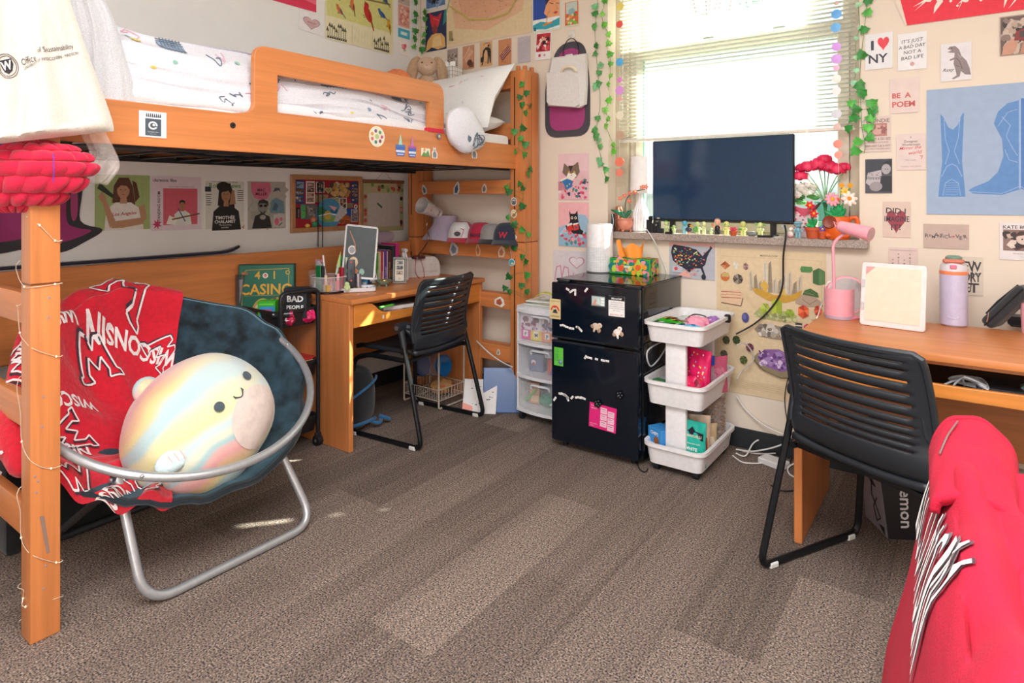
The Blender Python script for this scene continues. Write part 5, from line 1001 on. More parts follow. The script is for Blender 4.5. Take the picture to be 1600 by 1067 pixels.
# blanket roll hanging behind the left post
q = MB(); q.tube(cat([(.62,-2.50,.57),(.72,-2.56,.545),(.84,-2.585,.50),(.92,-2.60,.44)],6),[.03,.045,.06,.068,.072,.075,.078,.078,.078,.076,.074,.07,.066,.06,.055,.05,.045,.035,.02],BR,16)
g_ = lambda t,a: Vector((.72 + .18 * t,-2.56 - .03 * t,.545 - .09 * t)) + Vector((0,-math.cos(a) * .079,math.sin(a) * .079))
for k in range(3): q.tube([g_(.1 + .3 * k,-.6),g_(.2 + .3 * k,-.2),g_(.12 + .3 * k,.2),g_(.28 + .3 * k,.6)],.006,BW,5)
tag(q.build('blanket_roll'),'rolled red fleece end of blanket poking out left of the front bed post','blanket')
# plush toy
cP = W(313,662,x=.985)
toC = (CAM - cP).normalized(); vf = (toC + Vector((.10,.42,.30))).normalized()   # face direction
right = Vector((0,0,1)).cross(vf).normalized(); upv = vf.cross(right).normalized(); tl = R_(33)
ax = (right * math.cos(tl) + upv * math.sin(tl)).normalized(); ay = (-right * math.sin(tl) + upv * math.cos(tl)).normalized()
PX = Matrix((ax,ay,vf)).transposed().to_4x4(); PX.translation = cP   # local x right of face, y up, z out of face
def tiedye():
    m = bpy.data.materials.new('tie_dye_plush'); m.use_nodes = True; nt = m.node_tree; N = nt.nodes; L = nt.links; b = N['Principled BSDF']
    tc = N.new('ShaderNodeTexCoord'); mp = N.new('ShaderNodeMapping'); L.new(tc.outputs['Object'],mp.inputs[0]); mp.inputs['Location'].default_value = (.08,-.1,-.16)
    n = N.new('ShaderNodeTexNoise'); n.inputs['Scale'].default_value = 3.2; n.inputs['Detail'].default_value = 1.5; L.new(mp.outputs[0],n.inputs[0])
    sp = N.new('ShaderNodeSeparateXYZ'); L.new(mp.outputs[0],sp.inputs[0])
    def mt(op,a,c):
        x = N.new('ShaderNodeMath'); x.operation = op
        for i,qq in enumerate((a,c)):
            if isinstance(qq,(int,float)): x.inputs[i].default_value = qq
            else: L.new(qq,x.inputs[i])
        return x.outputs[0]
    t = mt('ADD',mt('MULTIPLY',sp.outputs[1],3.4),mt('MULTIPLY',sp.outputs[0],.5)); t = mt('ADD',t,mt('MULTIPLY',n.outputs[0],.75)); t = mt('FRACT',mt('MULTIPLY',t,.9),0)
    cr = N.new('ShaderNodeValToRGB'); L.new(t,cr.inputs[0]); cr.color_ramp.interpolation = 'EASE'; e = cr.color_ramp.elements
    cols = [(0,'d3e6e6'),(.10,'f0e9b4'),(.2,'f1e8bd'),(.30,'c3dde0'),(.38,'c9e0e2'),(.48,'efdfa8'),(.58,'f0c7a4'),(.66,'f0b6b4'),(.74,'f2c3bd'),(.82,'bcd9dc'),(.90,'eaecd8'),(1,'d3e6e6')]
    e[0].position = 0; e[0].color = lin(cols[0][1]); e[1].position = 1; e[1].color = lin(cols[-1][1])
    for p_,c_ in cols[1:-1]: k = e.new(p_); k.color = lin(c_)
    for k in e: k.color = [x_ ** 1.15 * .90 for x_ in k.color[:3]] + [1]
    fx = N.new('ShaderNodeMapRange'); L.new(sp.outputs[0],fx.inputs[0]); fx.inputs[1].default_value = .02; fx.inputs[2].default_value = .30; fx.inputs[4].default_value = .75
    mw_ = N.new('ShaderNodeMix'); mw_.data_type = 'RGBA'; L.new(fx.outputs[0],mw_.inputs[0]); L.new(cr.outputs[0],mw_.inputs[6]); mw_.inputs[7].default_value = lin('d3dcdb')
    L.new(mw_.outputs[2],b.inputs['Base Color']); b.inputs['Roughness'].default_value = .95; b.inputs['Sheen Weight'].default_value = .3
    n2 = N.new('ShaderNodeTexNoise'); n2.inputs['Scale'].default_value = 90; L.new(tc.outputs['Object'],n2.inputs[0]); bp = N.new('ShaderNodeBump'); bp.inputs['Strength'].default_value = .25; bp.inputs['Distance'].default_value = .004; L.new(n2.outputs[0],bp.inputs['Height']); L.new(bp.outputs[0],b.inputs['Normal'])
    return m
TD = tiedye(); pl = thing('plush_toy','round pastel tie-dye plush bear with a small smile lying in the saucer chair','plush toy',mw=PX)
RX,RY,RZ = .262,.226,.205
def psurf(u,v):
    a = 2 * PI * u; p = PI * v; x = math.sin(p) * math.cos(a); y = -math.cos(p); z = math.sin(p) * math.sin(a)
    f = lambda t,k: math.copysign(abs(t) ** k,t)
    w_ = 1 + .018 * nz(x * 2.2,y * 2.2,z * 2.2) - .012 * max(0,math.sin(a * 6 + 1)) * (1 - abs(y)) * (1 if z < .6 else 0)
    return Vector((RX * f(x,.92) * w_ * (1 + .06 * -y),RY * f(y,.92) * w_,RZ * f(z,.9) * w_))
q = MB(); q.surf(psurf,64,34,TD,cu=True); q.build('body',pl)
from mathutils.bvhtree import BVHTree
PBV = BVHTree.FromPolygons([Vector(v_) for v_ in q.v],q.f)
def face(x,y,off=.003):
    h_ = PBV.ray_cast(Vector((x,y,1)),Vector((0,0,-1))); return Vector((x,y,(h_[0].z if h_[0] else 0) + off))
FX,FY = .055,.005
for s,nm in ((-1,'eye'),(1,'eye')):
    q = MB(); pts = circ(FX + s * .083,FY,.0185,.0175,18); q.add([face(FX + s * .083,FY,.009)] + [face(a,b,.006) for a,b in pts],[(0,1 + i,1 + (i + 1) % 18) for i in range(18)],M('46545c','plush')); q.build(nm,pl)
q = MB(); q.tube([face(FX - .022 + .044 * t,FY - .018 - .016 * math.sin(PI * t),.004) for t in [i / 10 for i in range(11)]],.0022,M('3c484e','fabric'),6)
for s in (0,1): q.tube([face(FX - .022 + .044 * s,FY - .024,.004),face(FX - .022 + .044 * s,FY - .012,.004)],.0022,M('3c484e','fabric'),6)
q.build('mouth',pl)
q = MB(); vs = [face(FX + .06,-.13,.004)]; pts = [(FX + .062 + .125 * math.cos(t) * (1),-.115 + .105 * math.sin(t)) for t in [2 * PI * i / 30 for i in range(30)]]
rings_ = []
for k in (.35,.7,1.0): rings_.append([face(FX + .01 + .125 * k * math.cos(t),-.118 + .094 * k * math.sin(t),.004 if k < 1 else .003) for t in [2 * PI * i / 30 for i in range(30)]])
vs = [face(FX + .01,-.118,.004)] + rings_[0] + rings_[1] + rings_[2]
fs = [(0,1 + i,1 + (i + 1) % 30) for i in range(30)]
for r_ in (0,1): fs += [(1 + 30 * r_ + i,31 + 30 * r_ + i,31 + 30 * r_ + (i + 1) % 30,1 + 30 * r_ + (i + 1) % 30) for i in range(30)]
q.add(vs,fs,M('dfcec6','skin',.95)); q.build('belly_patch',pl)
for s in (-1,1):
    q = MB(); X = Matrix.Translation((-.03 if s < 0 else .20,.215 if s < 0 else .13,.0 if s < 0 else -.06)) @ Matrix.Rotation(R_(-s * 20),4,'Z'); q.ell((0,0,0),(.05,.045,.026),TD,20,12,X=X); q.ell((0,.004,.016),(.034,.03,.014),M('f0cfa9' if s < 0 else 'cfe2e6','plush'),16,8,X=X); q.build('ear',pl)
    q = MB(); X = Matrix.Translation((-.215,-.005,.13) if s < 0 else (.20,-.10,-.10)) @ Matrix.Rotation(R_(70 if s < 0 else 10),4,'Z'); q.ell((0,0,0),(.036,.055,.024),M('cfe5e8','plush'),16,12,X=X)
    for k in range(3): q.tube([X @ Vector((-.018 + .006 * k,-.03 + .02 * k,.024)),X @ Vector((.018,-.026 + .02 * k,.0235))],.0015,M('eeb8b4','fabric'),4)
    q.build('paw',pl)
# ---------------------------------------------------------------- string light wire on the bed post
q = MB(); CO = M('dccdb4','metal',.4,.3)
def wp(u,v):   # on the post surface: -y face for u < 50, +x face otherwise
    return W(u,v,y=-2.637) if u < 50 else W(u,v,x=1.062)
for pts in ([(41,338),(62,352),(86,376)],[(28,430),(38,448),(50,449),(86,444)],[(28,480),(31,520),(38,532),(52,545),(88,557)],[(32,645),(34,690),(44,715),(60,728),(80,732)],[(32,800),(33,840),(42,860),(56,870),(88,879)],[(37,922),(36,935),(40,948)]):
    P = [wp(a,b) for a,b in pts]; e_ = P[-1].z
    for k in (1,len(P) - 1): q.ell(P[k],(.003,.003,.004),M('f5ecd4','gloss'),8,6)
    SL_ = (globals().get('SL_') or []) + P + [Vector((1.062,-2.557,e_)),Vector((.983,-2.557,e_ - .03)),Vector((.982,-2.638,e_ - .06))]
q.tube(cat(SL_,4),.0011,CO,5)
tag(q.build('string_lights'),'thin wire string lights wound around the front bed post','string lights')
q = MB(); q.add([W(a,b,x=1.0607) for a,b in ((62,807),(69,806),(78,863),(73,865))],[(0,1,2,3)],M('8d7468','paper'))
for a,b in ((77,465),(76,496),(68,620),(55,745),(60,752),(66,667),(57,770),(72,884),(68,920)): q.ell(W(a,b,x=1.0605),(.0004,.003,.004),M('9a8a8c','paper'),7,5)
tag(q.build('tape_residue'),'grey tape residue stuck on the face of the front bed post','tape')
# ---------------------------------------------------------------- bags hung on the bed end
bagm = M('dfd8cc','fabric'); 
def bagsheet(name,lab,pts_l,pts_r,x0,x1,m,th=.05,seed=1,cat_='tote bag',amp=.014,deco=None):
    """hanging bag: left and right outlines given from top to bottom as photo points at depth plane through x0/x1 -> puffy closed body"""
    L_ = cat([W(a,b,x=x0) for a,b in pts_l],6); Rr = cat([W(a,b,x=x1) for a,b in pts_r],6); n = min(len(L_),len(Rr))
    nd = Vector((.80,-.60,0))
    def f(u,v,s=1):
        t = v * (n - 1); i = min(int(t),n - 2); k = t - i; a = L_[i].lerp(L_[i + 1],k); b = Rr[i].lerp(Rr[i + 1],k); p = a.lerp(b,u)
        e = math.sin(PI * u) ** .5 * min(1,(v * 4 + .25)) * (1 if v < .93 else max(0,(1 - v) / .07) ** .5)
        f_ = nz(u * 3,v * 2,seed) * amp * 2 + abs(nz(u * 7 + v * 2,v * 2.2,seed + 3)) * amp * 1.6 + .5 * amp * math.sin(u * 15 + v * 5 + seed)
        return p + nd * s * (th * e * (.6 + .5 * v)) + nd * f_ * min(1,e * 1.5)
    q = MB(); q.surf(lambda u,v: f(u,v,1),48,48,m).surf(lambda u,v: f(1 - u,v,-1),24,24,m)
    if deco: deco(q,f)
    return q,f
q,f_ = bagsheet('tote_bag','',[(90,-60),(110,20),(120,100),(118,200),(112,225)],[(120,-60),(172,16),(196,90),(213,150),(219,219)],.98,.98,M('d2d3d7','fabric'),.02,5,amp=.008)
tag(q.build('tote_bag'),'plain thin white cloth bag hanging behind the printed tote','tote bag')
def deco(q,f):
    g = lambda u,v: f(u,v,1) + Vector((.80,-.60,0)) * .003
    INK = M('2e2c32','fabric'); INK2 = M('4c484c','fabric')
    def sh(pts,m):
        n = len(pts); cx_ = sum(p[0] for p in pts) / n; cy_ = sum(p[1] for p in pts) / n; q.add([g(cx_,cy_)] + [g(*p) for p in pts],[(0,1 + i,1 + (i + 1) % n) for i in range(n)],m)
    # crest: u,v on the bag
    cu,cv = .34,.475
    def el(rx,ry,wd): q.tube([g(cu + rx * math.cos(t),cv + ry * math.sin(t)) for t in [2 * PI * i / 36 for i in range(36)]],wd,INK2,4,True)
    el(.078,.064,.0008); el(.066,.054,.0008)
    P = [(cu - .046,cv - .034),(cu + .046,cv - .034),(cu + .05,cv - .003),(cu + .03,cv + .030),(cu,cv + .044),(cu - .03,cv + .030),(cu - .05,cv - .003)]; sh(P,INK)
    vs,fs = text_geo('W',.03,0,1); w_ = max(v[0] for v in vs); q.add([f(cu + (v[0] - w_ / 2) * .078,cv + .022 - v[1] * .066,1) + Vector((.8,-.6,0)) * .005 for v in vs],fs,M('efe8dc','fabric'))
    for st,u0,v0,s_,m in (('Office',.45,.492,.064,INK2),('of Sustainability',.635,.462,.048,INK2),('UNIVERSITY OF WISCONSIN - MADISON',.46,.525,.0285,INK2)):
        vs,fs = text_geo(st,.0,0,1); q.add([g(u0 + v[0] * s_ * .92,v0 - v[1] * s_ * .8 - .06 * max(0,(u0 + v[0] * s_ * .92) - .25) * (1 if st[0] == 'U' else .3)) for v in vs],fs,m)
q,f_ = bagsheet('tote_bag','',[(-60,-40),(-55,60),(-40,130),(-38,200),(-32,228)],[(96,-40),(116,20),(140,90),(166,160),(178,205),(166,250)],1.12,1.12,bagm,.05,2,amp=.019,deco=deco)
to = tag(q.build('tote_bag'),'large cream cotton tote with a printed college crest hanging at the bed end','tote bag')
q = MB(); q.tube(cat([(1.10,-2.72,1.84),(1.09,-2.66,1.95),(1.05,-2.63,2.02),(1.02,-2.60,2.05)],5),.011,M('efe4d4','fabric'),8); q.build('strap',to)
q,f_ = bagsheet('plastic_bag','',[(120,200),(140,240),(120,262),(125,285)],[(160,200),(180,235),(187,262),(168,289)],1.06,1.06,M('f4e9e4','film'),.02,9,amp=.012)
tag(q.build('plastic_bag'),'crinkled clear plastic bag sticking out below the cream tote','plastic bag')
q,f_ = bagsheet('tote_bag','',[(-60,200),(-50,246)],[(95,200),(92,252)],1.02,1.02,M('1f3d94','fabric'),.02,12,amp=.004)
tag(q.build('tote_bag'),'royal blue bag edge showing between the cream tote and the quilted bag','bag')
# quilted crimson bag
qb = thing('quilted_bag','puffy quilted crimson bag hanging under the totes on the bed post','bag',(0,0,0))
cB = W(52,262,x=1.03); SX,SZ = .30 * .5 + .0,.125
def quilt(u,v):
    a = PI * (u * 1.0) ; th_ = 2 * PI * u; ph = PI * v
    x = math.sin(ph) * math.cos(th_); y = math.sin(ph) * math.sin(th_); z = -math.cos(ph)
    dd = Vector((.586,.81,0)); side = Vector((.81,.586,0)); out = Vector((.586,-.81,0))
    row = int(ph * 7 / PI); n1 = abs(math.sin(th_ * 8 + (PI / 2 if row % 2 else 0))) ** .4; n2 = abs(math.sin(ph * 7)) ** .4; b = 1 + .15 * (n1 * n2 - .6)
    return cB + side * (x * .172 * b) + out * (y * .10 * b) + Vector((0,0,1)) * (z * .125 * b * (1 if z < 0 else .62)) + side * (-.05 * (z if z < 0 else 0) * -1)
q = MB(); q.surf(quilt,132,78,M('d0143f','fabric',.45),cu=True); q.build('body',qb)
q = MB(); q.tube(cat([W(83,240,x=1.17),W(84,262,x=1.185),W(83,285,x=1.18)],5),.0012,M('4a3ab4','fabric'),5); q.build('thread',qb)
# ---------------------------------------------------------------- stickers on the bed board
def bs(name,lab,u0,u1,vt,vb,fn,base,x=1.0125,outline=None,tilt=0):
    a = W(u0,vb,x=x); t = W(u0,vt,x=x); b = W(u1,308,x=x); c = CV(b.y - a.y,t.z - a.z,base,.0006,outline=outline); fn(c)
    X = fr(a,(0,1,0),(0,0,1)); X = X @ Matrix.Rotation(R_(tilt),4,'Z') if tilt else X
    return sheet(name,lab,'sticker',c,X)
bs('sticker','square white sticker with a dark swirl label on the bed side board',217,260,172,213,lambda c: (c.r(.22,.06,.80,.72,'4a5560'),c.e(.5,.46,.17,'e8ecee',.16),c.e(.5,.46,.11,'4a5560',.1),c.e(.53,.48,.05,'e8ecee',.05),c.r(.48,.4,.7,.44,'4a5560'),c.t("The People's Farm",.5,.19,.055,'e8ecee','c'),c.t('Organic Market',.5,.12,.04,'c8d0d4','c'),[c.p([(.24 + .07 * k,.78),(.26 + .07 * k,.92),(.29 + .07 * k,.92),(.30 + .07 * k,.78)],'4a5058') for k in range(8)]),'e6ebf0')
bs('sticker','round pale sticker with coloured flowers on the bed side board',576,601,198,226,lambda c: (c.e(.5,.5,.5,'e9e3cc'),[c.e(.5 + .32 * math.cos(k * .9),.5 + .32 * math.sin(k * .9),.09,['c85a8a','5a9a6a','7a5aa0','e09a4a','d8707a','4a8a8a','8a3a6a'][k],n=8) for k in range(7)],c.e(.5,.5,.12,'b9c88a')),None)
def cup(col,roof): 
    return lambda c: (c.p([(.05,.42),(.95,.42),(.85,0),(.15,0)],'4a6ab8'),c.p([(.3,.42),(.42,.8),(.5,1),(.58,.8),(.7,.42)],roof),c.r(.1,.16,.9,.26,'dfe6f4'),c.r(.2,.05,.8,.10,'c4d0ec'),c.p([(.06,.4),(.94,.4),(.94,.5),(.06,.5)],col))
bs('sticker','blue and mint building shaped sticker on the bed side board',617,634,208,243,cup('4a7ac0','a8d8cc'),None)
bs('sticker','blue and pink building shaped sticker, just right of the mint one',637,651,211,245,cup('b05aa8','c87ac0'),None)
bs('sticker','small green mountain sticker with a sun on the bed side board',658,672,231,244,lambda c: (c.p([(0,0),(.3,.6),(.5,.35),(.75,.8),(1,0)],'6f9a5c').e(.35,.8,.12,'e8a050')),'f0ead8')
for u0,l in ((674,'small grey cat sticker left of the hanging bedding'),(736,'small white cat sticker right of the hanging bedding')): bs('sticker',l,u0,u0 + 10,229,247,lambda c: (c.p([(.1,0),(.05,.5),(.25,.7),(.25,1),(.45,.85),(.65,1),(.7,.7),(.95,.4),(.9,0)],'e9e6e4'),c.p([(.25,.05),(.2,.4),(.35,.6),(.6,.62),(.8,.4),(.75,.05)],'8a8c90'),c.e(.4,.72,.06,'333333'),c.e(.56,.72,.06,'333333')),None)
# ribbon on the guard rail
rbn = thing('ribbon','red ribbon with a round blue charm tied on the guard rail post','ribbon',(0,0,0))
a = W(671,201,x=1.014); b = W(693,205,x=1.014)
q = MB(); q.b2((.981,a.y - .006,a.z - .016),(1.016,b.y + .004,a.z + .006),M('d81f3c','fabric'),.003); q.build('band',rbn)
q = MB(); p = W(686,213,x=1.018); q.cyl(p,p + Vector((.003,0,0)),.014,M('2a6fb0','gloss')).cyl(p + Vector((.003,0,0)),p + Vector((.004,0,0)),.008,M('e0c050')); q.build('charm',rbn)
# stickers on the end rails
for (u,v,w_,h_,a,c1,c2,l) in ((663,296,8,12,25,'d8d8da','6a6c74','small white and grey sticker at the left of the upper end rail'),(714,294,10,17,-10,'d8dadc','4a5870','white and navy bottle sticker in the middle of the upper end rail'),(757,294,9,12,0,'dcd0cc','8a7470','small pale figure sticker at the right of the upper end rail'),(709,388,15,16,20,'c9ccd0','7a8698','grey blue animal sticker under the caps'),(747,390,8,16,10,'e8b890','c87a50','orange figure sticker under the red cap'),(784,393,12,15,0,'e8d0b8','d88a60','pale orange sticker near the right end below the caps'),(781,471,17,13,-15,'f0e8e0','b85a3c','white edged brick red sticker on the low end rail'),(779,550,6,8,0,'e8e0d4','9a8c80','tiny white sticker on the lowest end rail')):
    p = W(u,v,y=-.1865); k = (W(u + 1,v,y=-.1865) - p).x; c = CV(w_ * k,h_ * k * 1.0,None); c.p([(.1,.0),(.0,.45),(.25,.8),(.5,1),(.8,.85),(1,.4),(.8,.05)],c1).p([(.25,.15),(.2,.5),(.5,.8),(.75,.45),(.6,.15)],c2)
    sheet('sticker',l,'sticker',c,fr(p,(1,0,0),(0,0,1)) @ Matrix.Rotation(R_(a),4,'Z') @ Matrix.Translation((-w_ * k / 2,-h_ * k / 2,0)))
for (u,v,l,c1) in ((803,315,'round grey landscape sticker on the right bed post','8c8a88'),(803,334,'round cream sticker just below the grey one on the right bed post','e6c890')):
    p = W(u,v,y=-.2065); c = CV(.046,.052,None); c.e(.5,.5,.5,'eeeae6',.5).e(.5,.5,.42,c1,.42).p([(.2,.3),(.5,.55),(.8,.35),(.7,.2),(.3,.2)],'b87a50' if c1[0] == 'e' else '5a5c60').r(.3,.62,.7,.70,'f4f0ea'); sheet('sticker',l,'sticker',c,fr(p,(1,0,0),(0,0,1)) @ Matrix.Translation((-.023,-.026,0)))
p = W(804,369,y=-.2065); c = CV(.04,.05,None); c.p([(.1,.1),(.0,.9),(.3,1),(1,.4),(.7,0)],'f0eae2').p([(.25,.2),(.2,.75),(.75,.4),(.6,.15)],'c8825a'); sheet('sticker','white edged tan sticker above the joint of the right bed post','sticker',c,fr(p,(1,0,0),(0,0,1)) @ Matrix.Translation((-.02,-.025,0)))
q = MB(); p = W(800,410,y=-.215); q.cyl(p,p + Vector((0,-.003,0)),.022,M('e8eef0','gloss')).cyl(p + Vector((0,-.003,0)),p + Vector((0,-.004,0)),.019,M('4aa6c0','gloss')); q.ell(p + Vector((.004,-.004,-.006)),(.01,.001,.007),M('e0c878')); q.tube(cat([p + Vector((0,0,.02)),W(796,380,y=-.212),W(797,350,y=-.21)],4),.001,M('b8ccd4','fabric'),4)
tag(q.build('charm'),'round turquoise charm hanging on a thread from the right bed post','charm')
# ---------------------------------------------------------------- caps and hats on the end rail ledge
def capshape(lab,u,v,s,crown,front,brim,yaw,logo,lc):
    p = W(u,v,y=-.20); p.z = .986; t = thing('cap',lab,'cap',(p.x,-.175,.987),yaw); 
    q = MB(); q.surf(lambda a,b: Vector((.088 * s * math.cos(2 * PI * a) * math.cos(b * PI / 2) ** .55,.098 * s * math.sin(2 * PI * a) * math.cos(b * PI / 2) ** .55,.128 * s * math.sin(b * PI / 2) ** .9)),36,12,M(crown,'fabric'),cu=True); q.build('crown',t)
    q = MB(); q.surf(lambda a,b: Vector((.0890 * s * math.cos(-PI / 2 + (a - .5) * 2.1) * math.cos(b * 1.25) ** .55,.0992 * s * math.sin(-PI / 2 + (a - .5) * 2.1) * math.cos(b * 1.25) ** .55,.1285 * s * math.sin(b * 1.25) ** .9 + .001)),14,8,M(front,'fabric')); 
    c_ = lambda x,z: Vector((x,-.1005 * s * math.sqrt(max(0,1 - (x / (.1 * s)) ** 2)) * (1 - (z / (.17 * s)) ** 2) ** .5 - .004,z))
    if logo == 'box': q.add([c_(a * s,b * s) for a,b in ((-.03,.03),(.024,.028),(.03,.075),(-.024,.078))],[(0,1,2,3)],M(lc[0],'fabric')); q.add([c_(.022 * s * math.cos(t_) - .0,.052 * s + .016 * s * math.sin(t_)) + Vector((0,-.001,0)) for t_ in [k * .785 for k in range(8)]],[tuple(range(8))],M(lc[1],'fabric')); q.tube([c_(a * s,b * s) + Vector((0,-.001,0)) for a,b in ((.018,.085),(.040,.078),(.026,.03))],.002,M('b02038','fabric'),4)
    elif logo: vs,fs = text_geo(logo,.03,.1,1); w_ = max(v_[0] for v_ in vs); q.add([c_((v_[0] - w_ / 2) * lc[1] * s,.05 * s + v_[1] * lc[2] * s - .01) for v_ in vs],fs,M(lc[0],'fabric'))
    q.build('front_panel',t)
    q = MB(); q.surf(lambda a,b: Vector((.085 * s * math.sin((a - .5) * 2.6) * (1 + .08 * b),-.085 * s * math.cos((a - .5) * 2.6) * (1 + b * .0) - b * .065 * s * math.cos((a - .5) * 2.4),.030 - .012 * b * abs(a - .5) * 2 - .026 * b)),20,6,M(brim,'fabric')); q.build('brim',t,solid=.003)
    return t
capshape('white and crimson trucker cap on the bed end rail ledge',717,376,1.0,'b3203c','d9d5d6','b3203c',R_(25),'box',('cfcaca','4a444c'))
capshape('all crimson cap with dark lettering, right of the white trucker cap',748,377,.98,'a8173a','a8173a','a01636',R_(22),'BADGERS',('4a2434',.022,.03))
capshape('grey cap mostly hidden behind the crimson and navy caps',765,378,.92,'8c8684','8c8684','24242c',R_(10),None,None)
capshape('navy cap with a red letter against the right bed post',789,380,1.0,'232b3e','232b3e','2a3040',R_(20),'W',('b8283c',.05,.05))
q = MB(); p = W(684,376,y=-.2); hx_,hy_ = p.x,-.15
q.surf(lambda a,b: Vector(((.078 + .085 * max(0,b * 1.6 - .45) ** 1.1) * math.cos(2 * PI * a),(.07 + .055 * max(0,b * 1.6 - .45)) * math.sin(2 * PI * a),.16 - .16 * b + .006 * math.sin(6 * a * PI) * b)),40,14,M('b3a5bb','fabric'),cu=True)
q.surf(lambda a,b: Vector((.078 * b * math.cos(2 * PI * a),.07 * b * math.sin(2 * PI * a),.160 + .008 * (1 - b))),40,4,M('b3a5bb','fabric'),cu=True)
tag(q.build('bucket_hat',mw=Matrix.Translation((hx_,hy_ + .02,.987))),'pale lilac bucket hat at the left end of the rail ledge','hat')
# ---------------------------------------------------------------- black trolley left of the desk
BKP = M('1b1e23','plastic',.42)
tr = thing('trolley','black three tier trolley full of games between the saucer chair and the desk','cart',(0,0,0))
TX0,TX1,TY0,TY1 = .165,.50,-1.475,-1.235
def tray(q,x0,x1,y0,y1,zb,zt,m,fl=.012,rim=.006,th=.004,r=.03):
    def loop(e,z): return [(p[0],p[1],z) for p in rrect(x0 - e,y0 - e,x1 + e,y1 + e,r + e,5)]
    Ls = [loop(-fl - .0,zb),loop(0,zt),loop(rim,zt),loop(rim,zt - .014),loop(rim - th,zt - .014),loop(rim - th,zt - th)] 
    inner = [loop(-th,zt - th),loop(-fl - th,zb + th)]
    n = len(Ls[0]); vs = [p for l in Ls[:4] for p in l]; fs = []
    seq = [loop(-fl - th,zb + th),loop(-th,zt),loop(rim,zt + .001),loop(rim,zt - .014),loop(0,zt - .014),loop(-fl,zb)]
    vs = [p for l in seq for p in l]; 
    for i in range(len(seq) - 1):
        for j in range(n): fs.append((i * n + j,i * n + (j + 1) % n,(i + 1) * n + (j + 1) % n,(i + 1) * n + j))
    fs.append(tuple(range(n))); fs.append(tuple((len(seq) - 1) * n + j for j in range(n))[::-1]); q.add(vs,fs,m); return q
for zb,zt in ((.625,.712),(.36,.44),(.075,.155)): q = MB(); tray(q,TX0,TX1,TY0,TY1,zb,zt,BKP); q.build('tray',tr)
for y in (TY0 + .012,TY1 - .012):
    for x in (TX0 + .02,TX1 + .012): q = MB(); q.tube([(x,y,.05),(x,y,.73)],.0105,BKP,12); q.build('pole',tr)
q = MB(); q.tube(fillet([(TX1 + .012,TY0 + .012,.70),(TX1 + .012,TY0 + .012,.80),(TX1 + .012,TY1 - .012,.80),(TX1 + .012,TY1 - .012,.70)],.035,6),.011,BKP,12); q.build('handle',tr)
for x in (TX0 + .02,TX1 + .01):
    for y in (TY0 + .012,TY1 - .012): q = MB(); q.cyl((x - .0,y - .014,.026),(x,y + .014,.026),.026,M('15171a','rubber'),n=20).cyl((x,y - .016,.026),(x,y + .016,.026),.008,M('b9bcc0','metal'),n=10).box((x,y,.05),(.02,.034,.03),BKP,.004); q.build('caster',tr)
def boxart(name,lab,ct,c,d,yaw,col,front=None,side=None,top=None,bev=.002,tiltx=0):
    """box with printed front (-y local), left side (-x) and top"""
    X = Matrix.Translation(Vector(c)) @ Matrix.Rotation(yaw,4,'Z') @ Matrix.Rotation(R_(tiltx),4,'X'); q = MB(); q.box((0,0,d[2] / 2),d,M(col,'paper'),bev)
    if front: front(CV(d[0],d[2],None,0,q,fr((-d[0] / 2,-d[1] / 2 - .0002,0),(1,0,0),(0,0,1))))
    if side: side(CV(d[1],d[2],None,0,q,fr((-d[0] / 2 - .0002,d[1] / 2,0),(0,-1,0),(0,0,1))))
    if top: top(CV(d[0],d[1],None,0,q,fr((-d[0] / 2,-d[1] / 2,d[2] + .0002),(1,0,0),(0,1,0))))
    return tag(q.build(name,mw=X),lab,ct)
# front faces look towards the camera side (+x,-y): local -y -> world direction (.80,-.60) = yaw about 53 deg
def f(c):
    c.r(.02,.02,.98,.98,'1f6a55').l([(.14,.90),(.90,.92),(.90,.12),(.07,.12),(.07,.80),(.14,.90)],.010,'c9a03a').t('4',.34,.74,.20,'d8a838','c',.01).t('1',.62,.74,.20,'d8a838','c',.01).e(.48,.80,.05,'e6e0d4').e(.48,.80,.03,'c84a4a').t('in',.48,.78,.05,'f4f0e8','c').t('CASINO',.5,.47,.26,'e0a732','c',.02).e(.88,.85,.04,'c9a03a').e(.88,.85,.025,'1f6a55').l([(.10,.45),(.92,.45)],.005,'c9a03a')
    c.p(circ(.44,.12,.20,.28,20,0,180),'c9a850').p(circ(.44,.12,.16,.22,20,0,180),'e6dcc8').p(circ(.46,.12,.11,.15,20,0,180),'2f8a4a').sc(20,(.6,.05,.9,.4),.04,['8a5a2a','c9a03a','3a8a5a'],random.Random(4),'b').t('BIG',.06,.82,.07,'e0703a','l',.01)
boxart('board_game','large green casino board game box standing in the black trolley','game box',(.262,-1.375,.632),(.275,.055,.29),R_(46),'1c4a40',f,lambda c: c.t('4 IN 1 CASINO',.75,.04,.45,'b06a2a','l',.01,0,90),tiltx=-3)
def f(c): c.t('BAD',.5,.56,.28,'f4f4f4','c',.035).t('PEOPLE',.5,.32,.17,'f4f4f4','c',.03).r(.22,.24,.8,.27,'d8303a').t('the party game',.5,.14,.05,'8a8e94','c')
def f2(c):
    r = random.Random(2)
    for i in range(5):
        for j in range(9): c.r(.12 + .13 * i,.08 + .09 * j,.22 + .13 * i,.15 + .09 * j,r.choice(['c83a4a','4a8ac0','e6e6e6','3a9a6a','d8a03a','8a8e94']))
boxart('board_game','black BAD PEOPLE party game box in the black trolley','game box',(.44,-1.318,.660),(.115,.085,.150),R_(38),'1c222b',f,f2)
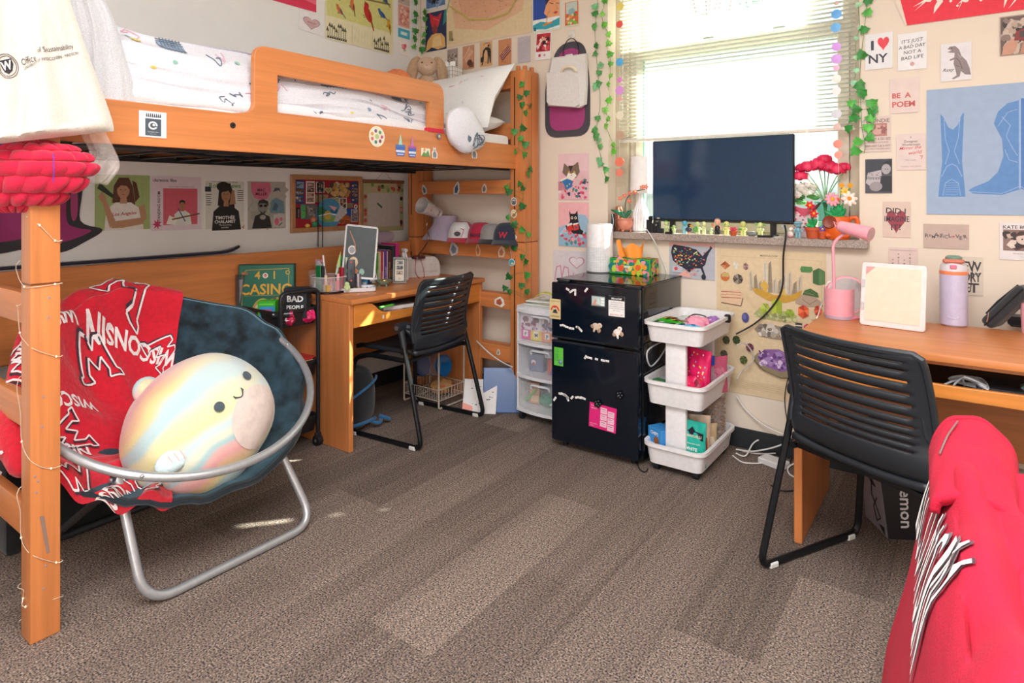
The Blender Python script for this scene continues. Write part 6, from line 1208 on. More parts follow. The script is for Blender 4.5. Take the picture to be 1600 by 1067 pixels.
boxart('card_box','bright green box with a blue and pink front in the black trolley','box',(.36,-1.432,.632),(.085,.06,.12),R_(40),'43b52a',lambda c: c.r(.12,.04,.98,.78,'3a9ed8').r(.28,.08,.8,.66,'e0509a').t('eos',.54,.46,.2,'f8d0e4','c',.02).r(.48,.12,.62,.38,'6ad0e8').e(.36,.24,.08,'f0c890').r(.1,.84,.9,.9,'6ad850'))
q = MB(); q.box((0,0,.12),(.035,.20,.24),M('5c5a60','frost'),.004); 
for k in range(14): q.tube([(.018 + .006 * math.cos(t),-.09 + .013 * k,.236 + .006 * math.sin(t)) for t in [6.283 * j / 8 for j in range(8)]],.001,M('1c1c20'),4,True)
q.box((0,0,.11),(.028,.17,.21),M('c9c4c8','paper'),.001)
tag(q.build('binder',mw=Matrix.Translation((.205,-1.40,.632)) @ Matrix.Rotation(R_(-20),4,'Z')),'grey translucent spiral binder standing behind the casino game box','binder')
def lump(name,lab,ct,c,r,cols,seed,n=14,k=10,amp=.25,mk='film',pats=10,yaw=0):
    """crinkled soft package"""
    def f(u,v):
        a = 2 * PI * u; p = PI * v; d = Vector((math.sin(p) * math.cos(a),math.sin(p) * math.sin(a),-math.cos(p))); w_ = 1 + amp * MN.noise(d * 2.1 + Vector((seed,0,0))) + amp * .5 * MN.noise(d * 6 + Vector((0,seed,0)))
        return Vector((r[0] * d.x * w_,r[1] * d.y * w_,r[2] * (d.z * w_ + 1)))
    q = MB(); q.surf(f,26,16,M(cols[0],'gloss',.3),cu=True); rr = random.Random(seed); g = onsurf(f,.0015)
    if (g(.1,.5) - Vector((0,0,r[2]))).length < (f(.1,.5) - Vector((0,0,r[2]))).length: g = onsurf(f,-.0015)
    for i in range(pats): blob(q,g,rr.random(),rr.uniform(.3,.8),rr.uniform(.02,.07),rr.uniform(.03,.09),M(rr.choice(cols[1:]),'gloss',.35),rr.uniform(0,3),8,.3,rr)
    return tag(q.build(name,mw=Matrix.Translation(Vector(c)) @ Matrix.Rotation(R_(yaw),4,'Z')),lab,ct)
lump('snack_bag','crinkled crimson and white snack packet in the black trolley','snack bag',(.465,-1.40,.630),(.05,.035,.034),['c81e50','f2e4e8','e8a04a','f06a90','4a1a3a'],3,pats=14)
lump('snack_bag','bright magenta packet at the right end of the black trolley tray','snack bag',(.475,-1.285,.630),(.045,.04,.038),['e0206a','f890b8','c01858'],5,pats=6)
lump('paper_towel','crumpled white tissue packet between the packets in the black trolley','tissue packet',(.41,-1.265,.69),(.04,.03,.03),['dcdcdc','c8c8cc'],8,pats=3)
q = MB(); q.cyl((-.04,0,0),(.04,0,0),.018,M('26282c','gloss')).cyl((.04,0,0),(.055,0,0),.016,M('a82a5a','gloss')); tag(q.build('bottle',mw=Matrix.Translation((.485,-1.445,.695)) @ Matrix.Rotation(R_(60),4,'Z')),'small dark bottle with a magenta cap lying on the trolley rim','bottle')
for (z0,items) in ((.368,(('c8622a','red and orange book in the middle trolley tray',(.40,-1.30,0)),('e8b03a','yellow striped book on top in the middle trolley tray',(.41,-1.29,.026)),('b8302a','thin red book topmost in the middle trolley tray',(.40,-1.30,.052)))),):
    for c_,l,p in items: boxart('book',l,'book',(p[0],p[1],z0 + p[2] + .0),(.16,.12,.024),R_(90),c_,lambda c: c.r(.05,.3,.95,.5,'e8d8a0'))
boxart('box','blue white printed box in the lowest trolley tray','box',(.43,-1.33,.083),(.10,.06,.13),R_(60),'2a6ab0',lambda c: c.sc(14,(.1,.1,.8,.9),.15,['e8eef4','8ac0e8','1a3a70'],random.Random(7),'b'))
boxart('board_game','dark game box with coloured dots lying in the lowest trolley tray','game box',(.36,-1.36,.083),(.18,.18,.03),R_(90),'241a20',lambda c: [c.r(.03 + .06 * k,.3,.07 + .06 * k,.7,['d84a5a','3ab0a0','e8a03a','8a4ab0'][k % 4]) for k in range(15)])
# ---------------------------------------------------------------- things on the left desk (top at z .762)
ZD = .7625
mir = thing('makeup_mirror','rectangular white rimmed makeup mirror with tray base on the desk','mirror',W(573,440,z=ZD),R_(0))
mir.location = Vector((.53,-1.0,ZD)); mir.rotation_euler = (0,0,R_(52)); mir.scale = (1.06,1.1,1.30)
q = MB(); tray(q,-.085,.085,-.05,.06,0,.016,M('d8d6dc'),.004,.002,.003,.02); q.build('tray',mir)
q = MB(); q.cyl((0,.02,.004),(0,.02,.07),.018,M('c6c2cc','metal'),n=16); q.build('stand',mir)
MX = Matrix.Translation((0,.02,.05)) @ Matrix.Rotation(R_(-9),4,'X') @ Matrix.Rotation(R_(6),4,'Y')
q = MB(); q.plate([rrect(-.082,0,.082,.222,.014)],.012,M('dcdde2','gloss',.2),MX @ Matrix(((1,0,0,0),(0,0,1,0),(0,1,0,0),(0,0,0,1))),.002); q.build('rim',mir)
q = MB(); c = CV(.150,.208,None,0,q,MX @ fr((-.075,-.0064,.007),(1,0,0),(0,0,1))); MIRM = M('3f464c','gloss',.04,1.0); q.add([(.0,0,0),(.150,0,0),(.150,.208,0),(0,.208,0)],[(0,1,2,3)],MIRM,c.X); q.build('mirror_glass',mir,smooth=0)  # dark tint puts a dark reflection into the glass colour
q = MB(); c = CV(.150,.208,None,0,q,MX @ fr((-.075,-.0066,.007),(1,0,0),(0,0,1)))
c.e(.22,.52,.13,'e4e0dc').e(.22,.52,.09,'9a9ea4').e(.3,.28,.15,'e8c89a').e(.34,.30,.08,'f0dcc0').p([(.1,.06),(.3,.2),(.5,.12),(.4,.02)],'c87a5a').e(.2,.1,.1,'6a9a5a').e(.6,.1,.09,'8ab0a0').l([(.1,.9),(.3,.66),(.34,.5)],.03,'c88a6a').p([(.06,.2),(.1,.36),(.02,.36)],'c8d0a8'); q.build('sticker',mir,smooth=0)
q = MB(); rr = random.Random(4)
for k in range(22): q.ell((rr.uniform(-.05,.07),rr.uniform(-.04,-.005),.016),(.007,.005,.005),M(rr.choice(['c9a23a','3a2a20','a8b0b8','6a8a4a','e8d8b0','8a4a30']),'gloss'),7,5)
tag(q.build('jewelry',mw=mir.matrix_world @ Matrix.Identity(4)),'pile of small gold and dark jewelry in the mirror tray','jewelry',kind='stuff'); bpy.data.objects['jewelry'].matrix_world = Matrix.Translation(mir.location) @ Matrix.Rotation(R_(52),4,'Z')
# makeup organizer at the left end
og = thing('makeup_organizer','clear round turntable organizer packed with cosmetics at the desk end','organizer',(.43,-1.115,ZD))
q = MB(); q.lathe([(.0,0),(.098,0),(.10,.006),(.10,.012),(0,.012)],M('2a1c1c','gloss'),n=36); q.build('base_disc',og)
q = MB(); q.lathe([(.094,.012),(.097,.085)],M('e8e4e8','film'),n=36); q.tube([(.097 * math.cos(t),.097 * math.sin(t),.086) for t in [6.283 * k / 36 for k in range(36)]],.0015,M('f0ecee','gloss'),5,True); q.build('clear_wall',og)
OGX = Matrix.Translation((.43,-1.115,ZD + .013))
rr = random.Random(6)
def stick(lab,x,y,h,r,col,cap=None,tilt=(0,0),nm='lipstick',ct='cosmetic',shape='c'):
    X = OGX @ Matrix.Translation((x,y,0)) @ Matrix.Rotation(tilt[0],4,'X') @ Matrix.Rotation(tilt[1],4,'Y'); q = MB()
    if shape == 'c': q.cyl((0,0,0),(0,0,h * (.6 if cap else 1)),r,M(col,'gloss',.25),n=12); cap and q.cyl((0,0,h * .6),(0,0,h),r * .9,M(cap,'gloss',.2),n=12)
    else: q.box((0,0,h / 2),(r * 2,r * 1.1,h),M(col,'gloss',.3),.002); cap and q.box((0,0,h * .9),(r * 1.9,r * 1.0,h * .18),M(cap,'gloss'),.002)
    tag(q.build(nm,mw=X),lab,ct)
stick('rose gold lipstick tube in the organizer, nearest the front left',.045,-.055,.085,.009,'d8a090','e8c0a8')
stick('short rose lipstick tube in the organizer beside the rose gold one',.062,-.035,.075,.009,'c07a74','b0605c')
stick('tall dark mascara tube in the organizer',.01,-.045,.13,.009,'22242a',None,(.05,.05),'mascara')
stick('glossy pink gloss tube in the organizer',.075,.0,.09,.008,'e06a7a','f0b0b0')
stick('coral compact tube in the organizer behind the pink gloss',.05,.01,.08,.010,'e08a7a','4a2020')
stick('red perfume sample box in the organizer',.07,.025,.12,.014,'a01c34',None,(0,.02),'perfume_box','cosmetic','b')
stick('tall white brush handle leaning in the organizer',-.02,.0,.19,.005,'e8e8ec','f4f4f4',(.2,.1),'makeup_brush','brush')
stick('second pale brush handle in the organizer, leaning the other way',.0,.03,.18,.005,'dfe4e8','c8d0d8',(-.15,.1),'makeup_brush','brush')
stick('green skincare tube with a yellow base in the organizer',-.02,-.045,.13,.020,'1c7a42','e4e0dc',(0,0),'cream_tube','cosmetic','b')
stick('gold powder compact in the organizer low at the front',.06,-.06,.035,.018,'c8a050',None,(0,0),'compact','cosmetic','b')
stick('white round jar at the left of the organizer',-.06,-.03,.05,.022,'e9e4e0','d8c8b8',(0,0),'cream_jar')
stick('clear toner bottle with a green cap behind the organizer',-.04,.12,.17,.022,'cfdcd4','2a9a4a',(0,0),'lotion_bottle','bottle')
stick('white lotion bottle with a green cap behind the mirror',-.02,.20,.20,.026,'dfe3e0','35a850',(0,0),'lotion_bottle','bottle')
stick('pale grey bottle between the organizer and the mirror',.01,.085,.12,.02,'aab4b0','6a8a3a',(0,0),'lotion_bottle','bottle')
stick('black round jar standing behind the mirror stand',.06,.10,.075,.026,'17181c','22242a',(0,0),'cream_jar')
q = MB(); q.lathe([(0,0),(.018,.002),(.022,.03),(.02,.05),(0,.06)],M('b9b0b4','skin'),n=16).ell((.022,0,.05),.010,M('e0809a','skin')).ell((-.022,0,.05),.010,M('e0809a','skin')).ell((.008,-.018,.042),.002,M('201a1a')).ell((-.008,-.018,.042),.002,M('201a1a'))
tag(q.build('figurine',mw=Matrix.Translation((.26,-1.05,ZD + .10))),'small grey mouse figurine with pink ears behind the organizer','figurine')
q = MB(); q.box((0,0,.05),(.10,.06,.10),M('cfc6c4','film'),.01); tag(q.build('pouch',mw=Matrix.Translation((.25,-1.05,ZD)) @ Matrix.Rotation(R_(40),4,'Z')),'pale zip pouch under the mouse figurine','pouch')
q = MB(); q.cyl((0,0,0),(0,0,.075),.006,M('8ac04a'),r2=.012,n=8); q.lathe([(.012,.07),(.0,.16)],M('c8dc8a'),n=10); tag(q.build('plant_pick',mw=OGX @ Matrix.Translation((-.01,.055,.05)) @ Matrix.Rotation(.25,4,'Y')),'pointed pale green spiral pick standing among the cosmetics','ornament')
rm = MB(); rm.box((0,0,.075),(.04,.016,.15),M('1d232e','plastic',.35),.006,seg=2); c = CV(.04,.15,None,0,rm,fr((-.02,-.0083,0),(1,0,0),(0,0,1))); c.e(.5,.9,.12,'d83040').e(.5,.58,.26,'2e3644').e(.5,.58,.14,'1a1f28').e(.5,.25,.12,'d8402e')
for i in range(3):
    for j in range(2): c.e(.25 + .25 * i,.36 + .06 * j,.06,'5a6270',n=8)
tag(rm.build('remote_control',mw=Matrix.Translation((.545,-1.06,ZD + .025)) @ Matrix.Rotation(R_(50),4,'Z') @ Matrix.Rotation(R_(-6),4,'X')),'black remote control with red buttons standing at the organizer front','remote control')
q = MB(); GL_ = M('c3dca0','skin'); q.ell((0,0,.012),(.010,.009,.012),GL_).ell((0,0,.036),(.013,.012,.013),GL_).ell((0,0,.024),(.011,.009,.010),GL_).ell((.012,0,.02),(.004,.004,.01),GL_).ell((-.012,0,.02),(.004,.004,.01),GL_); q.ell((0,-.011,.037),(.002,.001,.002),M('2a2a20'))
tag(q.build('figurine',mw=Matrix.Translation((.56,-1.10,ZD + .013)) @ Matrix.Rotation(R_(50),4,'Z')),'small pale green figurine at the organizer front','figurine')
# bookshelf row on the desk, at the back
bk = [(581,'c8dfe8',.18,.014,'pale blue'),(588,'e6d8b4',.175,.014,'cream'),(595,'4f9a3a',.178,.02,'green'),(606,'dfc8b0',.18,.018,'beige'),(615,'b8343e',.185,.016,'red'),(622,'e8dce0',.178,.006,'thin white'),(627,'6a3a8a',.19,.022,'purple'),(634,'d0c4d8',.18,.006,'thin lilac'),(639,'5c2c30',.186,.022,'maroon'),(645,'3a2426',.18,.012,'dark brown'),(651,'20222c',.21,.026,'black with orange title'),(659,'b81e72',.225,.028,'magenta and black')]
yb = -.755
for i,(u,col,h,t,l) in enumerate(bk):
    X = Matrix.Translation((.30,yb + t / 2,ZD)) @ Matrix.Rotation(R_(90),4,'Z'); yb += t + .0012; q = MB()
    q.box((0,0,h / 2),(t,.13,h),M(col,'paper'),.0015); q.box((0,.003,h / 2),(t * .8,.128,h + .0005),M('efe9dc','paper'))
    c = CV(t,h,None,0,q,fr((-t / 2,-.0654,0),(1,0,0),(0,0,1))); c.t(['NOVELS','THE SUMMER','IVY GARDEN','LETTERS','RED FOX','','A COURT','','NIGHT TALES','SHADOWS','CITY','OUR LIVES'][i],.8,.1,.085 if t > .02 else .06,['3a5a6a','6a5a3a','e8f0d8','6a5040','f4e0e0','000000','e0d0f0','000000','d8b060','c8a080','f0902a','18141c'][i],'l',.01,0,90)
    tag(q.build('book',mw=X),'%s book in the desk row, %s' % (l,('leftmost' if i == 0 else 'right of the %s one' % bk[i - 1][4])),'book','books standing in the row on the desk')
boxart('book','tall blue book leaning in front of the row beside the mirror','book',(.42,-.845,ZD),(.02,.10,.14),R_(60),'1f4f8c',lambda c: c.r(.1,.6,.9,.8,'d8e0e8'))
boxart('card_box','small light blue box between the mirror and the blue book','box',(.47,-.905,ZD),(.035,.03,.055),R_(50),'5ab0e0',lambda c: c.r(.2,.2,.8,.6,'e6f4fb'))
q = MB(); q.box((0,0,.034),(.052,.003,.064),M('efeaea','paper'),.001); c = CV(.052,.064,None,0,q,fr((-.026,-.0018,.002),(1,0,0),(0,0,1))); c.r(.1,.2,.9,.92,'5a2a34'); photo(c,['c89a90','e0c0b8','7a3a44','2a1a20'],16,(.1,.2,.9,.92),.14,3)
tag(q.build('photo',mw=Matrix.Translation((.475,-.845,ZD + .032)) @ Matrix.Rotation(R_(48),4,'Z') @ Matrix.Rotation(R_(-14),4,'Y') @ Matrix.Rotation(R_(-14),4,'X')),'instant photo propped in the green trinket dish','photo')
td = thing('trinket_dish','green footed glass trinket dish on the desk holding a gold trinket','dish',(.51,-.80,ZD))
q = MB(); q.lathe([(.0,.012),(.025,.012),(.045,.028),(.05,.036),(.047,.036),(.04,.028),(.0,.018)],M('7f9a8c','gloss'),n=28); q.build('bowl',td)
for k in range(3): a = k * 2.09; q = MB(); q.cyl((.025 * math.cos(a),.025 * math.sin(a),0),(.022 * math.cos(a),.022 * math.sin(a),.016),.005,M('7f9a8c','gloss'),n=8); q.build('foot',td)
q = MB(); q.ell((0,0,.008),(.022,.014,.010),M('d8b45a','metal')); q.ell((.02,.01,.006),(.01,.008,.006),M('8a6a3a','metal')); tag(q.build('trinket',mw=Matrix.Translation((.51,-.80,ZD + .024)) @ Matrix.Rotation(R_(30),4,'Z')),'gold shell trinket lying in the green dish','trinket')
pf = thing('picture_stand','grey wooden frame with a booth photo strip standing on the desk','photo frame',mw=Matrix.Translation((.50,-.665,ZD)) @ Matrix.Rotation(R_(38),4,'Z') @ Matrix.Rotation(R_(-8),4,'X'))
q = MB(); 
for b in (((-.04,-.006,0),(.04,.006,.014)),((-.04,-.006,.141),(.04,.006,.155)),((-.04,-.006,.014),(-.029,.006,.141)),((.029,-.006,.014),(.04,.006,.141))): q.b2(b[0],b[1],M('7e7b74','wood'),.002)
q.b2((-.031,-.0075,.011),(-.027,-.005,.144),M('15161a')).b2((.027,-.0075,.011),(.031,-.005,.144),M('15161a')).b2((-.031,-.0075,.011),(.031,-.005,.015),M('15161a')).b2((-.031,-.0075,.14),(.031,-.005,.144),M('15161a')); q.build('frame',pf)
q = MB(); q.b2((-.027,-.003,.014),(.027,.003,.141),M('ded4c4','paper')); c = CV(.054,.127,None,0,q,fr((-.027,-.0032,.014),(1,0,0),(0,0,1)))
for k in range(3): c.r(.16,.30 + .23 * k,.84,.48 + .23 * k,['9a8478','5a5c60','7a8488'][k]); photo(c,['c8b0a4','3a3a3e','e0d0c4'],8,(.16,.3 + .23 * k,.84,.48 + .23 * k),.09,k + 70)
c.t('love',.5,.12,.07,'6a7a78','c').t('2023',.5,.05,.05,'8a8a84','c'); q.build('photo',pf,smooth=0)
sb = thing('spray_bottle','white trigger spray bottle standing at the back of the desk','bottle',(.335,-.415,ZD),R_(70))
sb.location = Vector((.40,-.53,ZD))
q = MB(); q.lathe([(0,0),(.027,0),(.029,.006),(.029,.09),(.026,.115),(.013,.135),(.012,.15)],M('e2dedc','plastic'),n=28); q.build('bottle',sb)
q = MB(); q.lathe([(.014,.145),(.014,.165),(.008,.17)],M('dad6d6'),n=20).box((.0,-.006,.182),(.02,.06,.022),M('dedada'),.008,seg=2).tube(cat([(0,-.02,.172),(0,-.03,.155),(0,-.045,.135),(0,-.052,.13)],4),.005,M('dedada')).cyl((0,-.036,.184),(0,-.045,.184),.005,M('c8c4c4')); q.build('trigger',sb)
q = MB(); q.lathe([(0,0),(.022,0),(.023,.06),(.014,.075),(.012,.09)],M('c3b6b4','film'),n=20).lathe([(.013,.075),(.013,.10),(0,.10)],M('8a6a6a'),n=16); tag(q.build('lotion_bottle',mw=Matrix.Translation((.42,-.575,ZD))),'clear short bottle between the framed strip and the spray bottle','bottle')
q = MB()
for k,(a,c_) in enumerate(((0,'2a8a9a'),(1.2,'3a5ab0'),(2.4,'d8a03a'),(3.6,'c85a7a'),(4.8,'2a9a8a'))): q.ell((.018 * math.cos(a),.018 * math.sin(a),.125),(.013,.013,.02),M(c_,'gloss'),10,6)
q.lathe([(0,0),(.025,0),(.024,.11)],M('8a5a3c'),n=20); tag(q.build('pen_cup',mw=Matrix.Translation((.30,-.50,ZD))),'brown cup with colourful rounded tops behind the spray bottle','cup')
tw = thing('cube_organizer','white rounded sewing machine shaped case on the desk with red beads over it','case',(.33,-.34,ZD),R_(68))
q = MB(); q.plate([[(p.x,p.y) for p in fillet([(-.13,0,0),(.13,0,0),(.125,.08,0),(.10,.115,0),(-.115,.115,0)],.025,5,True)]],.11,M('c6bdb8','plastic',.5),Matrix(((1,0,0,0),(0,0,1,0),(0,1,0,0),(0,0,0,1))),.012); q.build('shell',tw)
q = MB(); 
for k in range(4): q.tube([(.10 - .012 * k,-.056,.02),(.105 - .012 * k,-.056,.08)],.0008,M('9a918c'),4)
q.tube([(-.12,-.0565,.03),(.12,-.0565,.03)],.0008,M('9a918c'),4); q.build('seam',tw)
lp = thing('desk_lamp','gooseneck lamp shaded by an upturned white foam cup on the desk','lamp',(.30,-.36,ZD + .117))
top = W(668,318,x=.42) ; b0 = Vector((.36,-.37,ZD + .117)); 
lp.location = b0
q = MB(); q.lathe([(0,0),(.05,0),(.05,.012),(.02,.02),(0,.02)],M('4a3034','gloss'),n=24); q.build('base',lp)
cc = W(668,322,x=.37) - b0; dcup = (W(642,308,x=.37) - W(694,334,x=.37)).normalized(); tipL = W(686,334,x=.37) - b0
q = MB(); q.tube(cat([(0,0,.015),W(669,375,x=.36) - b0,W(667,350,x=.365) - b0,tipL.lerp(cc,.6) + Vector((0,0,-.03)),tipL.lerp(cc,.5)],8),.0045,M('8a6a54','metal'),10); q.build('gooseneck',lp)
q = MB(); XC = dcup.to_track_quat('Z','Y').to_matrix().to_4x4(); XC.translation = tipL; q.lathe([(.0,-.002),(.031,0),(.048,.13),(.0545,.168),(.0545,.175),(.050,.175),(.044,.13),(.027,.004)],M('d5cfce','plastic',.6),n=36,X=XC)
q.cyl(XC @ Vector((.01,0,-.03)),XC @ Vector((.01,0,0)),.003,M('e8e4e4'),n=8)
gcup = lambda a,z: XC @ Vector(((.0314 + (z / .168) * .0235) * math.cos(a),(.0314 + (z / .168) * .0235) * math.sin(a),z))
best = min([k * .1 for k in range(63)],key=lambda a: (XC.to_3x3() @ Vector((math.cos(a),math.sin(a),0))).dot(Vector((-.6,.78,-.1))))
for st,z0,col,s_ in (('DINER',.03,'3a3c48',.016),('EST',.12,'c8602a',.013)):
    vs,fs = text_geo(st,.03,0,1); w_ = max(v[0] for v in vs); q.add([gcup(best + (v[0] - w_ / 2) * s_ / .042,z0 + v[1] * s_) + Vector((.0006,-.0006,0)) for v in vs],fs,M(col,'paper'))
q.build('cup_shade',lp)
q = MB(); 
pts = cat([b0 + Vector((.02,-.03,.02)),b0 + Vector((.035,-.05,-.02)),b0 + Vector((.04,-.055,-.08)),b0 + Vector((.05,-.03,-.118)),b0 + Vector((.06,.0,-.115)),b0 + Vector((.045,.01,-.06)),b0 + Vector((.03,.0,.0)),b0 + Vector((.025,.01,.02))],7)
for p in pts: q.ell(p + Vector((.012,-.018,0)),.0035,M('8a1424','gloss'),7,5)
tag(q.build('bead_necklace'),'dark red bead necklace draped over the white case on the desk','bead necklace')
q = MB(); q.surf(lambda u,v: Vector((.07 * math.sin(PI * v) ** .6 * math.cos(2 * PI * u) * 1.9,.035 * math.sin(PI * v) ** .6 * math.sin(2 * PI * u),.04 - .04 * math.cos(PI * v) + .006 * nz(u * 6,v * 5,3))),32,12,M('a995a8','fabric'),cu=True)
tag(q.build('pouch',mw=Matrix.Translation((.215,-.57,.978)) @ Matrix.Rotation(R_(90),4,'Z')),'soft mauve pouch lying on the bed back board above the books','pouch')
# ---------------------------------------------------------------- under the left desk: backpack, wire shelf
bp = thing('backpack','black backpack with blue trim under the desk','backpack',(.42,-1.0,0),R_(8))
q = MB(); q.surf(lambda u,v: Vector((.16 * math.copysign(abs(math.sin(PI * v)) ** .45 * abs(math.cos(2 * PI * u)) ** .7,math.cos(2 * PI * u)),.13 * math.copysign(abs(math.sin(PI * v)) ** .45 * abs(math.sin(2 * PI * u)) ** .7,math.sin(2 * PI * u)),.17 - .17 * math.copysign(abs(math.cos(PI * v)) ** .8,math.cos(PI * v)) + .006 * nz(u * 8,v * 5))),40,20,M('10141a','fabric'),cu=True); q.build('body',bp)
q = MB(); q.tube(cat([(.135,-.10,.20),(.165,-.02,.24),(.160,.06,.265),(.12,.12,.27)],5),.007,M('1d5f90','fabric'),6); q.build('trim',bp)
q = MB(); q.tube(cat([(.14,-.12,.06),(.168,-.04,.062),(.165,.06,.06)],5),.009,M('1d5f90','fabric'),6); q.build('trim',bp)
q = MB(); q.tube(cat([(.15,.03,.05),(.18,.08,.03),(.15,.13,.045),(.19,.15,.03),(.16,.10,.06)],6),.009,M('1f6494','fabric'),8); q.build('strap',bp)
ws = thing('wire_shelf','white two tier wire pull-out shelf under the desk right side','wire shelf',(0,0,0))
A0 = W(689,630,z=.02); sx0,sx1,sy0,sy1 = .37,.66,-.50,-.27; WR = M('c3b8ac','plastic')
for x in (sx0,sx1):
    q = MB(); q.tube(fillet([(x,sy0,.385),(x,sy0,.010),(x,sy1,.010),(x,sy1,.385),(x,sy0,.385)],.012,3),.0055,WR,8); q.build('side_frame',ws)
for zb in (.055,.355):
    q = MB(); h = .065 if zb < .1 else .03
    for z in (zb,zb + h): q.tube([(sx0,sy0,z),(sx1,sy0,z),(sx1,sy1,z),(sx0,sy1,z)],.003,WR,6,True)
    for k in range(17): x = sx0 + (sx1 - sx0) * k / 16; q.tube([(x,sy0,zb + h),(x,sy0,zb),(x,sy1,zb),(x,sy1,zb + h)],.0016,WR,4)
    for k in range(9): y = sy0 + (sy1 - sy0) * k / 8; q.tube([(sx1,y,zb),(sx1,y,zb + h)],.0016,WR,4); q.tube([(sx0,y,zb),(sx0,y,zb + h)],.0016,WR,4)
    q.build('basket',ws)
lump('snack_bag','tan patterned snack packet in the wire shelf basket','snack bag',(.575,-.385,.062),(.07,.075,.045),['b88a5a','e8c890','c85a3a','8a9a4a'],11,pats=10)
q = MB(); q.lathe([(0,-.10),(.055,-.10),(.062,-.09),(.062,.09),(.055,.10),(0,.10)],M('b5a9b2','film'),n=28).lathe([(0,.08),(.064,.08),(.066,.10),(.05,.112),(0,.112)],M('1c66a8','gloss'),n=28); q.lathe([(0,-.112),(.05,-.112),(.064,-.1),(.064,-.085)],M('1c5a98','gloss'),n=28)
tag(q.build('snack_tub',mw=Matrix.Translation((.52,-.40,.225)) @ Matrix.Rotation(R_(80),4,'Y') @ Matrix.Rotation(R_(0),4,'X')),'clear rolled packet with blue ends lying on the snack packet in the wire shelf','packet')
# ---------------------------------------------------------------- drawer cart, blue folder, papers
dk = thing('drawer_cart','white three drawer clear plastic cart left of the fridge','drawer unit',(1.285,-.21,0))
FRM = M('e4e5ea','plastic',.35); hw_ = .175
def bow(y0,w_=hw_,k=.028,n=9): return [(-w_ + 2 * w_ * i / n,y0 - k * (1 - ((2 * i / n - 1) ** 2))) for i in range(n + 1)]
def slab(q,z0,z1,m,dy=0,w_=hw_,yb_=.15): q.prism(bow(-.12 + dy,w_) + [(w_,yb_),(-w_,yb_)],z0,z1,m)
q = MB(); slab(q,.632,.652,FRM); slab(q,.615,.634,FRM,-.004)
for z in (.435,.245,.052): slab(q,z,z + .018,FRM,-.003)
for s in (-1,1): q.b2((s * hw_,-.12,.05),(s * (hw_ - .01),.15,.65),FRM)
q.b2((-hw_,.14,.05),(hw_,.15,.64),FRM); q.build('frame',dk)
for i,z in enumerate((.455,.265,.072)):
    q = MB(); fr_ = M('eef0f4','film'); b = bow(-.118,hw_ - .012,.027); n = len(b); q.add([(p[0],p[1],z) for p in b] + [(p[0],p[1],z + .155) for p in b],[(k,k + 1,n + k + 1,n + k) for k in range(n - 1)],fr_)
    dd = q.build('drawer_front',dk)
    q = MB(); q.tube(cat([(-.06,-.143,z + .125),(-.055,-.150,z + .145),(0,-.158,z + .148),(.055,-.150,z + .145),(.06,-.143,z + .125)],4),.006,M('d8dbe2','plastic'),6); q.build('handle',dd)
for s in (-1,1):
    for y in (-.10,.13): q = MB(); q.cyl((s * .15 - .01,y,.024),(s * .15 + .01,y,.024),.024,M('1e2024','rubber')); q.build('caster',dk)
for k,(c_,l_,n_) in enumerate((('d84a9a','P','pink'),('e8cf3a','M','yellow'),('f08a4a','P','orange'),('9a78c8','P','purple'))):
    boxart('snack_packet','%s lettered cookie packet standing in the top drawer of the cart' % n_,'snack packet',(1.15 + .075 * k,-.285 - .006 * math.sin(k),.457),(.072,.03,.145),0,'e6dce6',lambda c,c_=c_,l_=l_: c.r(0,0,1,.38,c_).r(.28,.10,.72,.34,'f4f2f4').t(l_,.5,.13,.2,'2a2a30','c',.03).e(.5,.78,.3,'7a4a54',.12).sc(16,(.05,.42,.85,.7),.16,['8a3a5a','3a4a7a','c8a0b0','e8d8e0'],random.Random(k + 3),'b'))
boxart('snack_box','red and blue cracker box in the middle drawer of the cart','box',(1.36,-.25,.267),(.15,.06,.085),R_(-3),'d84632',lambda c: c.p(circ(.35,.0,.22,.6,14,0,180),'2a5ac0').p(circ(.35,.0,.15,.42,14,0,180),'e8b83a').p(circ(.35,0,.08,.25,14,0,180),'d84632').e(.7,.6,.1,'f0d0c0'))
boxart('box','dark blue packet with a red dot in the middle drawer of the cart','packet',(1.19,-.23,.267),(.09,.05,.10),R_(8),'6a7498',lambda c: c.e(.3,.5,.16,'e8e4e4').e(.3,.42,.1,'c8303a'))
q = MB(); q.lathe([(0,0),(.03,0),(.036,.02),(.036,.06),(.0,.065)],M('c9d0d8','gloss'),n=20); tag(q.build('container',mw=Matrix.Translation((1.27,-.23,.355))),'silver round lidded container above the cracker box','container')
boxart('snack_packet','tan packet tipped beside a green strip in the bottom drawer of the cart','packet',(1.17,-.23,.074),(.06,.03,.12),R_(15),'d0a080',lambda c: c.r(.1,.1,.9,.4,'e8c8a0'))
q = MB(); q.tube([(1.13,-.27,.09),(1.21,-.28,.17)],.005,M('58c23a'),6); tag(q.build('straw'),'bright green straw leaning in the bottom drawer of the cart','straw')
lump('snack_bag','crumpled green and clear packet in the bottom drawer of the cart','packet',(1.26,-.24,.074),(.05,.03,.035),['3a9a78','d8e8e0','1a6a50'],19,pats=6)
boxart('box','flat grey box at the right of the bottom drawer of the cart','box',(1.37,-.22,.074),(.10,.05,.11),0,'8a909c',lambda c: c.r(.1,.7,.5,.8,'c8ccd4'))
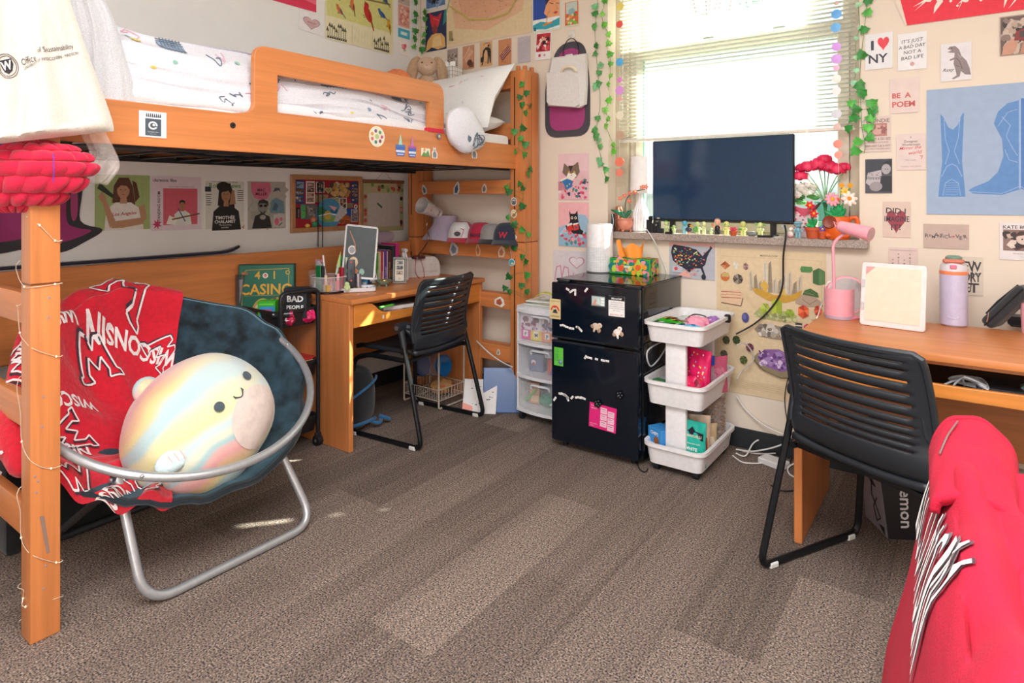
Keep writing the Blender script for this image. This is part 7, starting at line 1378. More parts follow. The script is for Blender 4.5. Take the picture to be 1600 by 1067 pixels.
for i,(c_,l,dx,dy,a) in enumerate((('cfd4cc','white magazine lying lowest on the drawer cart',0,0,4),('b8b09a','tan covered magazine in the small pile on the drawer cart',.01,.01,-5),('dfe0dc','pale magazine topmost on the drawer cart',.0,.015,8))): boxart('magazine',l,'magazine',(1.27 + dx,-.20 + dy,.6525 + .0085 * i),(.27,.20,.008),R_(a),c_,None,None,lambda c: c.sc(10,(.1,.1,.8,.8),.12,['b0b8a8','8a9a8a','d8c8a8'],random.Random(i),'b'))
q = MB(); q.surf(lambda u,v: Vector((-.07 + .14 * u,.012 * (v - .5) * (1 + u),.012 + .03 * math.sin(PI * u) + .004 * v)),14,4,M('c6d23a','leaf')); tag(q.build('ribbon',solid=.002,mw=Matrix.Translation((1.25,-.24,.68)) @ Matrix.Rotation(R_(12),4,'Z')),'curved yellow green strap lying on the magazines','ribbon')
q = MB(); q.ell((0,0,.012),(.03,.025,.012),M('3a9a5a','leaf')); tag(q.build('lily_pad',mw=Matrix.Translation((1.31,-.17,.679))),'small green rounded toy pad on the magazines','toy')
q = MB()
for k in range(7): a = k * .9; q.tube(cat([(0,0,.0),(.018 * math.cos(a),.018 * math.sin(a),.018),(.03 * math.cos(a),.03 * math.sin(a),.035)],3),[.008] * 4 + [.006] * 2 + [.002],M('e88aa4','skin'),7)
tag(q.build('artificial_flower',mw=Matrix.Translation((1.385,-.20,.68))),'pink water lily ornament on the drawer cart beside the fridge','ornament')
q = MB(); q.box((0,0,.13),(.26,.012,.26),M('14508e','gloss',.25),.003); tag(q.build('folder',mw=Matrix.Translation((1.0,-.30,0)) @ Matrix.Rotation(R_(35),4,'Z') @ Matrix.Rotation(R_(-22),4,'X')),'large blue plastic folder leaning behind the drawer cart','folder')
boxart('notebook','white doodled notebook leaning against the blue folder','notebook',(.885,-.40,0),(.20,.012,.20),R_(30),'e2dede',lambda c: (c.sc(16,(.1,.1,.85,.9),.05,['4a4c54'],random.Random(2)),c.p([(.0,0),(.3,.0),(.3,.2),(0,.3)],'e89a8a')),tiltx=-30)
q = MB(); q.tube(cat([W(745,533,y=-.22),W(765,552,y=-.24),W(785,566,y=-.26),W(800,573,y=-.30)],6),.004,M('e0e0e2'),8); tag(q.build('power_cable'),'white cable running from the low end rail to the drawer cart','cable')
# ---------------------------------------------------------------- white trolley
wt = thing('trolley','white three tier rolling cart stacked with snacks right of the fridge','cart',(0,0,0)); WP = M('eceaec','plastic',.42)
CX0,CX1,CY0,CY1 = 1.985,2.262,-.54,-.075
for zb,zt in ((.602,.694),(.315,.424),(.038,.134)): q = MB(); tray(q,CX0,CX1,CY0,CY1,zb,zt,WP,.014,.012,.004,.05); q.build('tray',wt)
for y in (CY0 + .055,CY1 - .03):
    for z0,z1 in ((.11,.34),(.385,.62)): q = MB(); q.box(((CX0 + CX1) / 2 - .002,y,(z0 + z1) / 2),(.10,.03,z1 - z0),WP,.012,seg=2); q.build('column',wt)
for x in (CX0 + .045,CX1 - .045):
    for y in (CY0 + .05,CY1 - .05): q = MB(); q.cyl((x - .012,y,.022),(x + .012,y,.022),.022,M('191b1f','rubber')).box((x,y,.036),(.03,.03,.02),M('222428'),.004); q.build('caster',wt)
q = MB(); p = W(1131,484,x=2.25); q.b2((2.255,p.y - .015,.665),(2.285,p.y + .005,.705),M('1c1d20'),.006); tag(q.build('clip'),'small black clip on the rim of the white cart','clip')
ZT = .612
def bar(lab,c,L_,yaw,col,cols,seed,w_=.035): 
    q = MB(); q.surf(lambda u,v: Vector((-L_ / 2 + L_ * u,w_ / 2 * math.cos(2 * PI * v) * (1 + .05 * math.sin(u * 40)),.012 + .012 * math.sin(2 * PI * v) * math.sin(PI * min(1,max(0,u * 1.08 - .04))) ** .3)),24,12,M(col,'gloss',.3)); rr = random.Random(seed)
    for k in range(4): x = rr.uniform(-.35,.3) * L_; q.b2((x,-w_ * .36,.0242),(x + L_ * .15,w_ * .3,.0248),M(rr.choice(cols),'gloss',.35))
    tag(q.build('snack_bar',mw=Matrix.Translation(Vector(c)) @ Matrix.Rotation(R_(yaw),4,'Z')),lab,'snack bar')
bar('bright green granola bar across the top tray of the white cart',(2.07,-.42,.668),.16,-22,'3cae2c',['e8e060','1c7a24','c8402a'],1)
bar('dark green wrapped bar at the front of the top cart tray',(2.06,-.475,.662),.17,-10,'2c8a5a',['d8f0d0','165a38'],2)
bar('brown cookie bar behind the bright green one in the top cart tray',(2.05,-.35,.664),.13,-30,'8a4a24',['c88a4a','e8c080'],3)
bar('light blue water flavour packet at the front of the top cart tray',(2.17,-.47,.664),.12,20,'4ab0e0',['f0f8fc','1a70b0'],4,.03)
lump('snack_bag','pale pink crinkled pouch at the right of the top cart tray','snack bag',(2.17,-.36,.625),(.06,.05,.042),['ee9ab4','f8d0dc','d85a84','f4b8c8'],21,pats=8)
lump('snack_bag','purple and pink wrapper at the back right of the top cart tray','snack bag',(2.215,-.26,.63),(.035,.06,.034),['a070c0','e0609a','d8c0e8'],22,pats=8)
lump('snack_bag','small white and green wrapper filling the back of the top cart tray','snack bag',(2.08,-.24,.625),(.06,.07,.028),['d8e0d8','4a9a5a','e8e8e8'],23,pats=6)
q = MB(); q.tube(cat([(2.10,-.29,.68),(2.12,-.25,.695),(2.17,-.24,.69),(2.19,-.28,.682)],5),.003,M('1a1c20')); tag(q.build('cable'),'thin black loop of cable in the top cart tray','cable')
def bagpouch(lab,c,d,yaw,cols,fn,tilt=0,sides=None):
    """stand-up gusset bag with pinched top"""
    w_,t_,h_ = d; X = Matrix.Translation(Vector(c)) @ Matrix.Rotation(R_(yaw),4,'Z') @ Matrix.Rotation(R_(tilt),4,'Y'); q = MB()
    def f(u,v,s): th = t_ / 2 * (1 - v ** 2.2) * (math.sin(PI * u) ** .35) + .002; x = (u - .5) * w_ * (1 - .04 * math.sin(PI * v)); return Vector((x,-s * (th + .004 * nz(u * 5,v * 6,s)),h_ * v))
    q.surf(lambda u,v: f(u,v,1),20,22,M(cols[0],'gloss',.35)).surf(lambda u,v: f(1 - u,v,-1),20,22,M(cols[0],'gloss',.35))
    g = lambda x,y: f(x,y,1) + Vector((0,-.0025,0)); fn(q,g,w_,h_)
    return tag(q.build('snack_bag',mw=X),lab,'snack bag')
def patch(q,g,pts,col): 
    n = len(pts); cx_,cy_ = sum(p[0] for p in pts) / n,sum(p[1] for p in pts) / n; q.add([g(cx_,cy_)] + [g(*p) for p in pts],[(0,1 + i,1 + (i + 1) % n) for i in range(n)],M(col,'gloss',.35))
def txt(q,g,w_,h_,st,u0,v0,s_,col,b=.02):
    vs,fs = text_geo(st,b,0,1); w2 = max(v[0] for v in vs); q.add([g(u0 + (v[0] - w2 / 2) * s_ / w_,v0 + v[1] * s_ / h_) + Vector((0,-.0015,0)) for v in vs],fs,M(col,'paper'))
def f(q,g,w_,h_): patch(q,g,[(.06,.62),(.94,.60),(.94,.76),(.64,.79),(.5,.88),(.36,.79),(.06,.77)],'16202e'); txt(q,g,w_,h_,'GHIRARDELLI',.5,.655,.0155,'e8e0c8'); txt(q,g,w_,h_,'PREMIUM BAKING CHIPS',.5,.50,.008,'d8f0ea'); txt(q,g,w_,h_,'WHITE',.5,.36,.02,'f4faf8',.03); patch(q,g,[(.1,.03),(.5,.05),(.6,.16),(.25,.26),(.08,.2)],'e8dcae')
bagpouch('teal baking chips bag standing in the bottom tray of the white cart',(2.192,-.462,.05),(.125,.05,.20),-4,['1fae9c'],f)
def f(q,g,w_,h_): patch(q,g,[(.1,.1),(.9,.1),(.9,.5),(.1,.6)],'c8503a'); patch(q,g,[(.2,.6),(.8,.6),(.7,.8),(.3,.8)],'efe0cc')
bagpouch('tan and red food pouch behind the teal baking chips bag',(2.175,-.375,.05),(.13,.05,.20),20,['dcc0a8'],f)
bagpouch('cream nut mix pouch leaning against the tan pouch in the bottom tray',(2.195,-.30,.05),(.11,.05,.14),40,['c8b088'],lambda q,g,w_,h_: (patch(q,g,[(.2,.1),(.9,.1),(.8,.6),(.3,.6)],'e8d8c0'),patch(q,g,[(.3,.2),(.7,.2),(.6,.4)],'d86a4a')))
boxart('snack_box','blue cookie box at the left of the bottom tray of the white cart','box',(2.035,-.455,.05),(.095,.08,.135),R_(-28),'3a92d8',lambda c: c.r(.05,.05,.95,.5,'e6eef6').t('CHIPS',.5,.78,.16,'f4f8fc','c',.02).e(.65,.6,.2,'9a5a30').e(.4,.3,.1,'9a5a30').sc(8,(.1,.1,.8,.4),.1,['3a6aa8'],random.Random(1)))
nb = thing('nut_bag','tall clear bag of brown nuts standing in the bottom tray of the white cart','bag of nuts',(2.195,-.185,.052))
def nutf(u,v): 
    r = (.058 * (1 - .15 * v) if v < .72 else .058 * .89 * (1 - (v - .72) * 3.2) + .008) if v < .95 else .02 + (v - .95) * .5
    return Vector((r * (1 + .07 * nz(u * 9,v * 5)) * math.cos(2 * PI * u),r * 1.15 * (1 + .07 * nz(u * 9,v * 5,2)) * math.sin(2 * PI * u),.34 * v))
q = MB(); q.surf(nutf,30,24,M('f2ece6','film'),cu=True); q.build('clear_bag',nb)
q = MB(); rr = random.Random(3); NU = [M(c_,'plastic',.5) for c_ in ('8a5a34','704424','a47048')]
for k in range(420):
    a = rr.uniform(0,6.283); z = rr.uniform(.008,.235); r = .053 * (1 - .15 * z / .34) * rr.uniform(.72,1); q.ell((r * math.cos(a),r * 1.15 * math.sin(a),z),(.010,.007,.006),rr.choice(NU),6,4,X=None)
tag(q.build('nuts',nb),kind='stuff')
q = MB(); q.surf(lambda u,v: Vector((.1 * (u - .5) * (1 - .3 * v),.012 * math.sin(u * 12) * (1 - v),.12 * v)),16,8,M('f4f2f4','film')); q.build('knot',nb); bpy.data.objects['knot'].location = (0.02,.0,.32); bpy.data.objects['knot'].rotation_euler = (.3,.7,-.6)
# middle tray
def f(q,g,w_,h_):
    rr = random.Random(9)
    for k in range(22): x,y = rr.uniform(.1,.9),rr.uniform(.5,.95); patch(q,g,[(x - .02,y),(x,y + .02),(x + .03,y),(x,y - .02)],rr.choice(['f8e04a','6ad0e8','f8a0c8','ffffff']))
    patch(q,g,[(.15,.05),(.45,.05),(.3,.45)],'e8a8b8'); patch(q,g,[(.6,.15),(.8,.2),(.75,.35),(.55,.3)],'3a8ad0')
bagpouch('big hot pink candy bag in the middle tray of the white cart',(2.18,-.385,.328),(.135,.08,.235),-12,['e01f62'],f,3)
lump('snack_bag','crumpled magenta and yellow bag slumped at the front of the middle cart tray','snack bag',(2.185,-.455,.328),(.058,.035,.06),['d81c58','f04a84','f8d04a','2a70c0','8a1038'],33,pats=12)
bagpouch('dusty pink foil bag at the right of the middle cart tray',(2.215,-.235,.328),(.15,.05,.17),55,['c85a7a'],lambda q,g,w_,h_: patch(q,g,[(.2,.2),(.8,.2),(.8,.7),(.2,.7)],'d87a94'))
q = MB(); q.lathe([(0,0),(.02,0),(.022,.10),(.012,.135),(.011,.15)],M('b8c8d4','film'),n=18).lathe([(.016,.15),(.016,.19),(0,.19)],M('1f4fae'),n=18); tag(q.build('bottle',mw=Matrix.Translation((2.225,-.31,.328))),'clear bottle with a blue cap in the middle tray of the white cart','bottle')
boxart('snack_box','yellow and blue box behind the column in the middle cart tray','box',(2.10,-.40,.328),(.07,.06,.13),R_(5),'4a9ad0',lambda c: c.r(0,.4,1,.7,'e8d03a').t('POP',.5,.8,.12,'f4f4f4','c'))
q = MB(); q.lathe([(0,0),(.026,0),(.028,.07),(.024,.08),(.0,.085)],M('c8ccd0','film'),n=20); tag(q.build('container',mw=Matrix.Translation((2.03,-.40,.328))),'clear lidded cup at the left of the middle cart tray','container')
boxart('snack_box','small green and brown packet at the front left of the middle cart tray','packet',(2.035,-.47,.328),(.06,.04,.085),R_(-20),'3a7a4a',lambda c: c.r(.05,.5,.95,.9,'c89a6a').e(.5,.7,.2,'e8e0d0'))
# dark storage bins behind the cart, right of the fridge
for i,(z,l) in enumerate(((.0,'lowest clear grey bin stacked beside the fridge side'),(.26,'middle clear grey bin stacked beside the fridge side'))):
    q = MB(); tray(q,1.99,2.12,-.50 + .47,-.06 + .0,z,z + .2,M('3a4650','plastic',.3)) if False else None
q = MB(); q.tube(cat([W(1038,532,x=2.0),W(1012,548,x=2.0),W(1016,572,x=2.0),W(1030,560,x=2.0),W(1042,540,x=2.0)],6),.0035,M('c9ccd2'),7); tag(q.build('charging_cable'),'white looped cable hanging between the fridge and the white cart','cable')
q = MB(); q.tube(cat([W(1150,540,y=-.1),W(1165,537,y=-.06),W(1178,560,y=-.04),W(1160,578,y=-.06),W(1152,592,y=-.09)],7),.0035,M('c3bcb6'),7); tag(q.build('cord'),'pale cable looping out behind the right side of the white cart','cable')
# ---------------------------------------------------------------- television and things on the window sill
ZS = 1.0755
tv = thing('television','flat black television standing on the window sill in front of the blinds','television',(2.164,.0,ZS))
q = MB(); q.b2((-.364,-.012,.062),(.364,.018,.502),M('101316','plastic',.3),.005); q.b2((-.25,.018,.1),(.25,.03,.4),M('16181b'),.004); q.build('housing',tv)
q = MB(); q.b2((-.357,-.0135,.078),(.357,-.0125,.495),M('1b3a58','gloss',.08)); q.build('screen',tv)  # blue base colour stands in for a bluish reflection on the screen
q = MB(); q.text('LG',fr((-.012,-.0128,.064),(1,0,0),(0,0,1)),.009,M('5a6068')); q.build('logo',tv)
for s in (-1,1): q = MB(); q.prism([(-.055,-.062),(.01,-.062),(.018,-.04),(.02,.05),(-.0,.05),(-.012,-.03),(-.055,-.05)] if s > 0 else [(-.01,-.062),(.03,-.062),(.03,-.05),(.012,-.03),(0,.05),(-.02,.05),(-.018,-.04)],0,.008,M('0f1113','plastic',.3),Matrix.Translation((s * .26,0,.0))); q.b2((s * .26 - .008,-.01,.004),(s * .26 + .02,.015,.075),M('0f1113','plastic',.3),.003); q.build('foot',tv)
def S(u,yy=-.02): p = W(u,360,y=yy); p.z = ZS; return p
def kk(u,yy=-.02): return (W(u + 1,360,y=yy) - W(u,360,y=yy)).x
GR = 'd4dfa0'
def fig(u,h,body,lab,acc=None,yy=-.02,head=None,yaw=20,extra=None):
    s = h / .075; q = MB(); Bm = M(body,'skin'); Hm = M(head or body,'skin'); A = Matrix.Translation(S(u,yy)) @ Matrix.Rotation(R_(yaw),4,'Z') @ Matrix.Scale(s,4)
    for sx in (-.0065,.0065): q.tube([(sx,0,0),(sx,0,.014),(sx * .8,0,.026)],[.0052,.0055,.006],Bm,8); 
    q.ell((0,0,.034),(.0105,.009,.013),Bm,12,8)
    for sx in (-1,1): q.tube(cat([(sx * .009,0,.042),(sx * .015,-.003,.034),(sx * .014,-.008,.026)],3),[.0035] * 4 + [.003] * 3,Bm,7)
    q.ell((0,0,.060),(.0145,.0135,.0145),Hm,14,10)
    for sx in (-.0045,.0045): q.ell((sx,-.0132,.061),(.0016,.0008,.0016),M('33352a'),6,4)
    if extra: extra(q)
    q.v = [A @ Vector(v_) - S(u,yy) for v_ in q.v]
    return tag(q.build('figurine',mw=Matrix.Translation(S(u,yy))),lab,'figurine')
LEAF = M('5fae4a','leaf'); 
cs = MB()
for k,(x,z0,w_,h_) in enumerate(((-.024,0,.016,.055),(-.008,0,.014,.04),(.006,0,.012,.03),(.018,0,.010,.048),(-.018,.05,.008,.02),(.0,.035,.006,.015))): cs.box((x,0,z0 + h_ / 2),(w_,.026,h_),M('191d24','plastic'),.001)
for x in (-.026,-.020,.016,.021): cs.box((x,-.005,.062),(.003,.01,.006),M('c8c0a8'),0)
cs.box((.03,-.004,.01),(.02,.02,.02),M('22262e'),.002); tag(cs.build('toy_castle',mw=Matrix.Translation(S(1023,-.035)) @ Matrix.Scale(1.3,4)),'small black brick built castle at the left foot of the television','toy')
fig(1041,.068,GR,'pale green figurine with leafy head just right of the black castle',extra=lambda q: (q.ell((0,0,.066),(.013,.012,.009),LEAF),q.ell((.010,-.006,.058),(.005,.003,.006),LEAF)))
fig(1053,.045,'c8d890','crouching pale green figurine holding a big leaf',extra=lambda q: (q.ell((.022,-.004,.05),(.016,.002,.008),LEAF,X=Matrix.Rotation(-.3,4,'Y')),q.ell((-.018,-.004,.05),(.012,.002,.008),LEAF)),yaw=15)
fig(1070,.070,'8cc8d8','light blue headed figurine beside the toucan',head='5ab4d4')
q = MB(); q.ell((0,0,.02),(.012,.018,.012),M('4a4e5c')).ell((0,-.006,.038),(.010,.010,.010),M('1c1e26')).tube([(0,-.012,.038),(.0,-.028,.034)],[.006,.002],M('f0a82a'),8).ell((0,-.010,.033),(.006,.004,.006),M('f2ead0')).tube([(-.004,0,0),(-.004,0,.01)],.002,M('e8703a')).tube([(.004,0,0),(.004,0,.01)],.002,M('e8703a'))
tag(q.build('figurine',mw=Matrix.Translation(S(1076,-.035)) @ Matrix.Rotation(R_(60),4,'Z') @ Matrix.Scale(1.15,4)),'tiny toucan figurine with an orange beak on the sill','figurine')
fig(1090,.066,GR,'pale green figurine holding a round leaf like a shield',extra=lambda q: q.ell((-.012,-.014,.030),(.014,.003,.017),LEAF))
fig(1100,.068,'dde3a8','pale yellow green figurine leaning forward, left of the doll',yaw=-30)
fig(1111,.035,'c4dc98','tiny pale green crouching figurine just left of the doll',extra=lambda q: q.ell((0,0,.06),(.016,.013,.012),M('a8c870','leaf')))
fig(1121,.085,'efb9a0','pink skinned doll in black dungarees on the sill',extra=lambda q: (q.ell((0,0,.030),(.0125,.011,.016),M('23242a')),q.tube([(-.0065,0,.002),(-.0065,0,.024)],.0064,M('23242a')),q.tube([(.0065,0,.002),(.0065,0,.024)],.0064,M('23242a')),q.ell((0,.001,.073),(.009,.008,.004),M('7a6a60')),q.ell((-.02,-.006,.045),(.005,.004,.007),M('e8823a'))),yaw=10)
fig(1135,.072,'dfe08c','pale yellow figurine with a small leaf on its face',extra=lambda q: q.ell((-.007,-.013,.058),(.004,.002,.004),LEAF))
fp = thing('flower_pot','tiny terracotta pot with a pink succulent flower on the sill','potted plant',S(1146,-.04)); TC = M('c4562e','plastic',.6)
q = MB(); q.lathe([(0,0),(.014,0),(.018,.018),(.020,.018),(.020,.024),(.017,.024),(0,.022)],TC,n=20); q.build('pot',fp)
q = MB()
for r_,n_,z_ in ((.022,9,.030),(.014,7,.036)):
    for k in range(n_): a = 2 * PI * k / n_; q.tube([(0,0,.024),(r_ * .6 * math.cos(a),r_ * .6 * math.sin(a),z_),(r_ * math.cos(a),r_ * math.sin(a),z_ + .008)],[.004,.0045,.001],M('f0607a','skin'),6)
q.ell((0,0,.034),(.005,.005,.006),M('8a4ab0')); q.build('flower',fp)
fig(1161,.074,'d0d880','yellow green figurine carrying a thin green leaf',extra=lambda q: q.ell((-.018,-.008,.034),(.012,.003,.005),LEAF))
q = MB(); q.ell((0,0,.011),(.026,.018,.013),M('7f8580','paint')); tag(q.build('stone',mw=Matrix.Translation(S(1175,-.03))),'smooth grey stone on the sill left of the television foot','stone')
fig(1188,.070,'d8e49a','pale green figurine with leaves spread behind its head',extra=lambda q: [q.tube([(0,.004,.062),(sx * .018,.006,.064 + dz),(sx * .03,.004,.062 + dz * 2)],[.003,.003,.001],LEAF,5) for sx in (-1,1) for dz in (-.003,.005)])
q = MB(); q.ell((0,0,.018),(.014,.02,.018),M('e8e0d8','skin')).ell((0,-.010,.040),(.011,.011,.011),M('f2ede4','skin')).ell((0,-.021,.038),(.005,.004,.002),M('f0a83a')).ell((0,0,.010),(.016,.021,.010),M('e6b4b4','skin')).tube([(0,-.004,.051),(0,-.002,.056)],.003,M('f0b040'))
tag(q.build('figurine',mw=Matrix.Translation(S(1235,-.035)) @ Matrix.Rotation(R_(30),4,'Z')),'little white duck figurine in pink, right of the television foot','figurine')
fig(1247,.080,'7fb6c4','teal figurine with a broad round hat right of the duck',yy=-.04,extra=lambda q: q.ell((0,0,.066),(.019,.018,.008),M('7fb6c4','skin')))
q = MB(); q.tube(cat([(0,0,.05),(.006,-.005,.035),(.012,-.002,.05),(.015,-.004,.02),(.02,-.012,.006)],4),.002,M('d8dce4','rubber')); q.box((0,0,.052),(.016,.01,.01),M('b8bcc8'),.002); tag(q.build('cable_plug',mw=Matrix.Translation(S(1224,-.012))),'silver cable plug hanging beside the television foot','cable')
def flower(q,c,r,petal,centre,n=9,dirv=(.5,-.8,.3),rings=1,cup=.2):
    Z = Vector(dirv).normalized(); m = Z.to_track_quat('Z','Y').to_matrix().to_4x4(); m.translation = Vector(c)
    for g in range(rings):
        rr_ = r * (1 - g * .28)
        for k in range(n):
            a = 2 * PI * k / n + g * .35; q.ell((rr_ * .58 * math.cos(a),rr_ * .58 * math.sin(a),cup * r * (.3 + g)),(rr_ * .45,rr_ * .24,r * .07),M(petal,'skin'),8,5,X=m @ Matrix.Translation((0,0,0)) if False else m @ Matrix.Rotation(0,4,'Z')) if False else q.tube([m @ Vector((0,0,g * cup * r * .5)),m @ Vector((rr_ * .55 * math.cos(a),rr_ * .55 * math.sin(a),cup * r * (.5 + g * .6))),m @ Vector((rr_ * math.cos(a),rr_ * math.sin(a),cup * r * (1 + g)))],[rr_ * .10,rr_ * .30,rr_ * .12],M(petal,'skin'),7)
    q.ell(m @ Vector((0,0,cup * r * (.6 + rings * .3))),r * .28,M(centre,'skin'),10,6)
P2 = lambda u,v,yy: W(u,v,y=yy)
# orchid
oc = thing('potted_orchid','brick built pink orchid in a coral pot at the left end of the sill','potted plant',S(977,-.02)); base = S(977,-.02); CR = M('d98a72','plastic',.35)
q = MB(); q.lathe([(0,.012),(.030,.012),(.040,.025),(.044,.05),(.040,.066),(.046,.068),(.046,.076),(.038,.076),(0,.070)],CR,n=28); q.build('pot',oc)
for k in range(3): a = k * 2.1 + .5; q = MB(); q.cyl((.03 * math.cos(a),.03 * math.sin(a),0),(.028 * math.cos(a),.028 * math.sin(a),.014),.008,M('c87860','plastic')); q.build('foot',oc)
q = MB(); q.tube(cat([Vector((0,0,.07)),Vector((.0,0,.15)),P2(981,308,-.02) - base,P2(992,299,-.02) - base,P2(1008,296,-.02) - base],6),.003,M('2f6a4a')); q.build('stem',oc)
for px,py in ((955,328),(988,329),(968,331)): q = MB(); t = P2(px,py,-.02) - base; m_ = Vector((0,0,.075)); q.tube([m_,m_.lerp(t,.5) + Vector((0,0,.012)),t],[.006,.013,.003],M('2f7a58','leaf'),8); q.build('leaf',oc)
for px,py in ((969,310),(984,302),(992,300),(1003,293),(1009,292),(983,314),(976,306)): q = MB(); flower(q,P2(px,py,-.045) - base,.016,'ee7f78','e8c04a',5); q.build('flower',oc)
q = MB(); q.lathe([(0,0),(.022,0),(.024,.01),(.024,.12),(.018,.14),(0,.145)],M('c98a72','metal'),n=24); tag(q.build('tumbler',mw=Matrix.Translation(S(967,.06))),'copper coloured tumbler behind the orchid pot','bottle')
q = MB(); q.box((0,0,.05),(.02,.02,.10),M('27323c','gloss'),.005); q.tube(cat([(0,-.012,.1),(.01,-.015,.05),(-.005,-.014,.0)],4),.002,M('c8d4dc')); tag(q.build('charger',mw=Matrix.Translation(S(958,-.035))),'small dark charger with a cable at the left end of the sill','charger')
tl_ = thing('table_lamp','white lamp with ribbed bottle base and square shade left of the television','lamp',S(1001,.045)); 
q = MB(); pr = [(0,0),(.040,0),(.046,.01),(.046,.09),(.040,.12),(.022,.16),(.012,.19),(.010,.225)]; q.surf(lambda u,v: (lambda t,i: (lambda r,z: Vector((r * (1 + .04 * math.cos(2 * PI * u * 22)) * math.cos(2 * PI * u),r * (1 + .04 * math.cos(2 * PI * u * 22)) * math.sin(2 * PI * u),z)))(pr[i][0] * (1 - t + i) + pr[i + 1][0] * (t - i),pr[i][1] * (1 - t + i) + pr[i + 1][1] * (t - i)))(v * (len(pr) - 1),min(int(v * (len(pr) - 1)),len(pr) - 2)),88,22,M('f0eef0','plastic',.3),cu=True); q.build('base',tl_)
q = MB(); q.lathe([(.058,.215),(.062,.216),(.058,.425),(.054,.425)],M('f6f4f2','paper'),n=32,sx=1,sy=.75); q.build('lamp_shade',tl_)
# plants right of the television
rf = thing('potted_flower','brick built red flowers in a terracotta pot on the sill','potted plant',S(1271,-.03)); base = S(1271,-.03)
q = MB(); q.lathe([(0,0),(.028,0),(.034,.038),(.038,.038),(.038,.052),(.034,.052),(0,.046)],TC,n=26); q.build('pot',rf)
q = MB(); t1,t2 = P2(1271,334,-.05) - base,P2(1265,321,-.05) - base; q.tube([(0,0,.045),(-.002,-.01,.08),t1],.004,M('2ea05a')).tube([(0,0,.05),t2],.003,M('2ea05a'))
for px,py in ((1258,351),(1262,341),(1276,342),(1268,357)): t = P2(px,py,-.055) - base; q.tube([(0,0,.05),Vector((0,0,.06)).lerp(t,.6),t],[.004,.010,.002],M('2cae62','leaf'),7)
q.build('stem',rf)
for px,py in ((1271,334),(1265,321)): q = MB(); flower(q,P2(px,py,-.055) - base,.022,'e0242e','f0c83a',6,rings=1); q.build('flower',rf)
vf_ = thing('potted_flower','tiny violet flower in a small terracotta pot on the sill','potted plant',S(1285,-.045)); q = MB(); q.lathe([(0,0),(.016,0),(.019,.026),(.022,.026),(.022,.036),(.018,.036),(0,.032)],TC,n=22); q.build('pot',vf_)
q = MB(); flower(q,Vector((0,-.004,.045)),.018,'7a5ad0','f0d84a',5); q.tube([(0,0,.03),(0,-.004,.045)],.003,LEAF); q.build('flower',vf_)
op = thing('planter','orange round planter with a small clock face and toy flowers','planter',S(1309,-.02)); base = S(1309,-.02); ORG = M('ea6420','plastic',.35)
q = MB(); q.lathe([(0,0),(.045,0),(.056,.02),(.058,.06),(.052,.10),(.046,.105),(.042,.10),(0,.09)],ORG,n=32).box((0,0,.02),(.10,.10,.03),ORG,.01).tube(cat([(.04,0,.09),(.075,.0,.10),(.08,0,.06),(.055,0,.03)],5),.010,ORG,10); q.build('pot',op)
q = MB(); cp_ = P2(1296,347,-.075) - base; m_ = fr(cp_,(1,0,0),(0,0,1)); q.lathe([(.026,-.006),(.030,0),(.026,.006),(.022,.004)],M('8a3a24','plastic'),n=28,X=m_).lathe([(0,.003),(.024,.003)],M('f3e9dc'),n=28,X=m_); c = CV(.03,.03,None,0,q,m_ @ Matrix.Translation((-.015,-.015,.004))); c.l([(.5,.5),(.5,.9)],.05,'3a2a24').l([(.5,.5),(.3,.35)],.05,'3a2a24'); q.build('clock',op)
q = MB(); GN = M('23a05c','leaf')
for px,py in ((1298,325),(1305,318),(1316,320),(1322,326),(1312,335),(1300,338),(1318,338),(1309,312),(1288,330)): t = P2(px,py,-.045) - base; q.tube([(0,0,.09),Vector((0,0,.1)).lerp(t,.6),t],[.008,.014,.003],GN,7)
for px,py in ((1315,293),(1328,292),(1300,312),(1324,300),(1321,311)): q.tube([(0,0,.1),P2(px,py,-.03) - base],.0025,M('7cb87a')) 
q.build('stems',op)
for (px,py,r_,c1,c2,n_) in ((1300,312,.034,'f0a8b8','f4b030',10),(1315,290,.014,'f4a81c','f4a81c',6),(1328,290,.014,'f6a61a','f4a81c',6),(1320,300,.022,'f8cf5a','e8a83a',7),(1326,311,.036,'f5e6dc','f0882a',8),(1310,311,.008,'f0602a','f0602a',5),(1317,313,.008,'f0602a','f0602a',5)): q = MB(); flower(q,P2(px,py,-.06) - base,r_,c1,c2,n_); q.build('flower',op)
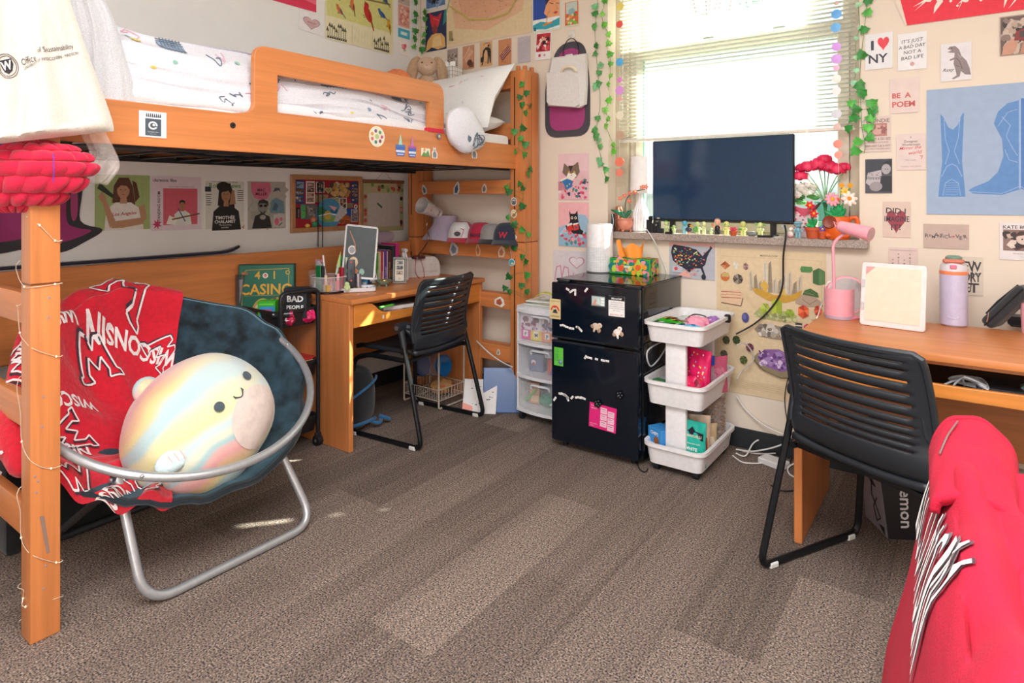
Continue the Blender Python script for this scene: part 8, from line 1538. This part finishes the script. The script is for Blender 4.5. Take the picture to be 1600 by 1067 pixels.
# glass vase with magenta ranunculus
vs_ = thing('flower_vase','glass vase of big magenta paper roses standing on the sill by the window','vase',S(1290,.05)); base = S(1290,.05)
q = MB(); q.lathe([(.034,0),(.038,.004),(.034,.06),(.030,.10),(.044,.15),(.05,.17)],M('bfe6dc','glass'),n=28); q.lathe([(.048,.168),(.052,.17),(.048,.173)],M('2fae96','gloss'),n=28); q.build('glass_vase',vs_)
heads = [(1250,276,.040),(1262,262,.045),(1280,258,.050),(1295,262,.046),(1308,266,.044),(1318,262,.034),(1288,250,.038),(1254,263,.036)]
for px,py,r_ in heads: q = MB(); t = P2(px,py + 8,.04) - base; q.tube(cat([(0,0,.03),Vector((0,0,.17)).lerp(t,.15),t],5),.003,M('8fb88a','leaf'),6); q.build('stem',vs_)
for i,(px,py,r_) in enumerate(heads):
    q = MB(); c0 = P2(px,py,.03) - base; rr = random.Random(i)
    for g in range(4):
        n_ = 8 - g; 
        for k in range(n_):
            a = 2 * PI * k / n_ + g * .4 + i; el_ = .1 + g * .38; d = Vector((math.cos(a) * math.cos(el_),math.sin(a) * math.cos(el_),math.sin(el_))); up_ = Vector((0,0,1)); sd_ = d.cross(up_).normalized(); m_ = Matrix((sd_,d.cross(sd_),d)).transposed().to_4x4(); m_.translation = c0 + d * r_ * (.78 - g * .13)
            q.ell((0,0,0),(r_ * .42,r_ * .46,r_ * .13),M(('d8184e','e8335f','c81246')[rr.randrange(3)],'skin'),9,6,X=m_)
    q.ell(c0,r_ * .5,M('b80f3e','skin'),10,8); q.build('rose',vs_)
bq = thing('bouquet','wrapped bouquet with white blossoms in pink floral paper behind the television edge','bouquet',S(1258,.05)); base = S(1258,.05)
q = MB(); q.lathe([(.0,0),(.042,0),(.048,.10),(.046,.13)],M('eed6d8','paper'),n=20,sy=.5); rr = random.Random(12)
for k in range(40): a = rr.uniform(3.3,6.1); z = rr.uniform(.01,.12); q.ell((.049 * math.cos(a),.0255 * math.sin(a),z),(.006,.002,.005),M(rr.choice(['e0486a','c83a5a','4a5a4a','f4a0b0','ffffff']),'paper'),6,4)
q.build('floral_wrap',bq)
q = MB(); q.surf(lambda u,v: Vector(((.04 + .05 * v) * math.cos(PI + PI * u) + .0,.03 * math.sin(PI + PI * u) - .004,.115 + .07 * v * (1 - .5 * math.sin(PI * u)) + .01 * math.sin(9 * u))),20,6,M('d8566e','paper')); q.build('pink_paper',bq)
q = MB(); rr = random.Random(2)
for k in range(26): p = Vector((rr.uniform(-.05,.045),rr.uniform(-.01,.02),rr.uniform(.20,.26))); q.ell(p,(.018,.014,.014),M(rr.choice(['e6e3d8','f2efe6','d8d6c8']),'skin'),8,6)
q.build('blossom',bq)
q = MB()
for k in range(9): q.ell((rr.uniform(-.06,.05),rr.uniform(-.01,.02),rr.uniform(.165,.20)),(.022,.008,.010),M(rr.choice(['3f8a3a','58b04a','2e6a38']),'leaf'),8,5)
q.build('leaves',bq)
# ---------------------------------------------------------------- ivy and capiz strings
def ivy(lab,leaves,plane,size=.036,cols=('3f8a34','2f7a2e','58a844'),stem=None,name='ivy_garland',seed=0,dx=None):
    q = MB(); rr = random.Random(seed); ms = [M(c_,'leaf') for c_ in cols]; P = []
    for (u,v) in leaves:
        kw = plane(u,v); p = W(u,v,**kw); n = Vector((0,-1,0)) if 'y' in kw else Vector((1,0,0)); xx = Vector((1,0,0)) if 'y' in kw else Vector((0,1,0)); P.append((p,n))
        a = rr.uniform(-.9,.9); s = size * 1.22 * rr.uniform(.8,1.15); R3 = Matrix.Rotation(a,3,n) @ Matrix.Rotation(rr.uniform(-.5,.5),3,Vector((0,0,1))); X_ = R3 @ xx; Z_ = R3 @ Vector((0,0,1)); N_ = R3 @ n
        shp = [(0,.42),(.20,.36),(.52,.38),(.42,.06),(.46,-.16),(.20,-.26),(0,-.62),(-.20,-.26),(-.46,-.16),(-.42,.06),(-.52,.38),(-.20,.36)]
        vs = [p + N_ * .006] + [p + X_ * (x * s) + Z_ * (z * s) + N_ * (.012 * (1 - abs(x) * 2.2) * s / .036 * .5) for x,z in shp]; q.add(vs,[(0,1 + i,1 + (i + 1) % 12) for i in range(12)],rr.choice(ms))
    st = stem or leaves
    SP = [W(u,v,**plane(u,v)) for u,v in st]; SP = [p + (Vector((0,-1,0)) if 'y' in plane(*st[i]) else Vector((1,0,0))) * .002 for i,p in enumerate(SP)]
    sp = cat(SP,4); q.tube(sp,.0013,M('5a8a4a','leaf'),5)
    for (p,n) in P: 
        k = min(sp,key=lambda s_: (s_ - p).length)
        if (k - p).length > .004: q.tube([k,(k + p) / 2 + Vector((0,0,.006)),p],.0009,M('5a8a4a','leaf'),4)
    return tag(q.build(name,smooth=50),lab,'ivy')
ivy('short ivy strand on the left wall beside the narrow card column',[(649,4),(649,23),(648,33),(649,49),(648,61),(647,73)],lambda u,v: dict(x=.03),.04,stem=[(650,-30),(651,20),(650,50),(649,78)],seed=1)
ivy('short ivy strand in the room corner beside the red hat painting',[(665,20),(664,30),(666,44),(663,54),(662,66),(660,78)],lambda u,v: dict(y=-.02),.04,stem=[(657,-30),(657,20),(658,50),(656,80)],seed=2)
pp = lambda u,v: dict(y=-.215) if u < 825 else dict(x=1.085)
ivy('ivy garland winding down the right bed post, upper run',[(815,132),(823,146),(812,152),(816,164),(829,166),(822,177),(817,200),(804,206),(814,217),(821,226),(804,237),(820,242),(829,264),(826,272)],pp,.036,('2f7a34','276a30','3f8f3c'),stem=[(822,110),(818,150),(814,200),(810,230),(823,242),(828,268),(822,290)],seed=3)
ivy('ivy garland winding down the right bed post, lower run',[(812,287),(817,294),(792,294),(795,300),(816,322),(794,340),(804,351),(816,359),(826,367),(791,385),(804,387),(816,401),(822,409),(824,430),(815,446),(795,432),(789,450),(796,456),(824,456)],pp,.036,('2f7a34','276a30','4a9a40'),stem=[(822,290),(814,320),(800,345),(820,365),(823,390),(818,410),(822,440),(818,465)],seed=4)
pw = lambda u,v: dict(y=-.015)
ivy('ivy strand on the wall left of the window, inner run over the hanging tote',[(930,11),(930,22),(929,42),(932,72),(930,84),(938,102),(936,114),(935,130),(931,135),(934,185),(930,204),(931,213),(935,219),(938,229),(936,250),(938,256),(947,265),(948,280)],pw,.036,('3d8a3c','5aa85a','7cc48a'),stem=[(935,-10),(930,50),(934,110),(938,160),(932,205),(938,240),(948,285)],seed=5)
ivy('bright ivy strand hanging along the left edge of the window',[(946,1),(941,22),(944,39),(951,54),(951,68),(953,85),(954,100),(954,119),(951,132),(952,157),(946,172),(951,186),(947,197),(959,227),(959,237)],pw,.034,('6cc040','58ae38','86d05a'),seed=6)
ivy('ivy strand hanging at the right edge of the window over the concert card',[(1356,2),(1356,20),(1350,47),(1346,86),(1344,134),(1347,147),(1331,162),(1337,171),(1334,185),(1326,201),(1362,162),(1364,174),(1361,185),(1357,200),(1360,215),(1340,222),(1336,236)],pw,.042,('2f8a34','3f9f38','58b848'),stem=[(1357,-10),(1350,50),(1344,110),(1345,160),(1347,200),(1352,225),(1350,240)],seed=7)
ivy('faint pale ivy strand beside the right window edge',[(1341,8),(1343,44),(1338,60),(1337,90),(1338,110),(1334,130)],lambda u,v: dict(y=-.005),.022,('a8dcae','98d0a8'),seed=8)
def discs(lab,L_,yy,r0):
    t = thing('disc_garland',lab,'garland',P2(L_[0][0],L_[0][1],yy)); b = P2(L_[0][0],L_[0][1],yy)
    q = MB(); q.tube([P2(L_[0][0],-40,yy) - b,P2(L_[-1][0],L_[-1][1],yy) - b],.0008,M('e8e4da','fabric'),4); q.build('cord',t)
    for (u,v,c_,k) in L_: q = MB(); p = P2(u,v,yy) - b; q.lathe([(0,-.0015),(r0 * k,-.0008),(r0 * k,.0008),(0,.0015)],M(c_,'gloss',.3),n=24,X=Matrix.Translation(p) @ Matrix.Rotation(R_(90),4,'X')); q.build('disc',t)
discs('string of translucent coloured discs at the left window edge',[(969,10,'f3e27a',.9),(968,38,'f0605a',.8),(968,97,'5cb8ee',.9),(968,125,'e88ad8',.6),(968,141,'e6a0ea',1),(968,154,'e8b8b0',.6),(968,180,'f0e8d0',.9),(969,211,'c8a890',1),(968,253,'f5856a',1.05),(968,270,'f28a78',.85)],-.012,.026)
discs('string of blue, violet, white and coral discs at the right of the window',[(1307,5,'d8b8a8',.5),(1307,22,'56aaf0',1.1),(1306,43,'62b4f2',1.1),(1307,73,'d898f0',1),(1307,92,'d8a0f0',1.15),(1307,106,'f0b8d8',.7),(1307,123,'f2f0ea',1),(1307,142,'eef0ee',.95),(1307,178,'d8dce4',1.1),(1308,198,'e0c0b8',.8),(1309,225,'f59080',1),(1310,242,'f5a090',.9)],-.012,.020)
q = MB(); p = P2(1311,285,-.012); q.lathe([(0,-.02),(.007,-.005),(.006,.008),(0,.022)],M('f2faff','glass'),n=10,X=Matrix.Translation(p)); q.tube([p + Vector((0,0,.02)),P2(1310,245,-.012)],.0008,M('e8e4da','fabric'),4); tag(q.build('crystal_drop'),'clear crystal drop hanging below the right disc string','crystal')
# ---------------------------------------------------------------- tote on the wall hook
wb = thing('hanging_bag','white canvas bag with cream strap hanging on a wall hook left of the window','bag',(0,0,0)); CVS = M('e2dedb','fabric')
q = MB()
def cor(l,y): return [W(u,v,y=y) for u,v in l]
def hull(q,front,back,m):
    n = len(front); q.add(front + back,[tuple(range(n))[::-1],tuple(range(n,2 * n))] + [(i,(i + 1) % n,n + (i + 1) % n,n + i) for i in range(n)],m)
b1 = cor([(861,90),(918,83),(919,130),(917,163),(908,169),(856,166),(854,130)],-.02); f1 = cor([(863,91),(914,85),(916,128),(912,164),(905,168),(857,165),(856,128)],-.06)
hull(q,f1,b1,CVS); q.build('body',wb)
q = MB(); b1 = cor([(854,113),(903,113),(906,165),(900,168),(858,165),(854,160)],-.06); f1 = cor([(854,114),(901,113),(904,163),(898,167),(858,164),(854,158)],-.085)
hull(q,f1,b1,CVS); q.build('front_pocket',wb)
q = MB(); q.tube(cat([W(877,114,y=-.07),W(880,107,y=-.085),W(888,104,y=-.09),(W(896,106,y=-.085)),W(900,112,y=-.07)],5),.009,M('ecdcc0','fabric'),8); q.build('handle',wb)
q = MB(); q.box(W(889,90,y=-.055),(.05,.006,.04),M('ded9d6','fabric'),.003); q.build('flap',wb)
q = MB(); q.tube(cat([W(880,88,y=-.035),W(881,75,y=-.03),W(886,64,y=-.025),W(893,60,y=-.022),W(900,64,y=-.025),W(904,74,y=-.03),W(904,86,y=-.035)],5),.0025,M('2c2c30','metal')); tag(q.build('loop_hanger'),'thin black wire loop holding the white bag on the wall','hanger')
q = MB(); p = W(893,54,y=-.004); q.box(p,(.045,.006,.05),M('e6e0da','plastic'),.004); q.tube([p + Vector((0,-.004,0)),p + Vector((0,-.02,-.018)),p + Vector((0,-.026,-.006))],.003,M('d8d2cc')); tag(q.build('wall_hook'),'small clear adhesive hook above the white hanging bag','hook')
# ---------------------------------------------------------------- right desk things
PK = M('efa6b4','plastic',.35); PKD = M('e58fa2','plastic',.35)
dl = thing('desk_lamp','pink desk lamp with round pen holder base and tube head','lamp',W(1311,496,z=.7625)); base = dl.location.copy()
q = MB(); q.lathe([(0,.0),(.056,.0),(.056,.012)],M('b9a3b8','plastic'),n=40).lathe([(.056,.012),(.057,.125),(.053,.125),(.052,.03),(0,.03)],PK,n=40); q.build('base',dl)
pole = W(1303,452,y=base.y - .0) - base; q = MB(); yy = base.y
q.tube(cat([Vector((pole.x,0,.03)),Vector((pole.x,0,.15)),W(1302,400,y=yy) - base,W(1302,385,y=yy) - base,W(1307,375,y=yy) - base,W(1319,365,y=yy) - base],6),.0065,PK,12); q.build('arm',dl)
a_,b_2 = W(1311,353,y=yy - .01) - base,W(1361,366,y=yy - .06) - base; dr_ = (b_2 - a_).normalized()
q = MB(); q.tube([a_,a_ + dr_ * .006,a_.lerp(b_2,.5),b_2 - dr_ * .004,b_2],[.018,.023,.027,.030,.029],PK,32); q.ell(W(1319,362,y=yy) - base,.014,PKD); q.build('lamp_head',dl)
q = MB(); q.tube([b_2 + dr_ * .0005,b_2 + dr_ * .001],[.026,.026],M('c6a0a4','plastic'),32); q.build('diffuser',dl)
q = MB(); q.tube([W(1309,350,y=yy) - base,W(1303,346,y=yy) - base,W(1306,355,y=yy) - base],.003,PK); q.build('hook',dl)
q = MB(); q.tube(cat([W(1301,440,y=yy + .01),W(1292,443,y=yy),W(1288,462,y=yy + .02),W(1282,480,y=yy + .05),W(1276,497,z=.767),W(1268,500,y=yy + .1)],6),.0022,M('efe6e6')); tag(q.build('lamp_cable'),'white cable trailing from the pink lamp over the desk edge','cable')
rm_ = thing('round_mirror','round pink tabletop mirror on a disc foot behind the lamp','mirror',W(1341,490,z=.7625)); base = rm_.location.copy()
base.x,base.y = 2.80,-.30; rm_.location = base
c0 = Vector((-.005,0,.095)); X = Matrix.Translation(c0) @ Matrix.Rotation(R_(18),4,'Z') @ Matrix.Rotation(R_(80),4,'X'); q = MB(); q.lathe([(.072,-.008),(.078,-.008),(.080,0),(.078,.008),(.072,.008)],PK,n=44,X=X).lathe([(0,-.007),(.073,-.007)],PK,n=44,X=X); q.build('rim',rm_)
q = MB(); q.lathe([(0,.0095),(.071,.0095)],M('e6dfdd','gloss',.25),n=44,X=X); q.build('mirror_glass',rm_)
q = MB(); q.lathe([(0,0),(.045,0),(.048,.006),(.030,.014),(0,.018)],PKD,n=36).cyl((0,0,.01),(0,.006,.05),.005,PK); q.build('foot',rm_)
tc_ = thing('tablet_case','upright white framed tablet case with a pale screen panel on the desk','tablet case',W(1393,513,z=.7625),R_(-9)); 
FX_ = Matrix.Rotation(R_(-8),4,'X') @ Matrix(((1,0,0,0),(0,0,-1,0),(0,1,0,0),(0,0,0,1)))
q = MB(); q.plate([rrect(-.108,.004,.108,.245,.010)],.014,M('ece0de','plastic',.3),FX_,.004); q.build('shell',tc_)
q = MB(); q.plate([rrect(-.094,.022,.094,.232,.006)],.002,M('dcd9c4','paper'),FX_ @ Matrix.Translation((0,0,.0075)),.0005); q.p = None; q.plate([[(-.094,.20),(-.062,.232),(-.094,.232)]],.002,M('d8a0a0','paper'),FX_ @ Matrix.Translation((0,0,.0085)),.0003); q.build('panel',tc_)
for s in (.06,.15): q = MB(); q.plate([rrect(-.106,s,-.098,s + .03,.003)],.004,M('c8c4c8'),FX_ @ Matrix.Translation((0,0,.008)),.001); q.build('clasp',tc_)
q = MB(); q.box((0,.01,.004),(.20,.03,.008),M('f2d6d4','plastic'),.003); q.build('base_strip',tc_)
wb_ = thing('water_bottle','tall lilac water bottle with an orange band on the desk','bottle',W(1490,508,z=.7625)); LIL = M('c7c1dc','plastic',.3)
q = MB(); q.lathe([(0,0),(.040,0),(.046,.006),(.047,.02),(.047,.205)],LIL,n=40); q.build('body',wb_)
q = MB(); q.lathe([(.0475,.203),(.048,.205),(.048,.215),(.0475,.217)],M('f08a5c','plastic'),n=40); q.build('band',wb_)
q = MB(); q.lathe([(.047,.217),(.045,.235),(.036,.252),(.032,.256),(0,.256)],M('d8d4da','plastic',.3),n=40); q.build('lid',wb_)
q = MB(); q.lathe([(.026,.254),(.028,.258),(.028,.270),(.020,.276),(0,.277)],M('7f9a88','plastic',.4),n=32).b2((-.034,-.044,.248),(.034,-.026,.264),M('cf7a66','plastic',.4),.006).b2((-.036,-.03,.25),(-.026,.0,.262),M('cf7a66'),.003).b2((.026,-.03,.25),(.036,.0,.262),M('cf7a66'),.003); q.build('spout_cover',wb_)
q = MB(); q.b2((-.011,-.05,.226),(.011,-.040,.242),M('e87890','plastic',.4),.003); q.build('latch_button',wb_)
q = MB(); q.tube([(-.018,-.0465,.04),(-.010,-.049,.034),(.010,-.049,.034),(.018,-.0465,.04)],.0012,M('d8d2e8')); q.build('emboss',wb_)
ec = thing('zip_case','black zipped case leaning on the desk at the right edge','case',W(1560,512,z=.7625)); GYM = M('2d3035','fabric')
XC2 = Matrix.Rotation(R_(-20),4,'Z') @ Matrix.Rotation(R_(-52),4,'Y')
q = MB(); q.box((.09,0,.028),(.20,.11,.05),GYM,.022,X=XC2,seg=4); q.build('shell',ec)
q = MB(); q.tube([XC2 @ Vector(p) for p in [(-.008,-.056,.028),(.10,-.0565,.028),(.19,-.056,.028)]],.003,M('15171a','rubber')); q.build('zip',ec)
q = MB(); q.tube([XC2 @ Vector(p) for p in [(.02,-.02,.056),(.08,.0,.062),(.17,.02,.058)]],.006,M('1a1c20','fabric')); q.tube([XC2 @ Vector(p) for p in [(.04,-.05,.05),(.03,-.06,.04),(.01,-.06,.03)]],.002,M('c9a890','metal')); q.build('strap',ec)
q = MB(); q.box((.05,.05,.02),(.16,.10,.04),M('23222c','fabric'),.012); tag(q.build('pouch',mw=Matrix.Translation(W(1590,512,z=.7625))),'dark pouch lying under the black zipped case','pouch')
q = MB(); q.lathe([(0,0),(.03,0),(.034,.11),(.0,.112)],M('e8aab8','plastic'),n=24); tag(q.build('tumbler',mw=Matrix.Translation(W(1612,520,z=.7625))),'pink cup at the far right edge of the desk','cup')
# ---------------------------------------------------------------- cables and floor things on the right
def cable(lab,pts,r=.003,col='e4e2e0',nm='cable'): q = MB(); q.tube(cat(pts,7),r,M(col,'rubber'),8); return tag(q.build(nm),lab,'cable')
cable('black television power cable curving down the wall to the white cart',[W(1226,352,y=-.02),W(1228,366,y=-.065),W(1224,400,y=-.05),W(1222,450,y=-.02),W(1206,480,y=-.02),W(1180,505,y=-.03),W(1150,522,y=-.05)],.0042,'202226')
cable('white cable from the sill lamp down behind the tissue box',[W(1008,356,y=-.03),W(1013,362,y=-.062),W(1024,380,y=-.05),W(1030,395,y=-.015),W(1040,420,y=-.01),W(1046,445,y=-.01)],.003)
cable('white cable running down the wall right of the white cart',[W(1150,618,y=-.03),W(1165,640,y=-.02),W(1190,662,y=-.03),W(1215,675,y=-.05),W(1240,684,y=-.08)],.004)
cable('thin black cord hanging on the wall beside the chair',[W(1246,575,y=-.02),W(1232,590,y=-.02),W(1226,625,y=-.02),W(1232,665,y=-.03),W(1244,690,y=-.05)],.0022,'24262a')
G = lambda u,v,z=.006: W(u,v,z=z)
cable('white cable looping across the carpet to the power adapter',[G(1145,712),G(1160,722),G(1180,724),G(1192,723)],.0035)
cable('long white cable loop on the carpet behind the power adapter',[G(1150,702,.01),G(1175,705,.02),G(1205,700,.05),G(1235,690,.10),W(1250,688,y=-.15),G(1215,680,.10),G(1180,690,.05),G(1165,712,.01),G(1150,708,.008)],.0035)
cable('thin grey cable around the power strip',[G(1160,705,.008),G(1185,709,.01),G(1212,708,.03)],.003,'c8c4c0')
cable('white cable curl by the desk leg',[G(1245,722,.02),G(1232,730,.01),G(1233,740),G(1246,748)],.0035)
cable('black cable curl on the carpet behind the chair leg',[G(1215,738),G(1225,733),G(1236,718,.01),G(1226,700,.03)],.003,'26282c')
cable('black cable on the carpet at the front of the desk leg',[G(1205,758),G(1215,765),G(1232,767),G(1250,764)],.003,'1c1e22')
cable('black fridge cable lying on the floor beside the fridge foot',[W(1000,640,x=1.99),G(994,700,.02),G(998,730,.005),G(1008,737),G(1012,732)],.0025,'1c1e22')
q = MB(); q.box((0,0,.015),(.125,.075,.030),M('dcdcdc','plastic'),.005); tag(q.build('power_adapter',mw=Matrix.Translation(W(1209,727,z=0)) @ Matrix.Rotation(R_(-18),4,'Z')),'white laptop power adapter lying on the carpet','power adapter')
q = MB(); q.box((0,0,.02),(.05,.20,.04),M('1c1e22','plastic'),.006); 
for k in range(3): q.box((0,-.05 + .05 * k,.055),(.035,.03,.035),M('17181b'),.004)
tag(q.build('power_strip',mw=Matrix.Translation(W(1228,705,z=0)) @ Matrix.Rotation(R_(-60),4,'Z')),'black power strip with plugs on the floor behind the chair leg','power strip')
# black shopping bag under the right desk
lb = MB(); p0 = W(1388,842,z=0); ya = R_(32); XB = Matrix.Translation(p0) @ Matrix.Rotation(ya,4,'Z')
def bagp(x,y,z): return (x + .04 * z * 0,y + .02 * z,z)
BKB = M('201e22','gloss',.4); GRB = M('8f8a90','paper')
hh_ = .30; q = MB()
fl = [(0,0,0),(.30,0,0),(.30,.17,0),(0,.17,0)]; tp = [(-.03,.02,hh_),(.31,.02,hh_),(.31,.12,hh_),(-.04,.13,hh_)]
q.add(fl + tp,[(0,3,2,1),(0,1,5,4),(1,2,6,5),(2,3,7,6)],BKB); q.add([fl[3],fl[0],tp[0],tp[3]],[(0,1,2,3)],GRB)
sd_ = fr((0,0,0),(0,-1,.0),(-.03 * 0 - .10,0,1)) ; c = CV(.15,.28,None,0,q,Matrix.Translation((-.0025,.16,.0)) @ sd_); c.p([(.1,.98),(.9,.98),(.9,.82),(.1,.80)],'1d1b1f').l([(.3,.7),(.5,.62),(.45,.45),(.6,.35),(.8,.2),(.6,.12),(.5,.3),(.7,.45)],.03,'1d1b1f').p([(.5,.7),(.7,.6),(.5,.6)],'1d1b1f').p([(.7,.1),(.95,.02),(.95,.12)],'1d1b1f')
q.text('lululemon',Matrix.Translation((.045,.015,.285)) @ fr((0,0,0),(0.0,-.066,-1),(1,0,0)),.062,M('d8d4d8','paper'),.012)
tag(q.build('shopping_bag',mw=XB,smooth=0,solid=.002),'black shopping bag with a pale side panel standing under the right desk','shopping bag')
q = MB(); q.b2((3.05,-.03,.10),(4.4,-.005,.17),M('b9b4ae','metal',.4),.004); q.b2((3.05,-.05,.0),(4.4,-.005,.10),M('1b1c20','plastic'),.004); struct(q.build('trim_1'))
# dark trunk under the bed
tk = thing('storage_trunk','low black storage trunk under the loft bed behind the saucer chair','trunk',(.27,-2.16,0))
q = MB(); q.box((0,0,.19),(.40,.74,.38),M('0f1115','fabric'),.02,seg=2); q.build('body',tk)
q = MB(); q.box((0,0,.395),(.42,.76,.05),M('15181d','plastic'),.015,seg=2); q.build('lid',tk)
# ---------------------------------------------------------------- third chair with the red hoodie
ch3 = make_chair('black office chair at the lower right corner, hidden under the red hoodie',(3.455,-2.30,0),R_(-90))
hd = thing('hoodie','crimson hooded sweatshirt with arched white lettering draped over a chair back','hoodie',(0,0,0)); HR = M('b40a30','fabric',.91)
PR = [(3.09,.40),(3.102,.52),(3.127,.64),(3.148,.75),(3.170,.83),(3.200,.876),(3.240,.868),(3.275,.82),(3.31,.72),(3.335,.58),(3.345,.45)]
PRc = cat([(a,b,0) for a,b in PR],6)
def hood(u,v):
    """u along the chair back (far to near), v across from the left hem over the ridge to the right"""
    t = v * (len(PRc) - 1); i = min(int(t),len(PRc) - 2); p = PRc[i].lerp(PRc[i + 1],t - i); y = -1.99 - .70 * u
    k = sm(u / .10); x = 3.205 + (p.x - 3.205) * (.55 + .45 * k); z = p.y if k >= 1 else .45 + (p.y - .45) * (.80 + .20 * k ** .7)
    x -= .035 * sm((u - .05) / .25) * sm(1 - v * 2.4) * 0
    f = (.008 * math.sin(u * 17 + v * 9) * sm(v * 3) + .030 * nz(u * 4.5,v * 6,3)) * (.2 if v < .45 else 1)
    if v > .52: f += .024 * math.sin((v - .52) * 34 - u * 5) * sm((v - .52) * 8) - .04 * math.exp(-((v - .66 - .08 * u) / .035) ** 2) * sm((u - .12) * 6)
    n = Vector((-1,0,.3)) if v < .4 else Vector((0,0,1)) if v < .6 else Vector((.6,0,.8)); n.normalize()
    return Vector((x + .03 * u,y,z)) + n * f
q = MB(); q.surf(hood,110,90,HR); gq = onsurf(hood,.0075,.006)
if (gq(.5,.5) - hood(.5,.5)).z < 0: gq = onsurf(hood,-.0075,.006); gqd = onsurf(hood,-.006,.006)
else: gqd = onsurf(hood,.006,.006)
o_ = q.build('body',hd,solid=.006)
# lettering on the left slope, letters' tops towards the ridge, reading from far to near
q = MB(); 
for (g_,mm,gr) in ((gqd,M('45202c','fabric'),.012),(gq,M('eae4e2','fabric'),.0)):
    st = 'WISCONSIN'; x = .02
    for i,ch_ in enumerate(st):
        vs,fs = text_geo(ch_,.0 + gr * 2.2,0,1,True); w_ = max(v_[0] for v_ in vs) - min(v_[0] for v_ in vs); x0 = min(v_[0] for v_ in vs)
        wl_ = .082 if ch_ != 'I' else .045; t_ = (i - 4) / 4; tall = .15 + .07 * t_ * t_; b0_ = .285
        q.add([g_(min(.98,x + (v_[0] - x0) / w_ * wl_ * .66),b0_ + v_[1] / .73 * tall) for v_ in vs],fs,mm); x += wl_
o_ = q.build('lettering',hd,smooth=0)
q = MB()
def hoodl(u,v): 
    a = PI * u; return Vector((3.215 + .052 * math.cos(a) * (1 - .2 * v),-2.04 - .22 * v + .03 * math.sin(a) * (1 - v),.845 + .060 * math.sin(a) * (1 - .5 * v) + .006 * nz(u * 5,v * 5)))
q.surf(hoodl,30,22,HR); q.build('hood',hd,solid=.012)
q = MB(); q.tube([hoodl(i / 29,0) + Vector((0,0,.004)) for i in range(30)],.006,M('a8082c','fabric',.91),8); q.tube([hoodl(.62 + .2 * i / 8,.1 + .35 * i / 8) + Vector((.0,0,.012)) for i in range(9)],.0016,M('b8b4b4','metal'),5); q.build('hood_seam',hd)
q = MB(); 
sl = cat([(3.262,-2.02,.80),(3.275,-2.10,.82),(3.272,-2.22,.80),(3.268,-2.36,.76),(3.27,-2.50,.70),(3.29,-2.62,.62)],6); n_ = len(sl)
q.tube(sl,[.030 + .014 * math.sin(PI * min(1,i / (n_ * .6))) + .004 * math.sin(i * 1.3) for i in range(n_)],HR,18); q.build('sleeve',hd)
